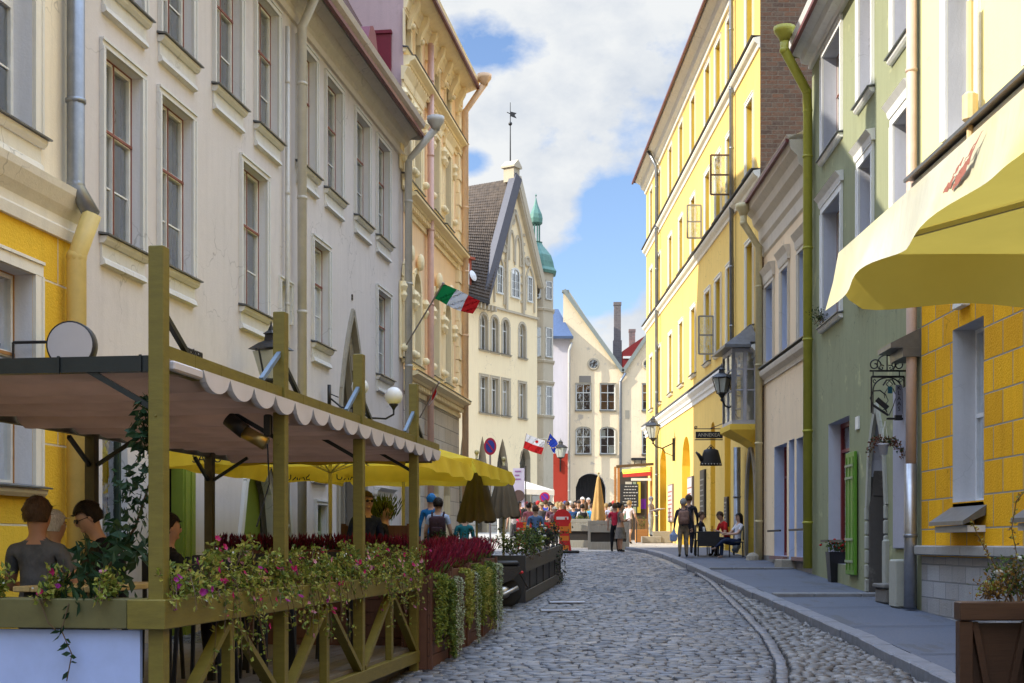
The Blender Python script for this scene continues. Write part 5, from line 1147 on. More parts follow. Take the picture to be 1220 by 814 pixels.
for (u, v, l) in ((.75, 1.9, 'dark chair under the person in the grey t-shirt'), (2.0, 1.4, 'dark chair under the person with bowed head'), (2.4, .62, 'dark chair under the person in black reaching out'), (3.9, .6, 'dark chair nearest the second terrace post'), (4.4, 1.1, 'dark chair in the middle of the terrace'), (6.0, .5, 'dark chair near the last terrace post'), (3.4, 1.5, 'dark chair standing deeper in the terrace shade')): stool(u, v, l)
grp = 'guests on the dining terrace'
def on(px, Y): return (xr(px, Y), Y)
x, y = on(46, 10.1); person('person seen from behind in a grey t-shirt with cropped hair', x, y, zr(587, 10.1) - 1.46, 172, 1.80, 'sit', (.105, .11, .125), (.04, .04, .05), 'brown', group=grp, skin=(.42, .22, .14))
x, y = on(146, 10.9); person('dark haired person in glasses and black top bending over the table', x, y, zr(602, 10.9) - 1.33, -62, 1.74, 'sitlean', (.012, .012, .016), (.03, .03, .04), 'dark', 'short', group=grp, glasses=True)
x, y = on(196, 11.6); person('dark haired person in a black t-shirt reaching an arm to the right', x, y, zr(607, 11.6) - 1.38, 118, 1.70, 'sitreach', (.012, .012, .014), (.02, .02, .03), 'dark', 'bun', group=grp, skin=(.45, .25, .16))
x, y = on(66, 11.6); person('white haired person half hidden behind the grey t-shirt', x, y, zr(604, 11.6) - 1.38, 150, 1.70, 'sit', (.35, .4, .5), (.05, .05, .06), 'white', group=grp)
# ------------------------------------------------------------------ foliage
def leaf(m, p, d, up, l, w, mi, fold=.25):
    d = d.normalized(); s = d.cross(up); s = s.normalized() if s.length > 1e-3 else Vector((1, 0, 0)); nrm = s.cross(d)
    a = p; b = p + d * l * .5 + s * w * .5 + nrm * w * fold; c = p + d * l; e = p + d * l * .5 - s * w * .5 + nrm * w * fold; mid = p + d * l * .5
    m.add([a, b, c, mid, e], [(0, 1, 2, 3), (0, 3, 2, 4)], mi)
def rv(R): 
    while 1:
        v = Vector((R.uniform(-1, 1), R.uniform(-1, 1), R.uniform(-1, 1)))
        if .05 < v.length < 1: return v.normalized()
L1_ = leafm('fresh leaf', (.22, .26, .04)); L2_ = leafm('mid leaf', (.10, .15, .03)); L3_ = leafm('yellow green leaf', (.36, .34, .07)); LD = leafm('dark creeper leaf', (.02, .055, .02)); LB = leafm('bluish creeper leaf', (.035, .08, .045)); BR = leafm('brown stem', (.10, .06, .03), 0)
PK = leafm('magenta petal', (.50, .02, .14), .4); PL = leafm('pale pink petal', (.62, .28, .36), .4); WHp = leafm('white petal', (.65, .65, .58), .4); PU_ = leafm('purple petal', (.30, .02, .20), .4)
def petunia(u, v, z, label, R, n=260, spread=.28, hang=.35, hi=.16, front=(0, -1), fl=7, fm=None):
    m = MB(); fm_ = fm if fm is not None else R.choice([0, 0, 1, 3]); st = []
    for k in range(16):                         # arching and trailing stems
        a = R.uniform(-1, 1); L = R.uniform(.25, 1); tr = R.random() < .55
        p0 = Vector((R.uniform(-.1, .1), 0, 0)); e = Vector((a * spread, 0, 0)) + Vector((front[0], front[1], 0)) * (R.uniform(.02, .2) if tr else R.uniform(-.1, .1))
        pts = []
        for j in range(7):
            t = j / 6; zz_ = (hi * math.sin(t * math.pi * .8) * L * 1.2 - (hang * L * t * t if tr else -.03)); pts.append(p0 + e * t + Vector((R.uniform(-.012, .012), R.uniform(-.012, .012), zz_ + .02)))
        st.append(pts)
        for q, w in zip(pts, pts[1:]): m.bar(q, w, .004, None, 3)
    for k in range(n):
        s = R.choice(st); t = R.random() ** .8 * 5.99; i = int(t); p = s[i].lerp(s[i + 1], t - i) + rv(R) * R.uniform(.005, .05); leaf(m, p, rv(R) + Vector((0, 0, .2)), rv(R), R.uniform(.03, .058), R.uniform(.02, .034), R.choice([0, 0, 1, 2]))
    o = one(m, 'petunia', [L1_, L2_, L3_, BR], label, 'flowering plant', TW(u, v, z), TA, 'petunias trailing from the olive troughs')
    m = MB()
    for k in range(fl + 4):
        s = R.choice(st); p = s[R.randint(2, 6)] + rv(R) * .03 + Vector((front[0] * .02, front[1] * .02, .01)); big = k < fl; r = R.uniform(.02, .032) if big else R.uniform(.007, .012)
        ax = (Vector((front[0], front[1], .5)) + rv(R) * .7).normalized(); x1 = ax.orthogonal().normalized(); y1 = ax.cross(x1); mi = fm_ if big else 2
        if big and R.random() < .25: mi = R.choice([0, 1, 3])
        vs = [p]; K = 10
        for q in range(K): t = 2 * math.pi * q / K; rr = r * (1 if q % 2 else .8); vs.append(p + (x1 * math.cos(t) + y1 * math.sin(t)) * rr + ax * r * .45)
        m.add(vs, [(0, 1 + q, 1 + (q + 1) % K) for q in range(K)], mi)
    m.build('flowers', [PK, PL, WHp, PU_], o); return o
R = random.Random(21); us = [.25, .75, 1.25, 1.75, 2.25, 2.75, 3.3, 3.85, 4.4, 4.95, 5.5, 6.05, 6.6, 7.15, 7.6]
desc = ['beside the corner post', 'second from the corner post', 'third from the corner post', 'just before the second post', 'at the second post with magenta flowers', 'just after the second post', 'left of the first bay strut', 'bushy between second and third post', 'hanging low before the third post', 'at the third post', 'just after the third post', 'in the last bay over the strut', 'in the last bay with pink flowers', 'at the last olive post', 'past the last olive post']
for k, u in enumerate(us): petunia(u, -.02, 1.34, 'trailing petunia in the side trough, ' + desc[k], R, n=480 if k > 1 else 360, spread=.42, hang=R.choice([.25, .4, .6, .75]) if k > 1 else .25, hi=R.uniform(.18, .30), fm=[3, 0, 1, 0, 3, 0, 1, 0, 0, 1, 0, 1, 0, 1, 0][k], fl=10)
for k, (v, l) in enumerate(((.32, 'right end under the creeper'), (.7, 'below the person with bowed head'), (1.1, 'between the two front guests'), (1.45, 'white flowered under the grey t-shirt'), (1.85, 'magenta flowered at the far left'), (2.25, 'leftmost, spilling down the corner'))):
    petunia(.02, v, 1.34, 'small petunia in the front trough, ' + l, R, n=230, spread=.0, hang=.14 if k < 4 else .4, hi=.13, front=(-1, 0), fl=3, fm=[1, 0, 0, 2, 0, 0][k])
# creeper on the corner post
def creeper():
    R = random.Random(9); m = MB(); o0 = Vector(TW(.05, .25, 1.3))
    def big(p, d, l): leaf(m, p, d, Vector((.2, -1, .3)) + rv(R) * .5, l, l * .55, R.choice([0, 0, 1]), .12)
    st = [Vector((.3, .35, 0)), Vector((.25, .22, .25)), Vector((.2, .02, .5)), Vector((.12, -.12, .8)), Vector((.06, -.15, 1.1)), Vector((.05, -.14, 1.32))]
    # object frame equals terrace frame: x along the side, y inwards
    m.tube(st, [.012, .01, .009, .007, .005, .004], 6, 2)
    for k in range(560):
        t = R.random() * 4.99; i = int(t); p = st[i].lerp(st[i + 1], t - i); w = .30 if t < 1.8 else (.15 if t < 3.5 else .08); p = p + Vector((R.uniform(-w, w) - .05, R.uniform(-w * .6, w * 1.0), R.uniform(-.08, .08))); big(p, Vector((R.uniform(-.6, .2), R.uniform(-.7, .7), R.uniform(-1, .1))), R.uniform(.07, .15) if t < 2 else R.uniform(.05, .09))
    hg = [Vector((-.16, .30, .02)), Vector((-.2, .33, -.15)), Vector((-.18, .27, -.3)), Vector((-.17, .31, -.47))]; m.tube(hg, .004, 5, 2)
    for k in range(16): t = (k % 9) / 9 * 2.99; i = int(t); big(hg[i].lerp(hg[i + 1], t - i) + rv(R) * .02, Vector((-.2, R.uniform(-1, 1), R.uniform(-.9, 0))), R.uniform(.055, .085))
    hg = [Vector((-.16, .5, .05)), Vector((-.2, .42, -.1)), Vector((-.18, .38, -.15))]; m.tube(hg, .004, 5, 2)
    for k in range(12): big(Vector((-.15, .35, .1)) + rv(R) * .14, Vector((-.3, R.uniform(-.5, .5), -.8)), R.uniform(.09, .14))
    one(m, 'creeper', [LD, LB, BR], 'dark leaved creeper climbing the corner post and hanging over the white panel', 'climbing plant', tuple(o0), TA)
creeper()
# ------------------------------------------------------------------ heather planters, trailing plants on the second terrace
brown = wood('red brown planter wood', (.13, .05, .025), .6, (14, 1, 1)); HE = leafm('crimson heather', (.22, .012, .035), .25); HE2 = leafm('dark heather', (.11, .01, .03), .25)
def heather(w, label, loc, rz=TA, n=420, h=.26, mats=None, d=.12, grp='heather plants in the brown boxes', seed=1, nm='heather'):
    R = random.Random(seed); m = MB()
    for k in range(n):
        p = Vector((R.uniform(-w / 2, w / 2), R.uniform(-d, d), 0)); dr = Vector((R.gauss(0, .25), R.gauss(0, .25), 1)).normalized(); H = h * R.uniform(.5, 1.1); mi = R.choice([0, 0, 1])
        for j in range(3): leaf(m, p + dr * H * (.3 + .22 * j), dr + rv(R) * .25, rv(R), H * .36, .02, mi if j or R.random() < .4 else 2)
    return one(m, nm, mats or [HE, HE2, L2_], label, 'heather', loc, rz, grp)
def trough(L, H, label, loc, rz=TA, mat=brown, W=.34, grp='brown wooden plant boxes', posts=True):
    t = thing('plant_box', label, 'planter', loc, rz, grp); m = MB(); k = max(2, int(H / .16))
    for i in range(k): m.box(-L / 2, L / 2, -W / 2, -W / 2 + .025, H * i / k + .004, H * (i + 1) / k - .004, 0, .003); m.box(-L / 2, L / 2, W / 2 - .025, W / 2, H * i / k, H * (i + 1) / k - .004)
    m.box(-L / 2 + .001, -L / 2 + .03, -W / 2 + .03, W / 2 - .03, 0, H - .01); m.box(L / 2 - .03, L / 2 - .001, -W / 2 + .03, W / 2 - .03, 0, H - .01); m.build('boards', mat, t)
    m = MB(); m.box(-L / 2 + .035, L / 2 - .035, -W / 2 + .035, W / 2 - .035, H - .1, H - .05); m.build('soil', paint('dark soil', (.03, .02, .015), .95), t)
    if posts:
        for a in (-L / 2 + .04, L / 2 - .04): m = MB(); m.box(a - .035, a + .035, -W / 2 - .03, -W / 2 - .002, 0, H + .02); m.build('corner_batten', mat, t)
    return t
pos = [(-3.35, 'behind the second post'), (-2.45, 'left of the third post'), (-1.60, 'left of the last olive post')]
for k, (x, l) in enumerate(pos):
    trough(.82, .42, 'brown box of dark heather in the cross row, ' + l, (x, 16.75, 1.20), 0); trough(.80, .80, 'tall brown base box in the cross row, ' + l, (x, 16.76, .36), 0, W=.28)
    heather(.78, 'dark crimson heather clump in the cross row, ' + l, (x, 16.75, 1.56), 0, 420, .24, [HE2, HE, L2_], seed=k + 3)
heather(.5, 'fine green bush between the dark heathers', (-2.92, 16.95, 1.52), 0, 500, .22, [L2_, L1_, L2_], grp=None, nm='green_bush')
side = [(8.1, 'beside the last olive post'), (9.35, 'second from the olive post'), (10.6, 'third from the olive post'), (11.85, 'farthest from the olive post')]
for k, (u, l) in enumerate(side):
    gz = g(8.5 + u * .99); trough(1.22, 1.12, 'tall brown slatted box on the street edge, ' + l, TW(u, .0, gz - .02)); heather(1.15, 'bright crimson heather on the street edge, ' + l, TW(u, .0, gz + 1.05), n=700, h=.34, seed=k + 9)
    if k > 1: heather(.8, 'crimson heather clump behind the street edge row, ' + l, TW(u, .45, gz + 1.12), n=400, h=.3, seed=k + 19)
SIL = leafm('silvery trailing leaf', (.46, .52, .36), .2); SIL2 = leafm('green trailing leaf', (.22, .28, .10), .2)
def trail(u, label, L, w, R, mats=(SIL, SIL2, BR), n=700, ll=.024, v=-.24, top=.98):
    gz = g(8.5 + u * .99); m = MB(); st = []
    for k in range(8):
        x0 = R.uniform(-w, w); LL = L * R.uniform(.6, 1.02); pts = [Vector((x0 * .7, .1, .03))] + [Vector((x0 + .02 * math.sin(j * 1.3 + k), -.03 - .03 * R.random(), -LL * j / 8)) for j in range(0, 9)]; st.append(pts)
        m.tube(pts, .003, 4, 2, False)
    for k in range(n): s = R.choice(st); t = R.random() * (len(s) - 1.01); i = int(t); leaf(m, s[i].lerp(s[i + 1], t - i) + rv(R) * .018, rv(R) + Vector((0, -.5, 0)), rv(R), ll * R.uniform(.7, 1.2), ll * .8, R.choice([0, 0, 0, 1]))
    one(m, 'trailing_plant', list(mats), label, 'trailing plant', TW(u, v, gz + top), TA, 'plants trailing down the brown boxes')
R = random.Random(77)
trail(8.15, 'green trailing plant just right of the last olive post', 1.0, .34, R, (L2_, L1_, BR), 1300, .045); trail(8.55, 'silver leaved trailer right of the last olive post', 1.1, .12, R, n=900); trail(8.95, 'second silver leaved trailer, beside the heather boxes', 1.2, .14, R, n=900)
trail(10.2, 'thin silver trailer hanging almost to the cobbles', 1.15, .16, R, n=1200); trail(11.0, 'yellow green bushy trailer between the silver ones', .85, .36, R, (L3_, L1_, BR), 1400, .04); trail(11.7, 'silver trailer next to the scooter', 1.0, .16, R, n=1200); trail(12.15, 'long silver trailer at the far end of the boxes', 1.1, .14, R, n=1200)
trail(7.85, 'broad leafy trailer draped over the last olive post corner', .95, .34, R, (L1_, L2_, BR), 1500, .045, v=-.2, top=1.08); trail(9.5, 'yellow green drape between the first two silver trailers', .75, .34, R, (L3_, L1_, BR), 1300, .04, top=1.04); trail(10.5, 'mid green drape under the third heather clump', .8, .34, R, (L1_, L2_, BR), 1300, .04, top=1.04); trail(11.35, 'olive green drape near the scooter', .9, .3, R, (L2_, L1_, BR), 1200, .04, top=1.04)
heather(.4, 'light green shrub near the yellow parasol pole', (-1.9, 19.0, 1.95), 0, 400, .4, [L2_, L1_, L2_], d=.2, grp=None, nm='green_shrub')
trough(1.0, 1.2, 'brown box under the light green shrub', (-1.9, 19.0, .75), 0)
# ------------------------------------------------------------------ parasols
yel = cloth('yellow parasol canvas', (.93, .68, .06), .45, .8, .2); polem = paint('pale pole paint', (.52, .45, .22), .45)
def parasol(label, loc, rz, a, b, ze, za, mat, grp=None, val=.24, polemat=None, flare=.05, topmat=None, split=0, pr=.028):
    """square market parasol: pole at the origin, canopy a by b half sizes with edge height ze and apex za"""
    t = thing('parasol', label, 'parasol', loc, rz, grp); m = MB(); m.tube([(0, 0, 0), (0, 0, za + .08)], pr, 10); m.lathe((0, 0, za + .05), [(.04, 0), (.06, .03), (.02, .08)], 8); m.build('pole', polemat or polem, t, True)
    m = MB(); m.box(-.35, .35, -.35, .35, 0, .07, 0, .02); m.lathe((0, 0, .07), [(.06, 0), (.045, .3)], 10); m.build('base', DARK, t)
    C = [(-a, -b), (a, -b), (a, b), (-a, b)]; m = MB(); n = 8
    def S(x, y): r = max(abs(x) / a, abs(y) / b); k = min(abs(x) / a, abs(y) / b) / max(r, 1e-6); sag = .05 * math.sin(math.pi * min(r, 1)) * (1 - k) * 2; return za + (ze - za) * r - sag * .8
    for s in range(4):
        A, B = Vector(C[s]), Vector(C[(s + 1) % 4]); rows = []
        for i in range(n + 1):
            r = i / n * .985 + .015
            for j in range(n + 1): q = A.lerp(B, j / n) * r; rows.append((q.x, q.y, S(q.x, q.y)))
        w = n + 1; m.add(rows, [(i * w + j, i * w + j + 1, (i + 1) * w + j + 1, (i + 1) * w + j) for i in range(n) for j in range(n)])
    c = m.build('canopy', mat, t, True)
    for s in range(4):
        A, B = Vector(C[s]), Vector(C[(s + 1) % 4]); nv = Vector((B.y - A.y, -(B.x - A.x))).normalized(); m = MB(); w = 48; top = []; mid = []; bot = []
        for j in range(w + 1):
            t_ = j / w; q = A.lerp(B, t_); wv = .012 * math.sin(j * .55 + s); zt2 = S(q.x, q.y) + .004; q_ = max(0, 1 - min(t_, 1 - t_) / (.09 if s == 3 else .05)); e = val * (1 - (.5 if s != 3 else -.12) * q_ * q_) * (1 + .05 * math.sin(j * .45) - (.05 * math.sin(math.pi * ((t_ * 3) % 1)) if s == 3 else 0)); o = nv
            top.append((q.x, q.y, zt2)); mid.append((q.x + o.x * (flare * .4 + wv), q.y + o.y * (flare * .4 + wv), zt2 - e * .5)); bot.append((q.x + o.x * (flare + wv * 2), q.y + o.y * (flare + wv * 2), zt2 - e))
        k = w + 1; m.add(top + mid + bot, [(i, i + 1, k + i + 1, k + i) for i in range(w)] + [(k + i, k + i + 1, 2 * k + i + 1, 2 * k + i) for i in range(w)]); m.build('valance', mat, c, True)
    for s in range(8):
        ang = [(-a, -b), (0, -b), (a, -b), (a, 0), (a, b), (0, b), (-a, b), (-a, 0)][s]; m = MB(); m.bar((0, 0, za - .06), (ang[0] * .97, ang[1] * .97, ze - .0), .022); m.bar((0, 0, za - .75), (ang[0] * .5, ang[1] * .5, (za + ze) / 2 - .05), .016); m.build('rib', polemat or polem, t)
    return t
tx1, tx2 = PK, DARK
pa_ = parasol('large yellow market parasol directly behind the canvas roof', TW(10.55, 1.92, .45), TA, 2.25, 1.62, 2.48, 3.0, yel, 'yellow market parasols', .25)
for s_, z_ in ((-2.315, 2.32), ):
    for (yy_, ss, sz) in ((.95, 'SAKU', .16), (-.95, 'SAKU', .16)): text(ss, sz, .002, DARK, pa_, 'lettering', (s_, -yy_, z_), (math.pi / 2, 0, -math.pi / 2))
text('SAKU', .17, .002, DARK, pa_, 'lettering', (2.27, .35, 2.31), (math.pi / 2, 0, -math.pi / 2), mirror=True); text('SAKU', .17, .002, DARK, pa_, 'lettering', (2.27, 1.2, 2.31), (math.pi / 2, 0, -math.pi / 2), mirror=True)
parasol('second yellow market parasol farther up the street', TW(15.2, 1.92, .60), TA, 2.2, 1.62, 2.45, 2.95, yel, 'yellow market parasols', .25)
# big cream and yellow parasol at top right
R0m, n, b = nt('cream and yellow parasol canvas'); v = coords(n); c = mix(n, ramp(n, noise(n, v, 2.5, 6), [(.35, 0), (.75, 1)]), (.44, .435, .36), (.58, .57, .48)); c = mix(n, ramp(n, noise(n, v, .9, 3), [(.45, 0), (.7, .8)]), c, (.66, .56, .15))
n.links.new(c, b.inputs['Base Color']); b.inputs['Roughness'].default_value = .8; tr_ = N(n, 'ShaderNodeBsdfTranslucent'); tr_.inputs['Color'].default_value = (.74, .68, .40, 1); ms = N(n, 'ShaderNodeMixShader'); ms.inputs[0].default_value = .18; n.links.new(b.outputs[0], ms.inputs[1]); n.links.new(tr_.outputs[0], ms.inputs[2]); n.links.new(ms.outputs[0], n.nodes['Material Output'].inputs['Surface']); bump(n, b, noise(n, coords(n, (3, 3, .6)), 4, 3), .5, .03)
big = parasol('large cream and yellow parasol reaching in at the top right', (1.58 + 1.65, 6.5 - 1.9, 0), 0, 1.65, 1.9, 3.10, 3.32, cloth('mustard parasol canvas', (.56, .45, .09), .34, .85, .15), None, .25, flare=.06)
bc = [c for c in big.children if c.name.startswith('canopy')][0]
vl = [c for c in bc.children if c.name.startswith('valance')][3]; vl.data.materials[0] = R0m
m = MB(); R = random.Random(5)
for (ya, za_, yb_, zb_, w_) in ((.20, -.185, .07, -.12, .016), (.17, -.165, .13, -.13, .012), (.065, -.175, -.05, -.10, .022), (.01, -.165, -.09, -.075, .014), (.10, -.12, .0, -.075, .008), (.0, -.10, -.16, -.03, .005), (-.03, -.11, -.12, -.05, .005)):
    P_ = []
    for i in range(9): q_ = i / 8; P_.append((ya + (yb_ - ya) * q_ , za_ + (zb_ - za_) * q_ + .006 * math.sin(i * 2.1), w_ * math.sin(math.pi * (.08 + .88 * q_)) * (1 + .35 * math.sin(i * 2.7))))
    X_ = lambda z: -1.65 - .012 - abs(z) * .22
    m.add([(X_(z), y + w, z + 3.10 + w * .5) for y, z, w in P_] + [(X_(z), y - w, z + 3.10 - w * .5) for y, z, w in P_], [(i, i + 1, 10 + i, 9 + i) for i in range(8)])
m.build('printed_mark', paint('faded brown red print', (.28, .10, .07), .8), big)
# closed umbrellas
def closed(label, loc, z0, z1, r, col, nfold=11, cat='closed umbrella', grp=None, pole=True, zg=0):
    t = thing('closed_umbrella', label, cat, loc, 0, grp); m = MB(); L = 14; n = nfold * 4; vs = []
    for i in range(L + 1):
        q = i / L; rr = r * (.16 + .84 * q ** .8) * (1 if q < .97 else .96); z = z1 - (z1 - z0) * q
        for k in range(n): a_ = 2 * math.pi * k / n; f_ = 1 + .16 * math.sin(a_ * nfold) * (.3 + q) + .03 * math.sin(3 * a_ + q * 4); vs.append((math.cos(a_) * rr * f_, math.sin(a_) * rr * f_, z + .03 * math.sin(a_ * nfold + 1) * q))
    m.add(vs, [(i * n + k, i * n + (k + 1) % n, (i + 1) * n + (k + 1) % n, (i + 1) * n + k) for i in range(L) for k in range(n)] + [tuple(range(n))]); m.build('folded_canopy', cloth('folded cloth %.2f %.2f' % (col[0], col[1]), col, .1, .85, .3), t, True)
    m = MB(); m.tube([(0, 0, 0), (0, 0, z1 + .1)], .025, 8); m.ball((0, 0, z1 + .13), .05, 8); m.build('pole', polem, t, True); m = MB(); m.box(-.3, .3, -.3, .3, 0, .07, 0, .02); m.build('base', DARK, t)
dbr = (.17, .135, .09)
Y = 26.0; closed('dark brown folded umbrella, the left one of the pair', (xr(568, Y), Y, g(Y)), zr(622, Y) - g(Y), zr(547, Y) - g(Y), .34, dbr, grp='dark folded umbrellas')
Y = 27.0; closed('dark brown folded umbrella, the right one of the pair', (xr(600, Y), Y, g(Y)), zr(617, Y) - g(Y), zr(555, Y) - g(Y), .31, dbr, grp='dark folded umbrellas')
Y = 51.5; closed('tan folded umbrella behind the grey barrier', (xr(713, Y), Y, g(Y)), zr(620, Y) - g(Y), zr(568, Y) - g(Y), .26, (.62, .38, .14), 7)
# ------------------------------------------------------------------ lamps and signs on the left
frost = paint('frosted lamp glass', (.45, .47, .42), .3, .1); opal = paint('white opal globe', (.72, .71, .68), .3, .04, 0, 3, .01)
def lantern(label, base, arm, h=1.0, w=.34, up=True, grp='black street lanterns on brackets'):
    """base: lamp bottom in the world, arm: vector from the lamp to the wall fixing"""
    t = thing('wall_lantern', label, 'lantern', base, 0, grp); m = MB(); hb = h * .48
    for k in range(4): m.T = Matrix.Rotation(math.pi / 2 * k + .3, 4, 'Z'); m.bar((w * .28, w * .28, 0), (w * .5, w * .5, hb), .022)
    m.T = Matrix.Rotation(.3, 4, 'Z')
    m.box(-w * .3, w * .3, -w * .3, w * .3, -.03, .0); m.box(-w * .53, w * .53, -w * .53, w * .53, hb, hb + .03)
    m.T = Matrix.Rotation(.3 - math.pi / 4, 4, 'Z'); m.lathe((0, 0, hb + .03), [(w * .85, 0), (w * .45, h * .12), (w * .25, h * .16), (w * .22, h * .26), (w * .3, h * .28), (w * .12, h * .34), (.015, h * .44), (.005, h * .5)], 4)
    m.T = Matrix(); m.lathe((0, 0, -.16), [(.02, -.1), (.05, -.05), (.03, 0), (w * .3, .12)], 8); m.build('frame', DARK, t)
    m = MB(); m.T = Matrix.Rotation(.3 - math.pi / 4, 4, 'Z'); m.lathe((0, 0, 0), [(w * .37, .0), (w * .67, hb)], 4); m.build('lamp_glass', frost, t)
    a = Vector(arm); m = MB(); pts = [Vector((0, 0, -.2)), Vector((0, 0, -.34)) + a * .12, Vector((0, 0, -.38)) + a * .45, Vector((a.x, a.y, a.z - .1))]; m.tube(pts, .028, 8); m.tube([Vector((a.x, a.y, -.75)), Vector((0, 0, -.55)) + a * .6, Vector((0, 0, -.38)) + a * .4], .016, 6); m.box(a.x - .05, a.x + .05, a.y - .05, a.y + .05, a.z - .85, a.z + .1); m.build('bracket', DARK, t)
Y = 21.6; x = xr(323, Y); lantern('large black lantern on the grey wall between second and third posts', (x, Y, zr(452, Y)), (LX(Y + .1) - x, .1, 0), .92, .44)
Y = 39.4; x = xr(860, Y); lantern('black lantern beside the oriel window', (x, Y, zr(468, Y)), (6.95 - x, .1, -.3), .86, .40)
Y = 56.0; x = xr(778, Y); lantern('black lantern at the far end of the long yellow house', (x, Y, zr(522, Y)), (6.75 - x, .1, -.1), 1.0, .46)
Y = 103.5; x = xr(668, Y); lantern('small black lantern in front of the red ground floor', (x, Y, zr(545, Y)), (.0, .85, -.2), 1.5, .75)
def globe(label, c, arm):
    t = thing('globe_lamp', label, 'lamp', c, 0, 'white globe lamps'); m = MB(); m.ball((0, 0, 0), .17, 20); m.build('globe', opal, t, True); a = Vector(arm); m = MB(); m.lathe((0, 0, -.26), [(.02, 0), (.04, .04), (.09, .1), (.07, .12)], 12); m.tube([(0, 0, -.24), (0, 0, -.34), Vector((0, 0, -.42)) + a * .2, Vector((0, 0, -.40)) + a * .6, Vector((a.x, a.y, -.2)), Vector((a.x, a.y, -.05))], .02, 8)
    m.box(a.x - .03, a.x + .03, a.y - .06, a.y + .06, -.35, .05); m.tube([Vector((a.x, a.y, -.12)), Vector((0, 0, -.2)) + a * .7], .012, 6); m.build('bracket', DARK, t, True)
Y = 25.0; globe('white globe lamp on the right, nearer the grey downpipe', (xr(469, Y), Y, zr(472, Y)), (-.75, .12, 0)); globe('white globe lamp on the left, in front of the pointed portal', (xr(429, 26.5), 26.5, zr(461, 26.5)), (-.62, .1, 0))
# round sign
Y = 15.1; t = thing('round_sign', 'round blank white lightbox sign with black rim above the canvas roof', 'sign', (xr(86, Y), Y, zr(412, Y)), 0); m = MB(); m.T = Matrix.Rotation(math.pi / 2, 4, 'X') @ Matrix(); m.lathe((0, 0, 0), [(.265, -.075), (.27, -.07), (.27, .07), (.265, .075)], 32); m.T = Matrix(); m.build('rim', DARK, t, True)
m = MB(); m.T = Matrix.Rotation(math.pi / 2, 4, 'X'); m.lathe((0, 0, 0), [(.25, .07), (.25, .082)], 32); m.build('face', paint('blank sign face', (.50, .50, .54), .4, .04), t); m = MB(); m.tube([(-.7, .1, .05), (-.2, .05, .05)], .018, 6); m.tube([(-.7, .1, .05), (-.7, .1, -.25), (-.2, .05, -.2)], .018, 6); m.build('bracket', DARK, t)
m = MB(); m.box(-.06, .06, -.17, .1, -.05, .05, 0, .02); m.bar((0, .05, .05), (-.0, .12, .16), .03); m.box(-.13, .13, -.0, .03, .1, .25); m.bar((-.1, 0, .1), (-.3, .2, 0), .04)
one(m, 'security_camera', paint('camera housing', (.5, .5, .48), .4), 'small pale security camera on the grey wall near the globe lamps', 'camera', (xr(373, 27.), 27.0 , zr(440, 27.)), .3)
# flags
def flag(label, base, tip, cols, w, drop, seed, name='flag', emblem=None):
    t = thing(name, label, 'flag', base, 0); b = Vector((0, 0, 0)); e = Vector(tip) - Vector(base); m = MB(); m.tube([b, e], .018, 6); m.ball(e, .035, 8); m.build('flagpole', paint('pale wooden flagpole', (.35, .3, .25), .5), t, True)
    m = MB(); nu, nv = 24, 14; vs = []; d = e.normalized(); dr = Vector(drop)
    for i in range(nu + 1):
        for j in range(nv + 1):
            u_, v_ = i / nu, j / nv; p = e - d * (w * (1 - u_) if False else w * u_) * 1.0
            p = e - d * w * u_ + dr * v_; sag = Vector((.05 * math.sin(v_ * 5 + u_ * 2 + seed), .07 * math.sin(v_ * 7 + u_ * 3 + seed), -.05 * math.sin(v_ * math.pi) * u_)) * v_; vs.append(p + sag)
    k = nv + 1
    for i in range(nu):
        for j in range(nv):
            mi = cols[1](i / nu, j / nv); m.add([vs[i * k + j], vs[i * k + j + 1], vs[(i + 1) * k + j + 1], vs[(i + 1) * k + j]], [(0, 1, 2, 3)], mi)
    f = m.build('flag_cloth', cols[0], t, True); bm = bmesh.new(); bm.from_mesh(f.data); bmesh.ops.remove_doubles(bm, verts=bm.verts, dist=1e-5); bm.to_mesh(f.data); bm.free()
    if emblem: emblem(t, vs, k, nu, nv)
    return t
fg = cloth('flag green', (.01, .22, .06), .3); fw_ = cloth('flag white', (.75, .74, .73), .3); fr_ = cloth('flag red', (.55, .02, .02), .3); fb = cloth('flag blue', (.015, .04, .30), .3)
Yb, Yt = 33.2, 29.6
flag('green white red tricolour flag on a slanting pole from the grey house', (xr(484, Yb), Yb, zr(411, Yb)), (xr(528, Yt) , Yt, zr(338, Yt)), ([fg, fw_, fr_], lambda u, v: min(2, int(v * 3 * .999))), .85, (.82, .12, -.34), 1)
Y1, Y2 = 35.5, 33.2
flag('furled red and white flag hanging limp on the peach house', (xr(500, Y1), Y1, zr(498, Y1)), (xr(523, Y2), Y2, zr(456, Y2)), ([fr_, fw_], lambda u, v: 0 if (v < .7) else 1), .75, (-.10, .02, -.30), 3)
def eagle(t, vs, k, nu, nv):
    p = vs[int(nu * .28) * k + int(nv * .7)]; m = MB(); m.T = Matrix.Translation(p + Vector((0, -.16, 0))) @ Matrix.Rotation(math.pi / 2, 4, 'X'); m.lathe((0, 0, 0), [(.07, -.01), (.085, 0), (.07, .02)], 10); m.build('crest', fr_, t)
Yf = 70.
flag('white over red flag with a small crest on the gabled house', (xr(619, 72), 72, zr(553, 72)), (xr(627, Yf), Yf, zr(517, Yf)), ([fw_, fr_], lambda u, v: 0 if u < .5 else 1), 1.15, (.95, .1, -.35), 2, emblem=eagle)
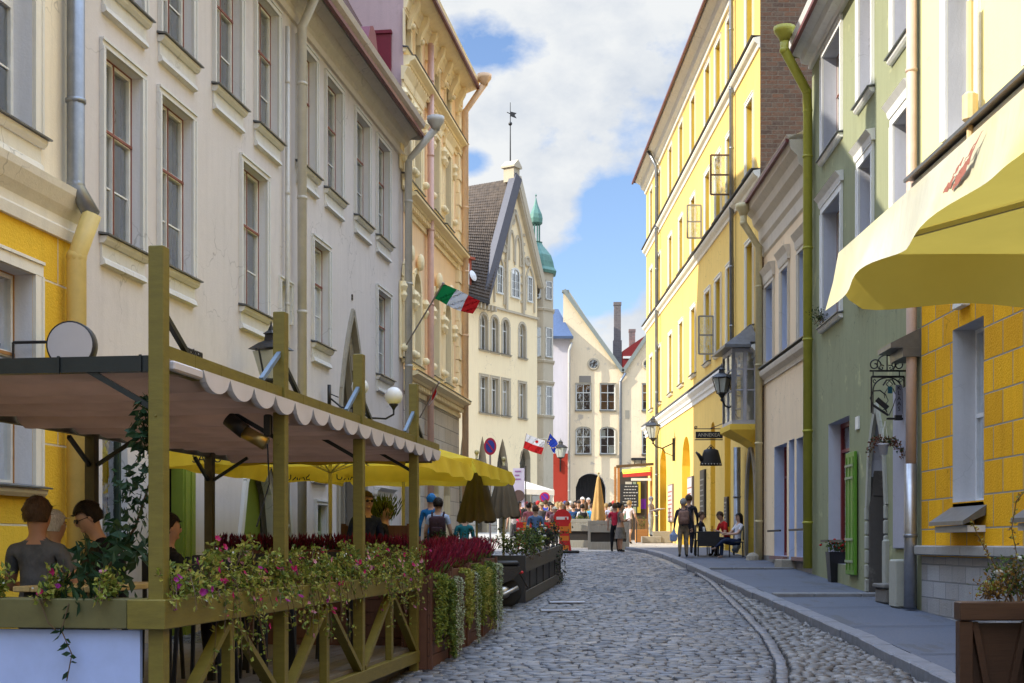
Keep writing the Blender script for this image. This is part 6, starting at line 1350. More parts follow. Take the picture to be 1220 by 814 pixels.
def stars(t, vs, k, nu, nv):
    c = vs[int(nu * .5) * k + int(nv * .5)]; m = MB()
    for i in range(12): a_ = i * math.pi / 6; q = c + Vector((.24 * math.cos(a_), -.12, .24 * math.sin(a_))); m.box(q.x - .025, q.x + .025, q.y - .01, q.y + .01, q.z - .025, q.z + .025)
    m.build('gold_stars', paint('gold star', (.7, .5, .05), .5), t)
flag('blue flag with a ring of gold stars on the gabled house', (xr(645, 72), 72, zr(549, 72)), (xr(655, Yf), Yf, zr(516, Yf)), ([fb], lambda u, v: 0), .85, (.45, .1, -.55), 5, emblem=stars)
# no-parking discs, banner, sign boards in the square
def disc(name, label, cat, px, py, Y, r, rim, face, bar=None, grp=None, post=True, sx=1, barcol=None):
    t = thing(name, label, cat, (xr(px, Y), Y, g(Y)), 0, grp); zc = zr(py, Y) - g(Y); m = MB()
    if post: m.tube([(0, .05, 0), (0, .05, zc + r)], .035, 8); m.build('post', paint('galvanised post', (.35, .36, .38), .4, .1, .7), t); m = MB()
    m.T = Matrix.Translation((0, 0, zc)) @ Matrix.Rotation(math.pi / 2, 4, 'X') @ Matrix.Diagonal((sx, 1, 1, 1)); m.lathe((0, 0, 0), [(r, -.012), (r, .012)], 32); m.build('sign_plate', rim, t)
    m = MB()
    if bar == 'noentry': m.box(-r * .68, r * .68, -.03, -.013, zc - r * .16, zc + r * .16); m.build('white_bar', paint('sign white', (.82, .80, .76), .4, .05), t)
    else:
        m.T = Matrix.Translation((0, -.016, zc)) @ Matrix.Rotation(math.pi / 2, 4, 'X') @ Matrix.Diagonal((sx, 1, 1, 1)); m.lathe((0, 0, 0), [(r * .72, -.004), (r * .72, .004)], 32); m.build('sign_face', face, t)
        m = MB(); m.bar((-r * .5 * sx, -.03, zc + r * .5), (r * .5 * sx, -.03, zc - r * .5), .1 * r * 2 * .7, .01, 0, (0, 1, 0)); m.build('red_stroke', rim, t)
    return t
sr = paint('sign red', (.62, .015, .015), .4, .08); sm_ = paint('sign magenta red', (.5, .02, .06), .4, .08); sbl = paint('sign violet blue', (.12, .03, .35), .4, .1); sbl2 = paint('sign blue', (.03, .06, .35), .4)
ne = disc('no_entry_sign', 'round red no entry sign with white bar on its red and orange stand', 'road sign', 670, 617.5, 45.2, .30, sr, None, 'noentry'); 
disc('no_stopping_sign', 'red ringed blue round sign leaning above the yellow parasols', 'road sign', 584, 532, 48, .31, sm_, sbl2, sx=.72); disc('no_stopping_sign', 'small red and violet round sign above the crowd', 'road sign', 649, 592.5, 58, .22, sm_, sbl); 
Y = 47.; t = thing('road_barrier', 'red and orange striped board barrier beside the no entry sign', 'barrier', (xr(651, Y), Y, g(Y)), 0); m = MB(); org = paint('orange barrier stripe', (.75, .22, .02), .45); 
for k in range(8): m.box(-1.05 + k * .24, -1.05 + k * .24 + .238, -.03, .03, .62, 1.0, k % 2)
m.build('striped_board', [sr, org], t); m = MB(); [m.bar((a, 0, .62), (a + b, 0, 0), .05, .05) for a in (-.85, .65) for b in (-.15, .15)]; m.build('legs', sr, t)
Y = 45.0; t = thing('traffic_beacon', 'slim red and orange beacon board below the no entry sign', 'beacon', (xr(674, Y), Y, g(Y)), 0); m = MB()
for k in range(6): m.add([(-.22, -.03, .1 + k * .16), (.10, -.03, .1 + k * .16), (.10, -.03, .1 + k * .16 + .158), (-.22, -.03, .1 + k * .16 + .158), (-.22, .03, .1 + k * .16), (.10, .03, .1 + k * .16), (.10, .03, .1 + k * .16 + .158), (-.22, .03, .1 + k * .16 + .158)], [(0, 1, 2, 3), (7, 6, 5, 4), (0, 4, 5, 1), (1, 5, 6, 2), (2, 6, 7, 3), (3, 7, 4, 0)], k % 2)
m.build('striped_board', [org, sr], t); m = MB(); m.bar((.16, 0, .05), (.0, 0, 1.2), .07, .05); m.build('stand', sr, t); m = MB(); m.box(-.35, .45, -.25, .25, .0, .09, 0, .03); m.build('base', paint('black rubber base', (.03, .03, .03), .8), t)
Y = 55.; t = thing('banner', 'tall pale violet vertical banner with a dark disc behind the folded umbrellas', 'banner', (xr(617, Y), Y, g(Y)), 0); ban = cloth('pale violet banner', (.60, .58, .74), .2); z1, z2, z3, z4 = [zr(q, Y) - g(Y) for q in (558, 590, 594, 608)]; m = MB(); m.box(-.2, .27, -.01, .01, z2 - .5, z1, 0, .004); m.build('banner_cloth', ban, t); m = MB(); m.tube([(.32, 0, 0), (.32, 0, z1 + .1)], .025, 6); m.build('pole', DARK, t)
m = MB(); m.T = Matrix.Translation((.03, -.03, z2 - .03)) @ Matrix.Rotation(math.pi / 2, 4, 'X'); m.lathe((0, 0, 0), [(.24, -.01), (.24, .01)], 20); m.build('dark_disc', paint('brown black disc', (.08, .05, .045), .6), t)
m = MB()
for k in range(3): m.box(-.12, .12 - .06 * (k % 2), -.02, -.0105, z1 - .16 - k * .16, z1 - .10 - k * .16, 0)
m.build('print', paint('purple print', (.25, .12, .3), .6), t)
# white tent roof
Y = 68.; t = thing('market_tent', 'low white market tent roof behind the crowd', 'tent', (xr(630, Y), Y, g(Y)), 0); zt_ = zr(574, Y) - g(Y); ze_ = zr(583, Y) - g(Y); m = MB(); vs = [(-1.6, -1.4, ze_), (1.25, -1.4, ze_ - .1), (1.25, 1.4, ze_ - .1), (-1.6, 1.4, ze_), (-.6, 0, zt_ + .15)]; m.add(vs, [(0, 1, 4), (1, 2, 4), (2, 3, 4), (3, 0, 4)]); m.add([(-1.6, -1.4, ze_), (1.25, -1.4, ze_ - .1), (1.25, -1.42, ze_ - .36), (-1.6, -1.42, ze_ - .26), (1.25, 1.4, ze_ - .1), (1.27, 1.4, ze_ - .36)], [(0, 1, 2, 3), (1, 4, 5, 2)]); m.build('tent_cover', cloth('white tent cloth', (.72, .70, .64), .3), t); 
m = MB(); [m.tube([(a, b, 0), (a, b, ze_ - .05)], .025, 6) for a in (-1.55, 1.2) for b in (-1.35, 1.35)]; m.build('tent_legs', WHITE, t)
# ------------------------------------------------------------------ black planter fence, scooter
blk = wood('black stained timber', (.035, .034, .036), .55, (14, 1, 1)); wg = wood('weathered grey timber', (.13, .11, .08), .65, (14, 1, 1))
A0 = Vector((xr(623.5, 25.2), 25.2)); A1 = Vector((xr(668, 31.2), 31.2)); D_ = (A1 - A0).normalized(); ang = math.atan2(D_.y, D_.x); LL = (A1 - A0).length
t = thing('black_planter_fence', 'black timber planter fence with grey rails and green plants on the street edge', 'fence', (A0.x, A0.y, g(A0.y)), ang); sl = math.tan(math.atan((g(A1.y) - g(A0.y)) / LL))
for k in range(7):
    x = k * LL / 6; m = MB(); m.box(x - .05, x + .05, 0, .1, sl * x - .05, sl * x + .88, 0, .006); m.build('post', blk, t)
for (z0, z1, mt) in ((.02, .22, wg), (.58, .86, wg)):
    m = MB(); m.add([(0, -.012, z0), (LL, -.012, z0 + sl * LL), (LL, -.012, z1 + sl * LL), (0, -.012, z1), (0, -.05, z0), (LL, -.05, z0 + sl * LL), (LL, -.05, z1 + sl * LL), (0, -.05, z1)], [(0, 1, 2, 3), (7, 6, 5, 4), (0, 4, 5, 1), (1, 5, 6, 2), (2, 6, 7, 3), (3, 7, 4, 0)]); m.build('rail', mt, t)
m = MB(); m.add([(0, .02, .05), (LL, .02, .05 + sl * LL), (LL, .02, .8 + sl * LL), (0, .02, .8), (0, .4, .05), (LL, .4, .05 + sl * LL), (LL, .4, .8 + sl * LL), (0, .4, .8)], [(0, 1, 2, 3), (7, 6, 5, 4), (0, 4, 5, 1), (1, 5, 6, 2), (2, 6, 7, 3), (3, 7, 4, 0)]); m.build('trough', blk, t)
m = MB(); m.box(-.07, .0, -.05, 1.6, 0, .9, 0, .006); m.build('end_panel', blk, t)
def bush(label, loc, w, h, n, seed, mats, ll=.06, nm='planter_shrub', fl=0, d=.22, grp='shrubs in the black planters'):
    R = random.Random(seed); m = MB(); st = []
    for k in range(14):
        p0 = Vector((R.uniform(-w * .3, w * .3), R.uniform(-d * .4, d * .4), 0)); e = Vector((R.uniform(-w / 2, w / 2), R.uniform(-d, d), h * R.uniform(.5, 1.1))); mid = p0.lerp(e, .5) + Vector((0, 0, h * .12)); st.append((p0, mid, e)); m.tube([p0, mid, e], [.007, .005, .002], 4, 3, False)
    for k in range(n): a_, b_, c_ = R.choice(st); q = R.uniform(.2, 1); p = a_.lerp(b_, q * 2) if q < .5 else b_.lerp(c_, q * 2 - 1); leaf(m, p + rv(R) * R.uniform(.01, .08), rv(R) + Vector((0, 0, .3)), rv(R), ll * R.uniform(.6, 1.3), ll * .6, R.choice([0, 0, 1, 2]))
    o = one(m, nm, list(mats) + [BR], label, 'shrub', loc, 0, grp)
    if fl:
        m = MB()
        for k in range(fl): a_, b_, c_ = R.choice(st); p = c_ + rv(R) * .05 + Vector((0, -.05, 0)); m.ball(p, R.uniform(.025, .045), 6, 0, 1, 1, .6)
        m.build('flowers', WHp, o)
LDK = leafm('deep green leaf', (.03, .06, .018)); LPR = leafm('purple brown leaf', (.035, .03, .03))
for k, (s_, l, mt, fl) in enumerate(((.3, 'leafy green shrub with white blossoms at the near black post', (LDK, L2_, L2_), 5), (1.5, 'bright green shrub second along the black planter', (L1_, L2_, L1_), 4), (2.9, 'dark purple leaved shrub midway on the black planter', (LPR, LDK, LPR), 0), (4.3, 'dark shrub towards the far end of the black planter', (LDK, LPR, LDK), 2), (5.7, 'mixed green shrub at the far end of the black planter', (LDK, L1_, LDK), 2))):
    q = A0 + D_ * s_; bush(l, (q.x - .2, q.y + .1, g(q.y) + .8), 1.2, .55, 520, 50 + k, mt, fl=fl)
for k, (s_, l) in enumerate(((4.9, 'ivy strand hanging from the black planter'), (5.9, 'ivy strand at the last black post'))):
    q = A0 + D_ * s_; R = random.Random(k); m = MB(); pts = [Vector((.03, -.07, .85 - j * .11)) for j in range(8)]; m.tube(pts, .004, 4, 2)
    for i in range(90): leaf(m, R.choice(pts) + rv(R) * .07, rv(R), rv(R), .05, .035, R.choice([0, 1]))
    one(m, 'ivy', [LDK, LPR, BR], l, 'climbing plant', (q.x + .08, q.y, g(q.y)), 0, 'ivy strands on the black planter')
# far-left dark boxes behind the scooter
trough(1.3, .95, 'black box with dark plants behind the folded umbrellas', (-1.1, 26.6, g(26.6)), 0, blk); bush('dark green shrub under the left folded umbrella', (-1.2, 26.6, g(26.6) + .9), 1.1, .4, 350, 71, (LDK, L2_, LDK), grp=None)
# scooter
Y = 24.4; t = thing('scooter', 'black motor scooter parked between brown boxes and black planter', 'motor scooter', (xr(580, Y), Y, g(Y)), math.radians(8)); bk = paint('black scooter plastic', (.012, .012, .014), .25, .2, 0, 3, .02, .6); ch = paint('aluminium casting', (.45, .44, .42), .35, .2, .8)
for (cx_, nm) in ((.38, 'rear_wheel'), (-.85, 'front_wheel')):
    m = MB(); m.T = Matrix.Translation((cx_, 0, .25)) @ Matrix.Rotation(math.pi / 2, 4, 'X'); m.lathe((0, 0, 0), [(.16, -.055), (.22, -.06), (.25, -.03), (.25, .03), (.22, .06), (.16, .055)], 28); w = m.build(nm, paint('tyre rubber', (.018, .018, .018), .8), t, True); m = MB(); m.T = Matrix.Translation((cx_, 0, .25)) @ Matrix.Rotation(math.pi / 2, 4, 'X'); m.lathe((0, 0, 0), [(.04, -.06), (.16, -.04), (.16, .04), (.04, .06)], 14); m.build('rim', DARK, w)
m = MB(); m.T = Matrix.Translation((.30, -.09, .27)) @ Matrix.Rotation(math.pi / 2, 4, 'X'); m.lathe((0, 0, 0), [(.10, -.02), (.115, .02), (.09, .06), (.03, .07)], 18); m.T = Matrix(); m.box(-.15, .3, -.14, -.08, .2, .31, 0, .02); m.build('engine_cover', ch, t, True)
m = MB(); m.prism([(-.55, .30), (-.35, .27), (.15, .38), (.45, .50), (.62, .66), (.60, .74), (.1, .74), (-.12, .62), (-.25, .38), (-.5, .38)], 1, -.15, .15); m.prism([(-.60, .30), (-.50, .30), (-.62, .80), (-.72, .98), (-.80, .98), (-.72, .6)], 1, -.17, .17); b_ = m.build('body', bk, t)
m = MB(); m.box(-.1, .58, -.14, .14, .742, .84, 0, .04); m.build('seat', paint('black vinyl seat', (.02, .02, .022), .5), t, True); m = MB(); m.tube([(-.78, -.32, 1.02), (-.74, 0, 1.0), (-.78, .32, 1.02)], .018, 8); m.bar((-.76, 0, .98), (-.86, 0, .3), .05); m.build('handlebar', DARK, t); m = MB(); m.box(.5, .66, -.1, .1, .6, .66, 0, .02); m.build('rear_light', sr, t); m = MB(); m.tube([(.05, -.17, .2), (.3, -.18, .24), (.55, -.18, .36)], [.03, .045, .04], 10); m.build('exhaust', ch, t, True)
m = MB(); m.bar((.60, 0, .62), (.75, 0, .35), .15, .012); m.build('mudguard', bk, t)
# ------------------------------------------------------------------ RIGHT side street furniture
Y = 23.3; X0, X1 = xr(1034, Y), 6.84; t = thing('iron_shop_sign', 'wrought iron hanging shop sign with scrolls, a drum figure and a pale lettered strip', 'shop sign', (X0, Y, 0), 0); w_ = X1 - X0; Z = lambda y: zr(y, Y)
def spiral(m, cx_, cz, r, a0, turns, sgn=1, th=.012): 
    pts = [];  n_ = 22
    for i in range(n_ + 1): q = i / n_; a_ = a0 + sgn * turns * 2 * math.pi * q; rr = r * (1 - .82 * q); pts.append((cx_ + rr * math.cos(a_), 0, cz + rr * math.sin(a_)))
    m.tube(pts, th, 6)
m = MB(); zs = Z(442); m.bar((.03, 0, zs), (w_, 0, zs), .025, .03); m.tube([(w_ * .5, 0, zs), (w_ * .5, 0, Z(417))], .012, 6); c_ = w_ * .48; r_ = .155; m.tube([(c_ + r_ * math.cos(a_), 0, zs + .12 + r_ * math.sin(a_)) for a_ in np.linspace(-.7, math.pi + .7, 20)], .011, 6)
spiral(m, .12, zs + .10, .11, 0, 1.3, 1); spiral(m, w_ - .14, zs + .10, .11, math.pi, 1.3, -1); spiral(m, c_ - .08, zs + .055, .05, math.pi * .2, 1.2, 1, .009); spiral(m, c_ + .08, zs + .055, .05, math.pi * .8, 1.2, -1, .009); m.build('top_scrolls', DARK, t)
m = MB(); zt_, zb_ = Z(449), Z(499); xl, xr_ = .06, w_ - .04; m.bar((xl, 0, zt_), (xr_, 0, zt_), .035); m.bar((xl, 0, zt_), (xl + .0, 0, zb_ + .1), .025); m.bar((xr_, 0, zt_), (xr_, 0, zb_), .025); m.tube([(.09, 0, zt_), (.09, 0, zs)], .01, 5); m.tube([(w_ - .12, 0, zt_), (w_ - .12, 0, zs)], .01, 5)
cc = (xl + xr_) / 2; rr_ = (xr_ - xl) / 2 - .03; m.tube([(cc + rr_ * math.cos(a_), 0, zt_ - rr_ * .95 + rr_ * .9 * math.sin(a_)) for a_ in np.linspace(0, math.pi, 16)], .012, 6)
for s_ in (-1, 1): m.tube([(cc + s_ * rr_, 0, zt_ - rr_), (cc + s_ * rr_, 0, zb_ + .08)], .011, 5); spiral(m, cc + s_ * (rr_ - .03), zt_ - .07, .045, 0, 1.1, s_, .008)
m.bar((cc - .02, 0, zb_), (w_ + .0, 0, zb_), .03, .035); m.box(w_ - .2, w_ - .08, -.03, .03, zb_ - .03, zb_ + .06); m.build('frame', DARK, t)
m = MB(); dc = (cc - .13, zb_ + .36)                                           # drum on the left, small figure bending over it
m.tube([(dc[0] - .13, 0, dc[1] - .12), (dc[0] - .17, 0, dc[1]), (dc[0] - .12, 0, dc[1] + .12), (dc[0], 0, dc[1] + .13), (dc[0] + .1, 0, dc[1] + .05)], .012, 6); m.bar((dc[0] - .13, 0, dc[1] - .12), (dc[0] + .14, 0, dc[1] - .30), .04, .012, 0, (0, 1, 0)); m.bar((dc[0] - .06, 0, dc[1] - .02), (dc[0] + .13, 0, dc[1] - .18), .09, .01, 0, (0, 1, 0)); m.tube([(dc[0] + .1, 0, dc[1] + .05), (dc[0] + .14, 0, dc[1] - .05), (dc[0] + .06, 0, dc[1] - .16), (dc[0] + .12, 0, dc[1] - .25)], .008, 5)
m.tube([(cc - .03, 0, zt_ - .13), (cc + .03, 0, zt_ - .07), (cc + .09, 0, zt_ - .13), (cc + .03, 0, zt_ - .18), (cc - .03, 0, zt_ - .13)], .009, 5); m.tube([(cc - .08, 0, zt_ - .15), (cc - .02, 0, zt_ - .06), (cc + .08, 0, zt_ - .05), (cc + .13, 0, zt_ - .14)], .014, 5); m.tube([(cc + .09, 0, zt_ - .2), (cc + .15, 0, zt_ - .33), (cc + .10, 0, zt_ - .5), (cc + .02, 0, zt_ - .68)], .008, 5); m.tube([(cc - .0, 0, zt_ - .2), (cc - .06, 0, zt_ - .3), (dc[0] + .08, 0, dc[1])], .008, 5); spiral(m, cc - .06, zb_ + .12, .05, 0, 1.2, 1, .007); m.build('figure', DARK, t)
m = MB(); m.box(cc + .0, cc + .08, -.01, .01, zt_ - .29, zt_ - .17); m.build('blue_scarf', paint('teal enamel', (.01, .10, .14), .4), t)
m = MB(); m.box(xr_ - .15, xr_ - .03, -.015, .0, zb_ + .04, zt_ - .14); st_ = m.build('lettered_strip', paint('pale enamel strip', (.22, .23, .30), .4), t)
for k, c_ in enumerate('KLAAS'): text(c_, .1, .003, DARK, t, 'letter', (xr_ - .09, -.02, zt_ - .2 - k * .09))
# hanging basket
bx, bz = xr(1052, Y), zr(535, Y); t = thing('hanging_basket', 'white pot with withered brown trailing plant hanging below the iron sign', 'hanging pot', (bx, Y - .02, bz), 0); m = MB(); m.lathe((0, 0, -.1), [(.065, 0), (.085, .16), (.10, .165), (.10, .19)], 14); m.build('pot', paint('white plastic pot', (.62, .62, .68), .5), t, True); m = MB(); [m.tube([(math.cos(a_) * .09, math.sin(a_) * .09, .08), (0.03, 0, .48)], .004, 4) for a_ in (0, 2.1, 4.2)]; m.build('chain', WHITE, t)
R = random.Random(31); m = MB(); rl = leafm('withered leaf', (.20, .09, .035)); rl2 = leafm('rust leaf', (.13, .045, .025))
for k in range(420): 
    s_ = R.choice([-1, 1, 1]); q = R.random(); p = Vector((s_ * q * (.45 if s_ > 0 else .26), R.uniform(-.1, .1), .10 + .1 * math.sin(q * 3) - q * q * (.45 if s_ > 0 else .2))) + rv(R) * .06; leaf(m, p, rv(R), rv(R), R.uniform(.03, .065), .035, R.choice([0, 1, 1, 2]))
m.build('foliage', [rl, rl2, LDK], t)
# black tall planter with red flowers, step stone, low pier
Y = 29.2; xq = xr(996, Y); t = thing('flower_planter', 'tall black planter with red flowers in front of the green house', 'planter', (xq, Y, g(Y) + .12), 0); m = MB(); m.lathe((0, 0, 0), [(.19, 0), (.20, .02), (.26, .60), (.27, .66), (.24, .66), (.24, .6)], 4); m.build('pot', paint('black glazed pot', (.015, .015, .018), .35), t); R = random.Random(8); m = MB()
for k in range(260): p = Vector((R.gauss(0, .1), R.gauss(0, .1), .68 + R.uniform(0, .2))); leaf(m, p, rv(R) + Vector((0, 0, .3)), rv(R), .06, .04, R.choice([0, 1]))
pl = m.build('foliage', [LDK, L2_], t); m = MB()
for k in range(16): m.ball((R.gauss(0, .11), R.uniform(-.2, .05), .72 + R.uniform(0, .22)), R.uniform(.02, .036), 6, 0, 1, 1, .7)
m.build('flowers', leafm('scarlet petal', (.60, .012, .01), .3), t)
Y = 23.8; m = MB(); m.box(-.32, .32, -.3, .3, 0, .27, 0, .03); m.box(-.36, .36, -.34, .34, .27, .35, 0, .02); one(m, 'step_block', plaster('worn grey step stone', (.20, .19, .175), .9), 'worn grey stone block step with a slab top before the dark green door', 'stone step', (xr(1070, Y), Y, g(Y) + .12), .04)
m = MB(); m.box(-.14, .2, -.3, .1, 0, .82, 0, .03); one(m, 'stone_pier', pale, 'low pale crumbling stone pier beside the steel downpipe', 'stone pier', (6.62, 23.0, g(23) + .12), 0)
m = MB(); m.box(-.05, .3, -.12, .1, 0, 1.1, 0, .03); one(m, 'doorway_pier', pale, 'low pale crumbling pier right of the pointed doorway', 'stone pier', (6.85, 24.6, g(24.6) + .12), 0)
m = MB(); m.lathe((0, 0, 0), [(.2, 0), (.18, .12), (.1, .2), (.02, .22)], 12); one(m, 'guard_stone', stone, 'rounded guard stone at the foot of the pale ochre downpipe', 'guard stone', (6.85, 38.2, g(38.2) + .12))
# teapot sign
Y = 41.2; xa, xb = xr(828, Y), xr(861, Y); t = thing('teapot_sign', 'black teapot shaped sign hanging under a dark lettered board', 'shop sign', (xa, Y, 0), 0); Z = lambda y: zr(y, Y); m = MB(); m.bar((0, 0, Z(524)), (xb - xa, 0, Z(524)), .03) ; m.box(0.02, xb - xa, -.02, .02, Z(522.5), Z(514.5)); m.build('board', DARK, t); text('ANNEKEA', .15, .004, paint('cream letters', (.5, .45, .35), .6), t, loc=((xb - xa) / 2, -.026, Z(518.6)), sx=1.0)
m = MB(); m.tube([(-.02, 0, Z(511)), (1.35, 0, Z(511))], .014, 6); m.tube([(.45, 0, Z(511)), (1.1, 0, Z(501)), (1.35, 0, Z(499))], .012, 6); spiral(m, .02, Z(509.5), .05, 0, 1.2); m.build('bracket', DARK, t)
m = MB(); cx_ = xr(847, Y) - xa; zb_ = Z(555); m.lathe((cx_, 0, zb_), [(.34, 0), (.335, .05), (.30, .2), (.255, .38), (.22, .48), (.15, .51), (.04, .53), (.045, .57), (.02, .59)], 22, 0, 1, .35); m.tube([(cx_ - .26, 0, zb_ + .16), (cx_ - .38, 0, zb_ + .34), (cx_ - .46, 0, zb_ + .42)], [.075, .05, .03], 8); m.tube([(cx_ + .24, 0, zb_ + .42), (cx_ + .36, 0, zb_ + .36), (cx_ + .34, 0, zb_ + .18), (cx_ + .3, 0, zb_ + .12)], .02, 6) if False else None
m.tube([(cx_ - .15, 0, zb_ + .48), (cx_, 0, zb_ + .64), (cx_ + .15, 0, zb_ + .48)], .014, 6); m.build('teapot', DARK, t, True)
m = MB(); [m.ball((cx_ - .27 + k * .09, -.118 + abs(k - 3) * .012, zb_ + .05), .022, 6) for k in range(7)]; m.build('rim_dots', paint('pale dots', (.45, .42, .36), .5), t)
# brown timber fence bottom right
br2 = wood('dark brown oiled timber', (.07, .033, .017), .45, (1, 1, 12)); brd = wood('dark timber rail', (.075, .06, .05), .5, (1, 12, 1)); 
Y0 = 11.0; xq = xr(1143, Y0); zt_ = zr(717, Y0); t = thing('brown_fence', 'dark brown timber terrace fence in the lower right corner', 'fence', (xq, Y0, 0), 0); g0 = 0.0
for (x, y) in ((.06, .06), (.66 - .05, .06), (.66, -1.5), (.66, -3.0), (.66, -4.6)): m = MB(); m.box(x - .055, x + .055, y - .055, y + .055, g0, zt_ - .16, 0, .008); m.build('post', br2, t)
m = MB(); m.box(0, .60, -.02, .14, zt_ - .155, zt_, 0, .01); m.build('top_rail', br2, t); m = MB(); m.box(.605, .76, -5.0, .14, zt_ - .155, zt_ - .002, 0, .01); m.build('top_rail', brd, t)
m = MB(); m.box(.66 - .02, .66 + .02, -5.0, .0, .12, .26); m.build('bottom_rail', br2, t)
m = MB(); m.bar((.14, .06, zt_ - .17), (.32, .06, .1), .05, .05); m.bar((.56, .06, zt_ - .17), (.36, .06, .1), .05, .05); m.box(.12, .56, .09, .12, .1, zt_ - .18); m.build('end_panel', br2, t)
for k in range(3): m = MB(); y1 = -.1 - k * 1.55; m.bar((.66, y1, zt_ - .17), (.66, y1 - .75, .2), .04, .10); m.build('diagonal_board', brd, t); m = MB(); m.bar((.66, y1 - 1.4, zt_ - .17), (.66, y1 - .75, .2), .04, .10); m.build('diagonal_board', brd, t)
m = MB(); m.box(.78, .80, -5.0, .05, .1, zt_ - .2); m.build('backing_board', paint('weathered grey backing', (.09, .085, .075), .8), t)
trough(1.6, .30, 'dark plant box standing behind the brown fence rail', (xq + 1.55, Y0 + .05, zt_ - .22), 0, br2)
LAU = leafm('autumn leaf', (.22, .12, .02)); bush('low ochre and green plant behind the brown fence rail', (xr(1183, 11), Y0 + .05, zt_ + .02), .34, .16, 260, 90, (LAU, L1_, LAU), .035, grp=None, nm='ochre_plant', d=.1); bush('round dark green bush at the right edge above the brown fence', (xr(1213, 11.), Y0 + .05, zt_ + .0), .42, .36, 620, 91, (L2_, LDK, LAU), .04, grp=None, nm='green_bush', d=.15, fl=3)
R = random.Random(12); m = MB(); P0 = Vector((0, 0, 0)); pts = [P0, Vector((-.10, 0, .12)), Vector((-.2, 0, .28)), Vector((-.27, 0, .42)), Vector((-.31, 0, .52))]; p2 = [P0, Vector((.06, 0, .25)), Vector((.02, 0, .45)), Vector((.06, 0, .68)), Vector((.15, 0, .78))]
for s_ in (pts, p2):
    m.tube(s_, .004, 5, 2)
    for k in range(60): t_ = R.random() * 3.99; i = int(t_); leaf(m, s_[i].lerp(s_[i + 1], t_ - i) + rv(R) * .012, rv(R), rv(R), .03, .018, R.choice([0, 1]))
one(m, 'thin_branches', [L3_, LAU, BR], 'two thin leafy branches rising against the block work wall', 'plant', (xr(1205, 11), Y0 + .05, zt_ + .15))
# window flowers on the green house
bush('red geranium on the upper sill of the green house', (6.98, 30.55, 6.66), .5, .35, 150, 93, (LDK, L2_, LDK), .05, grp=None, nm='window_flowers', d=.1)
# ------------------------------------------------------------------ cafe table and guests in front of the yellow house
gp_ = 'people by the yellow house'; G2 = lambda Y: g(Y) + .13
Y = 40.3; x = xr(842, Y); t = thing('cafe_table', 'dark cafe table with glasses on the pavement before the yellow house', 'table', (x, Y, G2(Y)), 0); m = MB(); m.box(-.35, .35, -.35, .35, .70, .74, 0, .01); m.build('table_top', DARK, t); [(lambda q: (q.box(a - .02, a + .02, b - .02, b + .02, 0, .70), q.build('leg', DARK, t)))(MB()) for a in (-.3, .3) for b in (-.3, .3)]; m = MB(); m.box(-.33, .33, -.36, -.352, .3, .70); m.build('apron', DARK, t)
m = MB(); m.lathe((0, 0, 0), [(.03, 0), (.04, .1), (.04, .14)], 10); one(m, 'cup', WHITE, 'white cup on the dark cafe table', 'cup', (x - .1, Y - .15, G2(Y) + .741)); m = MB(); m.lathe((0, 0, 0), [(.03, 0), (.035, .16)], 10); one(m, 'glass', paint('amber drink', (.6, .3, .03), .2), 'glass of amber drink on the dark cafe table', 'glass', (x + .15, Y - .1, G2(Y) + .741))
def chair(x, y, rz, label): 
    t = thing('cafe_chair', label, 'chair', (x, y, G2(y)), rz, 'dark cafe chairs'); m = MB(); m.box(-.22, .22, -.22, .22, .42, .46, 0, .01); m.build('seat', DARK, t); m = MB(); m.box(-.21, .21, .19, .22, .5, .92, 0, .01); m.build('backrest', DARK, t)
    for a in (-.19, .19):
        for b in (-.19, .19): m = MB(); m.bar((a, b, .42), (a * 1.05, b * 1.05, 0), .03); m.build('leg', DARK, t)
px_ = xr(877, 39.8); chair(px_, 39.8, math.radians(-98), 'dark chair under the person in the white t-shirt'); person('person in a white t-shirt and jeans sitting cross legged at the cafe table', px_ - .02, 39.8, G2(39.8) - .04, -72, 1.72, 'sitcross', (.62, .63, .68), (.02, .03, .07), 'dark', 'long', shoes=(.3, .2, .15), group=gp_)
px_ = xr(867, 41.0); chair(px_, 41.1, math.radians(-95), 'dark chair under the person in red'); person('person in a red top leaning at the cafe table', px_, 41.0, G2(41) - .02, -70, 1.72, 'sitlean', (.50, .02, .02), (.03, .03, .05), 'brown', group=gp_)
px_ = xr(836, 41.0); chair(px_, 41.0, math.radians(90), 'dark chair at the left of the cafe table'); person('person in a dark jacket with yellow scarf at the left of the cafe table', px_, 41.0, G2(41) - .02, 70, 1.70, 'sit', (.02, .02, .03), (.02, .02, .03), 'brown', group=gp_, sleeves='long')
X_ = xr(814, 40.0); p1 = person('grey haired person with a mottled brown backpack and beige trousers', X_, 40.0, G2(40) - .01, 178, 1.70, 'stand', (.05, .05, .055), (.26, .21, .15), 'grey', sleeves='long', group=gp_); backpack(p1, 'mottled brown and red backpack worn by the grey haired person', (.22, .13, .10))
X_ = xr(820.5, 40.6); person('taller person in dark clothes walking beside the grey haired one', X_, 40.6, G2(40.6) - .01, 170, 1.82, 'walk', (.03, .03, .04), (.03, .03, .035), 'brown', sleeves='long', group=gp_)
m = MB(); m.lathe((0, 0, 0), [(.05, 0), (.11, .04), (.12, .2), (.05, .28), (.02, .36)], 10, 0, 1, .5); one(m, 'shopping_bag', cloth('pale blue plastic bag', (.45, .55, .75), .4), 'pale blue plastic bag carried by the grey haired person', 'bag', (xr(802.5, 39.9), 39.9, G2(40) + .45))
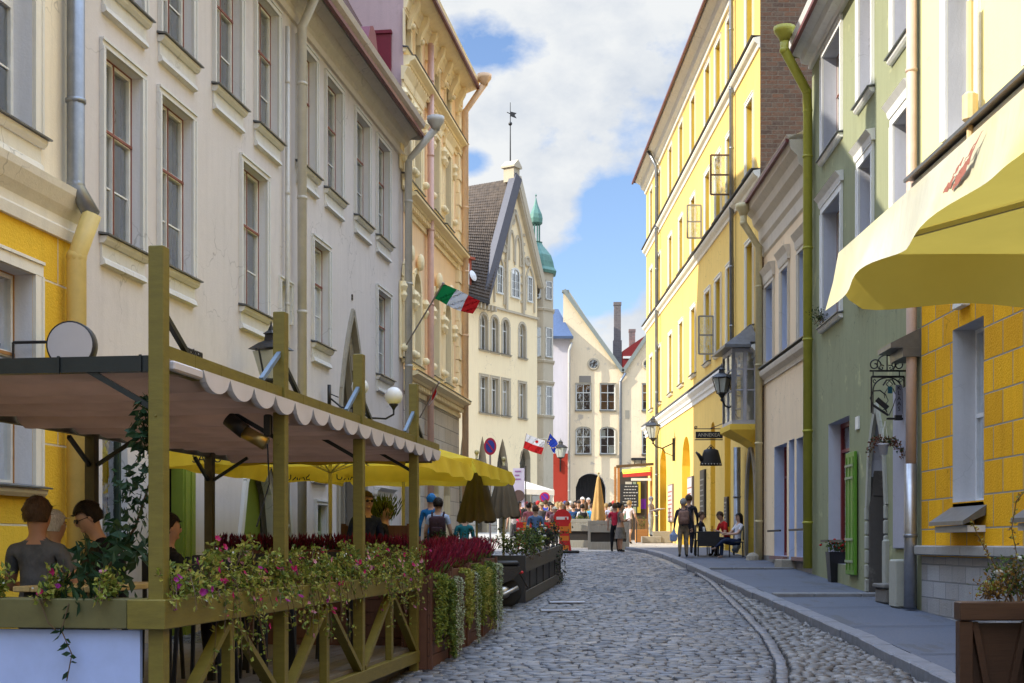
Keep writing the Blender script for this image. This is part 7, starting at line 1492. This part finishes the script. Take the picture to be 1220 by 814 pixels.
# people in the street
person('person in a red top and black trousers standing next to the floral dress', xr(732.5, 46.2), 46.2, g(46.2), 165, 1.62, 'stand', (.50, .03, .06), (.012, .012, .015), 'brown', group='people in the square')
person('person in a black and white floral dress with arms bent', xr(739, 46.0), 46.0, g(46), 100, 1.62, 'fold', (.13, .12, .10), (.16, .15, .13), 'dark', 'bun', skirt=True, sleeves='none', legs='short', group='people in the square', skin=(.45, .25, .15))
w_ = person('person in a pink white shirt and patterned shorts with a strap across the back', xr(749.5, 55.5), 55.5, g(55.5), 150, 1.76, 'walk', (.72, .62, .62), (.12, .10, .09), 'blond', legs='short', group='people in the square')
person('person with sunglasses, navy jacket and checked shirt behind the third post', xr(436, 18.3), 18.3, zr(590, 18.3) - 1.78, 35, 1.78, 'stand', (.02, .03, .08), (.03, .03, .05), 'brown', sleeves='long', glasses=True)
person('dark haired person seen between the two parasol poles', xr(458, 18.9), 18.9, zr(603, 18.9) - 1.66, 75, 1.66, 'stand', (.02, .02, .025), (.03, .03, .05), 'dark', sleeves='long')
p3 = person('person in a pale blue t-shirt with a dark backpack beyond the heather', xr(522, 27.), 27., zr(596, 27.) - 1.74, 178, 1.74, 'stand', (.42, .48, .62), (.05, .06, .1), 'dark'); backpack(p3, 'dark maroon backpack on the person in the pale blue t-shirt', (.05, .025, .03))
person('person in a bright blue hood next to the dark backpack', xr(514, 28.), 28., zr(591, 28.) - 1.72, 170, 1.72, 'stand', (.015, .13, .32), (.05, .05, .06), 'dark', sleeves='long', hatc=(.015, .15, .36))
person('person in a teal jacket beside the folded umbrellas', xr(553, 30.), 30., zr(612, 30) - 1.6, 200, 1.6, 'stand', (.015, .13, .15), (.05, .05, .06), 'brown', sleeves='long')
person('person in a denim waistcoat over a blue shirt, seen from behind', xr(638, 41.5), 41.5, zr(604, 41.5) - 1.76, 180, 1.76, 'stand', (.10, .17, .30), (.08, .1, .16), 'brown', sleeves='long')
# statue on a plinth by the yellow house
Y = 57.; x = xr(777, Y); m = MB(); m.box(-.45, .35, -.3, .3, 0, .28, 0, .02); m.box(.0, .75, -.25, .35, .0, .5, 0, .02); one(m, 'stone_plinth', stone, 'low stone plinth below the costumed figure', 'plinth', (x, Y, g(Y)))
person('costumed figure in grey robe and red scarf holding out a plate', x - .05, Y, g(Y) + .27, 60, 1.66, 'serve', (.25, .22, .22), (.30, .32, .33), 'grey', sleeves='long', hatc=(.18, .19, .24), skin=(.3, .28, .27)); m = MB(); m.lathe((0, 0, 0), [(.05, 0), (.2, .03), (.2, .05)], 16); one(m, 'plate', TRIMG, 'pale plate held out by the costumed figure', 'plate', (x + .36, Y + .02, g(Y) + 1.42))
# ------------------------------------------------------------------ crowd
CR = [ # px, Y, face, h, pose, shirt, legs, hair, style, hat, sleeves, label
 (618, 52, 90, 1.70, 'stand', (.60, .03, .10), (.1, .1, .1), 'dark', 'long', None, 'long', 'person in a hot pink jacket next to the pale banner'),
 (612, 50, 200, 1.60, 'stand', (.55, .50, .48), (.1, .1, .1), 'blond', 'short', None, 'short', 'person in a pinkish white top left of the denim waistcoat'),
 (622, 56, 150, 1.74, 'fold', (.02, .02, .02), (.1, .1, .1), 'dark', 'short', None, 'long', 'person in black left of the denim waistcoat'),
 (627, 60, 190, 1.72, 'stand', (.45, .40, .28), (.2, .2, .2), 'dark', 'short', (.20, .02, .03), 'short', 'person in beige with a dark red cap by the tent corner'),
 (632, 64, 10, 1.70, 'stand', (.50, .45, .35), (.1, .1, .1), 'brown', 'short', None, 'short', 'person in a cream top facing the camera under the white tent'),
 (641, 62, 160, 1.76, 'stand', (.05, .05, .06), (.1, .1, .1), 'brown', 'short', (.42, .02, .02), 'long', 'person in a dark coat with a bright red cap'),
 (637, 66, 200, 1.70, 'stand', (.42, .03, .03), (.1, .1, .1), 'dark', 'long', None, 'long', 'person in a crimson sweater behind the denim waistcoat'),
 (645, 51, 0, 1.66, 'stand', (.10, .09, .09), (.1, .1, .1), 'brown', 'short', (.35, .30, .15), 'long', 'person in a straw coloured cap facing the camera'),
 (650, 58, 180, 1.78, 'stand', (.03, .06, .40), (.1, .1, .1), 'brown', 'short', None, 'short', 'person in a royal blue t-shirt below the violet sign'),
 (655, 54, 180, 1.68, 'stand', (.08, .11, .18), (.1, .1, .1), 'dark', 'short', None, 'long', 'person in a slate blue jacket left of the no entry sign'),
 (657, 50, 10, 1.62, 'fold', (.14, .06, .08), (.1, .1, .1), 'dark', 'long', None, 'short', 'person with sunglasses in a maroon top facing the camera'),
 (661, 49, 30, 1.5, 'stand', (.30, .20, .22), (.1, .1, .1), 'blond', 'short', (.60, .58, .45), 'short', 'shorter person in a pale sun hat left of the no entry sign'),
 (664, 60, 180, 1.70, 'stand', (.48, .38, .20), (.1, .1, .1), 'blond', 'long', None, 'long', 'long blond haired person in a mustard cardigan'),
 (659, 72, 190, 1.80, 'stand', (.62, .62, .60), (.1, .1, .1), 'blond', 'short', None, 'short', 'tall person in a white shirt in front of the red wall'),
 (665, 76, 170, 1.85, 'walk', (.05, .15, .50), (.1, .1, .1), 'red', 'short', None, 'short', 'person in a cobalt t-shirt before the red wall'),
 (670, 66, 0, 1.68, 'stand', (.12, .13, .12), (.1, .1, .1), 'grey', 'short', None, 'long', 'grey haired person in dark green facing the camera'),
 (676, 58, 175, 1.72, 'stand', (.24, .24, .22), (.1, .1, .1), 'brown', 'short', None, 'short', 'person in a stone grey t-shirt above the no entry sign'),
 (680, 64, 150, 1.74, 'stand', (.60, .60, .62), (.1, .1, .1), 'brown', 'short', (.50, .50, .50), 'short', 'person in a white t-shirt and pale cap behind the no entry sign'),
 (684, 70, 200, 1.78, 'stand', (.50, .10, .05), (.1, .1, .1), 'dark', 'short', None, 'short', 'person in a rust orange t-shirt farther back'),
 (683, 55, 180, 1.60, 'stand', (.02, .06, .16), (.02, .03, .05), 'brown', 'short', None, 'short', 'person in a navy polo shirt just right of the no entry sign'),
 (689, 62, 5, 1.72, 'stand', (.03, .03, .04), (.03, .03, .03), 'dark', 'long', None, 'long', 'person in black left of the arched gateway'),
 (694, 54, 180, 1.60, 'stand', (.60, .60, .60), (.03, .03, .03), 'dark', 'short', None, 'short', 'person in a white t-shirt with a black backpack'),
 (694, 66, 0, 1.95, 'stand', (.60, .30, .22), (.05, .05, .05), 'dark', 'short', (.65, .63, .6), 'short', 'person in a white cap and salmon shirt in front of the gateway'),
 (701, 68, 0, 1.93, 'fold', (.40, .40, .40), (.05, .05, .05), 'white', 'short', None, 'short', 'white haired person in front of the gateway'),
 (705, 56, 175, 1.62, 'stand', (.05, .35, .70), (.05, .05, .05), 'brown', 'short', None, 'short', 'person in a sky blue t-shirt left of the tan umbrella'),
 (700, 75, 190, 1.72, 'stand', (.15, .15, .17), (.05, .05, .05), 'dark', 'short', None, 'long', 'person in charcoal inside the shade of the gateway'),
 (722, 58, 185, 1.64, 'stand', (.45, .12, .08), (.05, .05, .05), 'blond', 'short', None, 'short', 'person in a brick red shirt right of the tan umbrella'),
 (727, 57, 180, 1.66, 'stand', (.35, .38, .50), (.05, .05, .05), 'dark', 'short', None, 'short', 'person in a lavender grey t-shirt right of the tan umbrella'),
 (736, 62, 20, 1.68, 'stand', (.20, .14, .10), (.05, .05, .05), 'grey', 'short', None, 'long', 'grey haired person in a brown jacket below the chalkboard'),
 (742, 64, 180, 1.66, 'stand', (.48, .20, .12), (.05, .05, .05), 'red', 'short', None, 'short', 'red haired person in terracotta below the chalkboard'),
 (757, 70, 170, 1.80, 'stand', (.04, .04, .05), (.03, .03, .03), 'dark', 'short', None, 'long', 'person in black at the kiosk counter'),
 (763, 66, 200, 1.76, 'stand', (.09, .08, .08), (.03, .03, .03), 'brown', 'short', None, 'long', 'person in dark brown queueing under the striped awning'),
 (751, 74, 10, 1.84, 'stand', (.60, .58, .55), (.03, .03, .03), 'dark', 'short', None, 'short', 'vendor in a white shirt under the striped awning'),
 (729, 51, 180, 1.5, 'stand', (.06, .05, .05), (.04, .04, .04), 'dark', 'short', (.40, .38, .36), 'short', 'short person in black with a light cap right of the tan umbrella'),
 (672, 53, 165, 1.55, 'stand', (.09, .12, .20), (.04, .04, .04), 'brown', 'long', None, 'short', 'brown haired person in dusty blue behind the no entry sign'),
 (625, 70, 175, 1.74, 'stand', (.30, .05, .05), (.04, .04, .04), 'dark', 'short', None, 'long', 'person in oxblood red deep under the white tent'),
 (648, 74, 180, 1.74, 'stand', (.25, .28, .12), (.04, .04, .04), 'blond', 'short', None, 'long', 'person in olive by the gabled house arcade'),
 (655, 80, 185, 1.78, 'stand', (.70, .70, .68), (.04, .04, .04), 'dark', 'short', None, 'long', 'distant person in a white blouse by the turret'),
 (675, 82, 170, 1.78, 'stand', (.35, .20, .25), (.04, .04, .04), 'dark', 'short', None, 'long', 'distant person in plum by the red wall'),
 (615, 58, 30, 1.70, 'fold', (.10, .10, .13), (.05, .05, .06), 'brown', 'long', None, 'long', 'long haired person in ink grey beside the banner pole'),
 (630, 48.6, 200, 1.62, 'fold', (.35, .12, .14), (.05, .05, .06), 'dark', 'bun', None, 'short', 'person with a hair bun in dusty red behind the striped barrier'),
 (646, 68, 175, 1.82, 'walk', (.62, .60, .52), (.2, .2, .2), 'dark', 'short', None, 'short', 'tall person in an ivory polo shirt deep in the crowd'),
 (653, 64, 20, 1.72, 'fold', (.02, .12, .10), (.1, .1, .1), 'red', 'long', None, 'long', 'red haired person in bottle green facing the camera'),
 (668, 57, 195, 1.68, 'walk', (.30, .02, .10), (.05, .05, .05), 'blond', 'bun', None, 'short', 'blond person with a bun in raspberry behind the no entry sign'),
 (673, 70, 185, 1.80, 'stand', (.42, .44, .30), (.1, .1, .1), 'brown', 'short', (.05, .07, .2), 'short', 'person in khaki with a navy cap near the red wall'),
 (679, 75, 160, 1.84, 'fold', (.55, .40, .42), (.1, .1, .1), 'white', 'short', None, 'short', 'white haired person in faded pink at the pipe'),
 (686, 67, 350, 1.78, 'walk', (.08, .10, .28), (.1, .1, .1), 'dark', 'short', None, 'long', 'person in indigo walking towards the camera'),
 (698, 60, 172, 1.70, 'fold', (.38, .30, .10), (.1, .1, .1), 'brown', 'long', None, 'short', 'long haired person in ochre before the gateway'),
 (690, 72, 190, 1.88, 'stand', (.10, .30, .22), (.1, .1, .1), 'brown', 'short', None, 'short', 'person in jade green before the gateway'),
 (731, 66, 195, 1.78, 'fold', (.50, .48, .46), (.1, .1, .1), 'dark', 'short', (.4, .05, .04), 'short', 'person in light grey with a tomato red cap by the kiosk post'),
 (746, 60, 175, 1.68, 'walk', (.10, .16, .12), (.1, .1, .1), 'dark', 'short', None, 'long', 'person in moss green in front of the chalkboard'),
 (715, 84, 170, 1.78, 'walk', (.12, .14, .18), (.04, .04, .04), 'brown', 'short', None, 'long', 'distant person in slate grey right of the gateway')]
for (px, Y, fa, h, pose, s_, l_, hr, st_, hat, slv, lab) in CR:
    q = person(lab, xr(px, Y), Y, g(Y) + .004, fa + (px * 7 % 20 - 10), h, pose, s_, l_, hr, st_, slv, hatc=hat, group='crowd in the square', glasses='sunglasses' in lab)
    if 'black backpack' in lab: backpack(q, 'black backpack on the person in the white t-shirt', (.015, .015, .015))
# ------------------------------------------------------------------ grey barriers, kiosk
gw = wood('sun bleached grey timber', (.42, .40, .33), .7, (14, 1, 1)); wire = paint('dark infill', (.04, .035, .03), .8)
def barrier(label, x0, x1, Y, h, ext=1.2, gap=(.28, .62)):
    t = thing('terrace_barrier', label, 'barrier', (x0, Y, g(Y)), 0, 'bleached timber barriers in the square'); L = x1 - x0
    for (a, b, nm) in ((0, gap[0], 'bottom_board'), (gap[1], h - .16, 'top_board'), (h - .15, h, 'cap_board')): m = MB(); m.box(-.02, L + .02, -.03, .03, a, b, 0, .008); m.build(nm, gw, t)
    for x in (0, L): m = MB(); m.box(x - .05, x + .05, -.05, -.031, 0, h, 0, .005); m.build('post', gw, t)
    m = MB(); R = random.Random(int(L * 100)); k = int(L / .07)
    for i in range(k): x = .06 + i * (L - .12) / k; m.bar((x, .05, gap[0]), (x + R.uniform(-.05, .05), .05, gap[1]), .018)
    m.build('infill', wire, t); m = MB(); m.box(.05, L - .05, .03, ext * .3, 0.02, h - .2); m.build('plant_box', wire, t)
    return t
barrier('bleached grey timber barrier box in front of the tan umbrella', xr(702, 48.2), xr(748, 48.2), 48.2, 1.04); barrier('long pale timber barrier running left behind the no entry sign', xr(668, 50.5), xr(703, 50.5), 50.5, 1.08)
for k, (px, l) in enumerate(((694, 'low green plants with orange blooms on the left barrier'), (684, 'dark green low plants on the left barrier'))): bush(l, (xr(px, 50.5), 50.7, g(50.5) + .95), .7, .25, 220, 120 + k, (L2_, LDK, L1_), .05, grp=None, d=.15)
Y = 60.; X0 = xr(737, Y); X1 = xr(776, Y); t = thing('kiosk', 'market kiosk with yellow and red striped awning and orange posts', 'kiosk', (X0, Y, g(Y)), 0); Z = lambda y: zr(y, Y) - g(Y); ow = wood('orange stained timber', (.50, .22, .06), .5); 
for x in (0, X1 - X0): m = MB(); m.box(x - .05, x + .05, -.05, .05, 0, Z(556)); m.build('post', ow, t); m = MB(); m.box(x - .05, x + .05, 1.9, 2.0, 0, Z(556) + .1); m.build('post', ow, t)
m = MB(); m.bar((-.1, 0, Z(556)), (X1 - X0 + .1, 0, Z(553)), .12); m.build('beam', wood('brown beam', (.12, .07, .03)), t)
m = MB(); a, b = .18, X1 - X0 - .02; m.quad((a, -.06, Z(565)), (b, -.06, Z(562)), (b, .5, Z(556)), (a, .5, Z(559)), 0); m.quad((a, -.06, Z(565)), (b, -.06, Z(562)), (b, -.1, Z(567)), (a, -.1, Z(569)), 1); m.build('awning', [paint('lemon awning', (.80, .72, .05), .6, .08), paint('red awning', (.45, .03, .02), .6, .2)], t)
m = MB(); m.box(.55, b, -.16, -.11, Z(573), Z(570)); m.build('awning_edge', WHITE, t); m = MB(); m.box(.1, b, 1.8, 1.9, 0, Z(560)); m.build('back_wall', paint('dark stall back', (.06, .05, .045), .8), t); m = MB(); m.box(.8, b - .1, .0, .5, 0, 1.0); m.build('counter', wood('counter timber', (.25, .13, .05)), t)
for (q0, q1, c_, nm) in ((.45, .75, (.55, .55, .5), 'pale'), (1.0, 1.15, (.6, .5, .06), 'yellow'), (.8, .95, (.3, .4, .3), 'green')): m = MB(); m.box(q0, q1, 1.74, 1.79, 1.3, Z(572)); m.build('display_panel', paint('panel ' + nm, c_, .6), t)
m = MB(); m.box(1.02, 1.25, .3, .34, 1.45, 1.9); m.build('purple_notice', paint('purple notice', (.12, .01, .30), .6), t)
Y = 57.; t = thing('chalkboard', 'black chalkboard menu standing under the kiosk edge', 'menu board', (xr(750, Y), Y, g(Y)), 0); Z = lambda y: zr(y, Y) - g(Y); m = MB(); m.box(-.38, .38, -.02, .02, Z(604), Z(577)); m.build('board', paint('chalkboard', (.025, .028, .035), .7), t); m = MB(); R = random.Random(2)
for k in range(7):
    z = Z(579) - k * .13; x = -.3 + R.uniform(0, .1)
    while x < .27: w = R.uniform(.04, .12); m.box(x, x + w, -.026, -.021, z - .045, z - .01); x += w + .03
m.build('chalk_lines', paint('chalk', (.5, .52, .55), .8), t); m = MB(); m.bar((-.3, 0, 0), (-.3, 0, Z(604)), .04); m.bar((.3, 0, 0), (.3, 0, Z(604)), .04); m.build('legs', DARK, t)
Y = 58.; m = MB(); m.box(-.25, .25, -.25, .25, 0, .55, 0, .01); o = one(m, 'orange_plant_box', ow, 'orange brown timber plant box left of the costumed figure', 'planter', (xr(764, Y), Y, g(Y))); bush('green plant in the orange brown timber box', (xr(764, Y), Y, g(Y) + .5), .5, .6, 200, 140, (L2_, LDK, L1_), .05, grp=None, d=.2)
SKYK, CLK, EXPO = .92, 3.85, 1.0
# ------------------------------------------------------------------ camera, light, sky
cam = bpy.data.cameras.new('camera'); co = bpy.data.objects.new('camera', cam); COL.objects.link(co)
co.location = (0, 0, CH); co.rotation_euler = (math.pi / 2, 0, 0); cam.sensor_width = 36; cam.lens = 36 * FPX / 1220; cam.shift_y = (HY - 407) / 1220; cam.clip_end = 3000; cam.clip_start = .05
SC.camera = co
az = math.atan2(-.955, -.296); EL = math.radians(31)
sun = bpy.data.lights.new('sun', 'SUN'); so = bpy.data.objects.new('sun', sun); COL.objects.link(so); sun.energy = 3.3; sun.angle = math.radians(.5); sun.color = (1, .93, .80)
d = Vector((.955 * math.cos(EL), .296 * math.cos(EL), -math.sin(EL))); so.rotation_euler = d.to_track_quat('-Z', 'Y').to_euler(); so.location = (-30, -10, 40)
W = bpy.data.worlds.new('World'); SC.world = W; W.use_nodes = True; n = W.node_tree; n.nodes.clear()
out = N(n, 'ShaderNodeOutputWorld'); bg = N(n, 'ShaderNodeBackground'); sky = N(n, 'ShaderNodeTexSky'); sky.sky_type = 'NISHITA'; sky.sun_disc = False; sky.sun_elevation = EL; sky.sun_rotation = az; sky.air_density = 1.0; sky.dust_density = .6
tc = N(n, 'ShaderNodeTexCoord'); gen = tc.outputs['Generated']
def hole(cx, cy, rx, ry, k):
    dx, dz = (cx - CX) / FPX, (HY - cy) / FPX; L = math.sqrt(1 + dx * dx + dz * dz)
    s_ = N(n, 'ShaderNodeVectorMath', operation='SUBTRACT'); n.links.new(gen, s_.inputs[0]); s_.inputs[1].default_value = (dx / L, 1 / L, dz / L)
    q = N(n, 'ShaderNodeVectorMath', operation='MULTIPLY'); n.links.new(s_.outputs[0], q.inputs[0]); q.inputs[1].default_value = (FPX / rx, 8, FPX / ry)
    l = N(n, 'ShaderNodeVectorMath', operation='LENGTH'); n.links.new(q.outputs[0], l.inputs[0])
    mr = N(n, 'ShaderNodeMapRange'); mr.inputs['From Min'].default_value = .3; mr.inputs['From Max'].default_value = 1.5; mr.inputs['To Min'].default_value = k; mr.inputs['To Max'].default_value = 0; n.links.new(l.outputs['Value'], mr.inputs['Value']); return mr.outputs[0]
def add(a, b, op='ADD'):
    m_ = N(n, 'ShaderNodeMath', operation=op)
    for i, v in enumerate((a, b)):
        if isinstance(v, (int, float)): m_.inputs[i].default_value = v
        else: n.links.new(v, m_.inputs[i])
    return m_.outputs[0]
mp = N(n, 'ShaderNodeMapping'); mp.inputs['Scale'].default_value = (1, 1, 1.5); mp.inputs['Location'].default_value = (.35, 0, .2); n.links.new(gen, mp.inputs['Vector'])
cl = noise(n, mp.outputs[0], 5.5, 8, .58)
holes = hole(735, 285, 62, 62, .30); 
for h in ((690, 340, 60, 35, .24), (600, 62, 60, 34, .17), (572, 45, 40, 60, .10), (640, 60, 35, 25, .08), (556, 195, 22, 14, .14), (725, 245, 32, 25, .10)): holes = add(holes, hole(*h))
f = add(add(cl, .16), holes, 'SUBTRACT')
fac = ramp(n, f, [(.465, 0), (.565, 1)])
shade = ramp(n, noise(n, mp.outputs[0], 9, 7, .6), [(.3, (.66, .73, .84)), (.56, (.96, .985, 1))])
sk = N(n, 'ShaderNodeVectorMath', operation='SCALE'); n.links.new(sky.outputs[0], sk.inputs[0]); sk.inputs['Scale'].default_value = SKYK
bl = mix(n, 1.0, sk.outputs[0], (.80, .86, 1.0), 'MULTIPLY')
cb = N(n, 'ShaderNodeVectorMath', operation='SCALE'); n.links.new(shade, cb.inputs[0]); cb.inputs['Scale'].default_value = CLK
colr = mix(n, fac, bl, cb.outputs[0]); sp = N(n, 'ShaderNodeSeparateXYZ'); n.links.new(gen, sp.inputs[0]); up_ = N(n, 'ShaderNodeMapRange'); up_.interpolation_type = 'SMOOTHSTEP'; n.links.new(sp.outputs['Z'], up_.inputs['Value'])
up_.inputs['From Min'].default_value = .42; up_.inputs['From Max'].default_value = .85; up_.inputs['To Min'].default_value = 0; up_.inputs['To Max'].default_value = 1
zen = mix(n, up_.outputs[0], (1, 1, 1), (.75, .92, 1.25), 'MIX'); gain = add(add(up_.outputs[0], 2.6, 'MULTIPLY'), 1.0)   # sky above the frame brightened and blued, added as fill for the shade
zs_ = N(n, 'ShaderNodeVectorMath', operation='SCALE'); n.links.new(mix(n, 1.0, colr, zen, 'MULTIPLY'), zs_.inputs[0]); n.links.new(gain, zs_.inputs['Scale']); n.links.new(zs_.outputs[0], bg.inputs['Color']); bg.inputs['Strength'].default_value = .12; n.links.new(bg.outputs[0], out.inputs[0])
vs = SC.view_settings; vs.view_transform = 'Standard'; vs.look = 'None'; vs.gamma = 1; vs.exposure = EXPO; vs.use_curve_mapping = False
cy = SC.cycles; cy.use_denoising = True; cy.max_bounces = 8; cy.diffuse_bounces = 6; cy.glossy_bounces = 3; cy.transparent_max_bounces = 12; cy.transmission_bounces = 3; cy.sample_clamp_indirect = 6; cy.caustics_reflective = False; cy.caustics_refractive = False
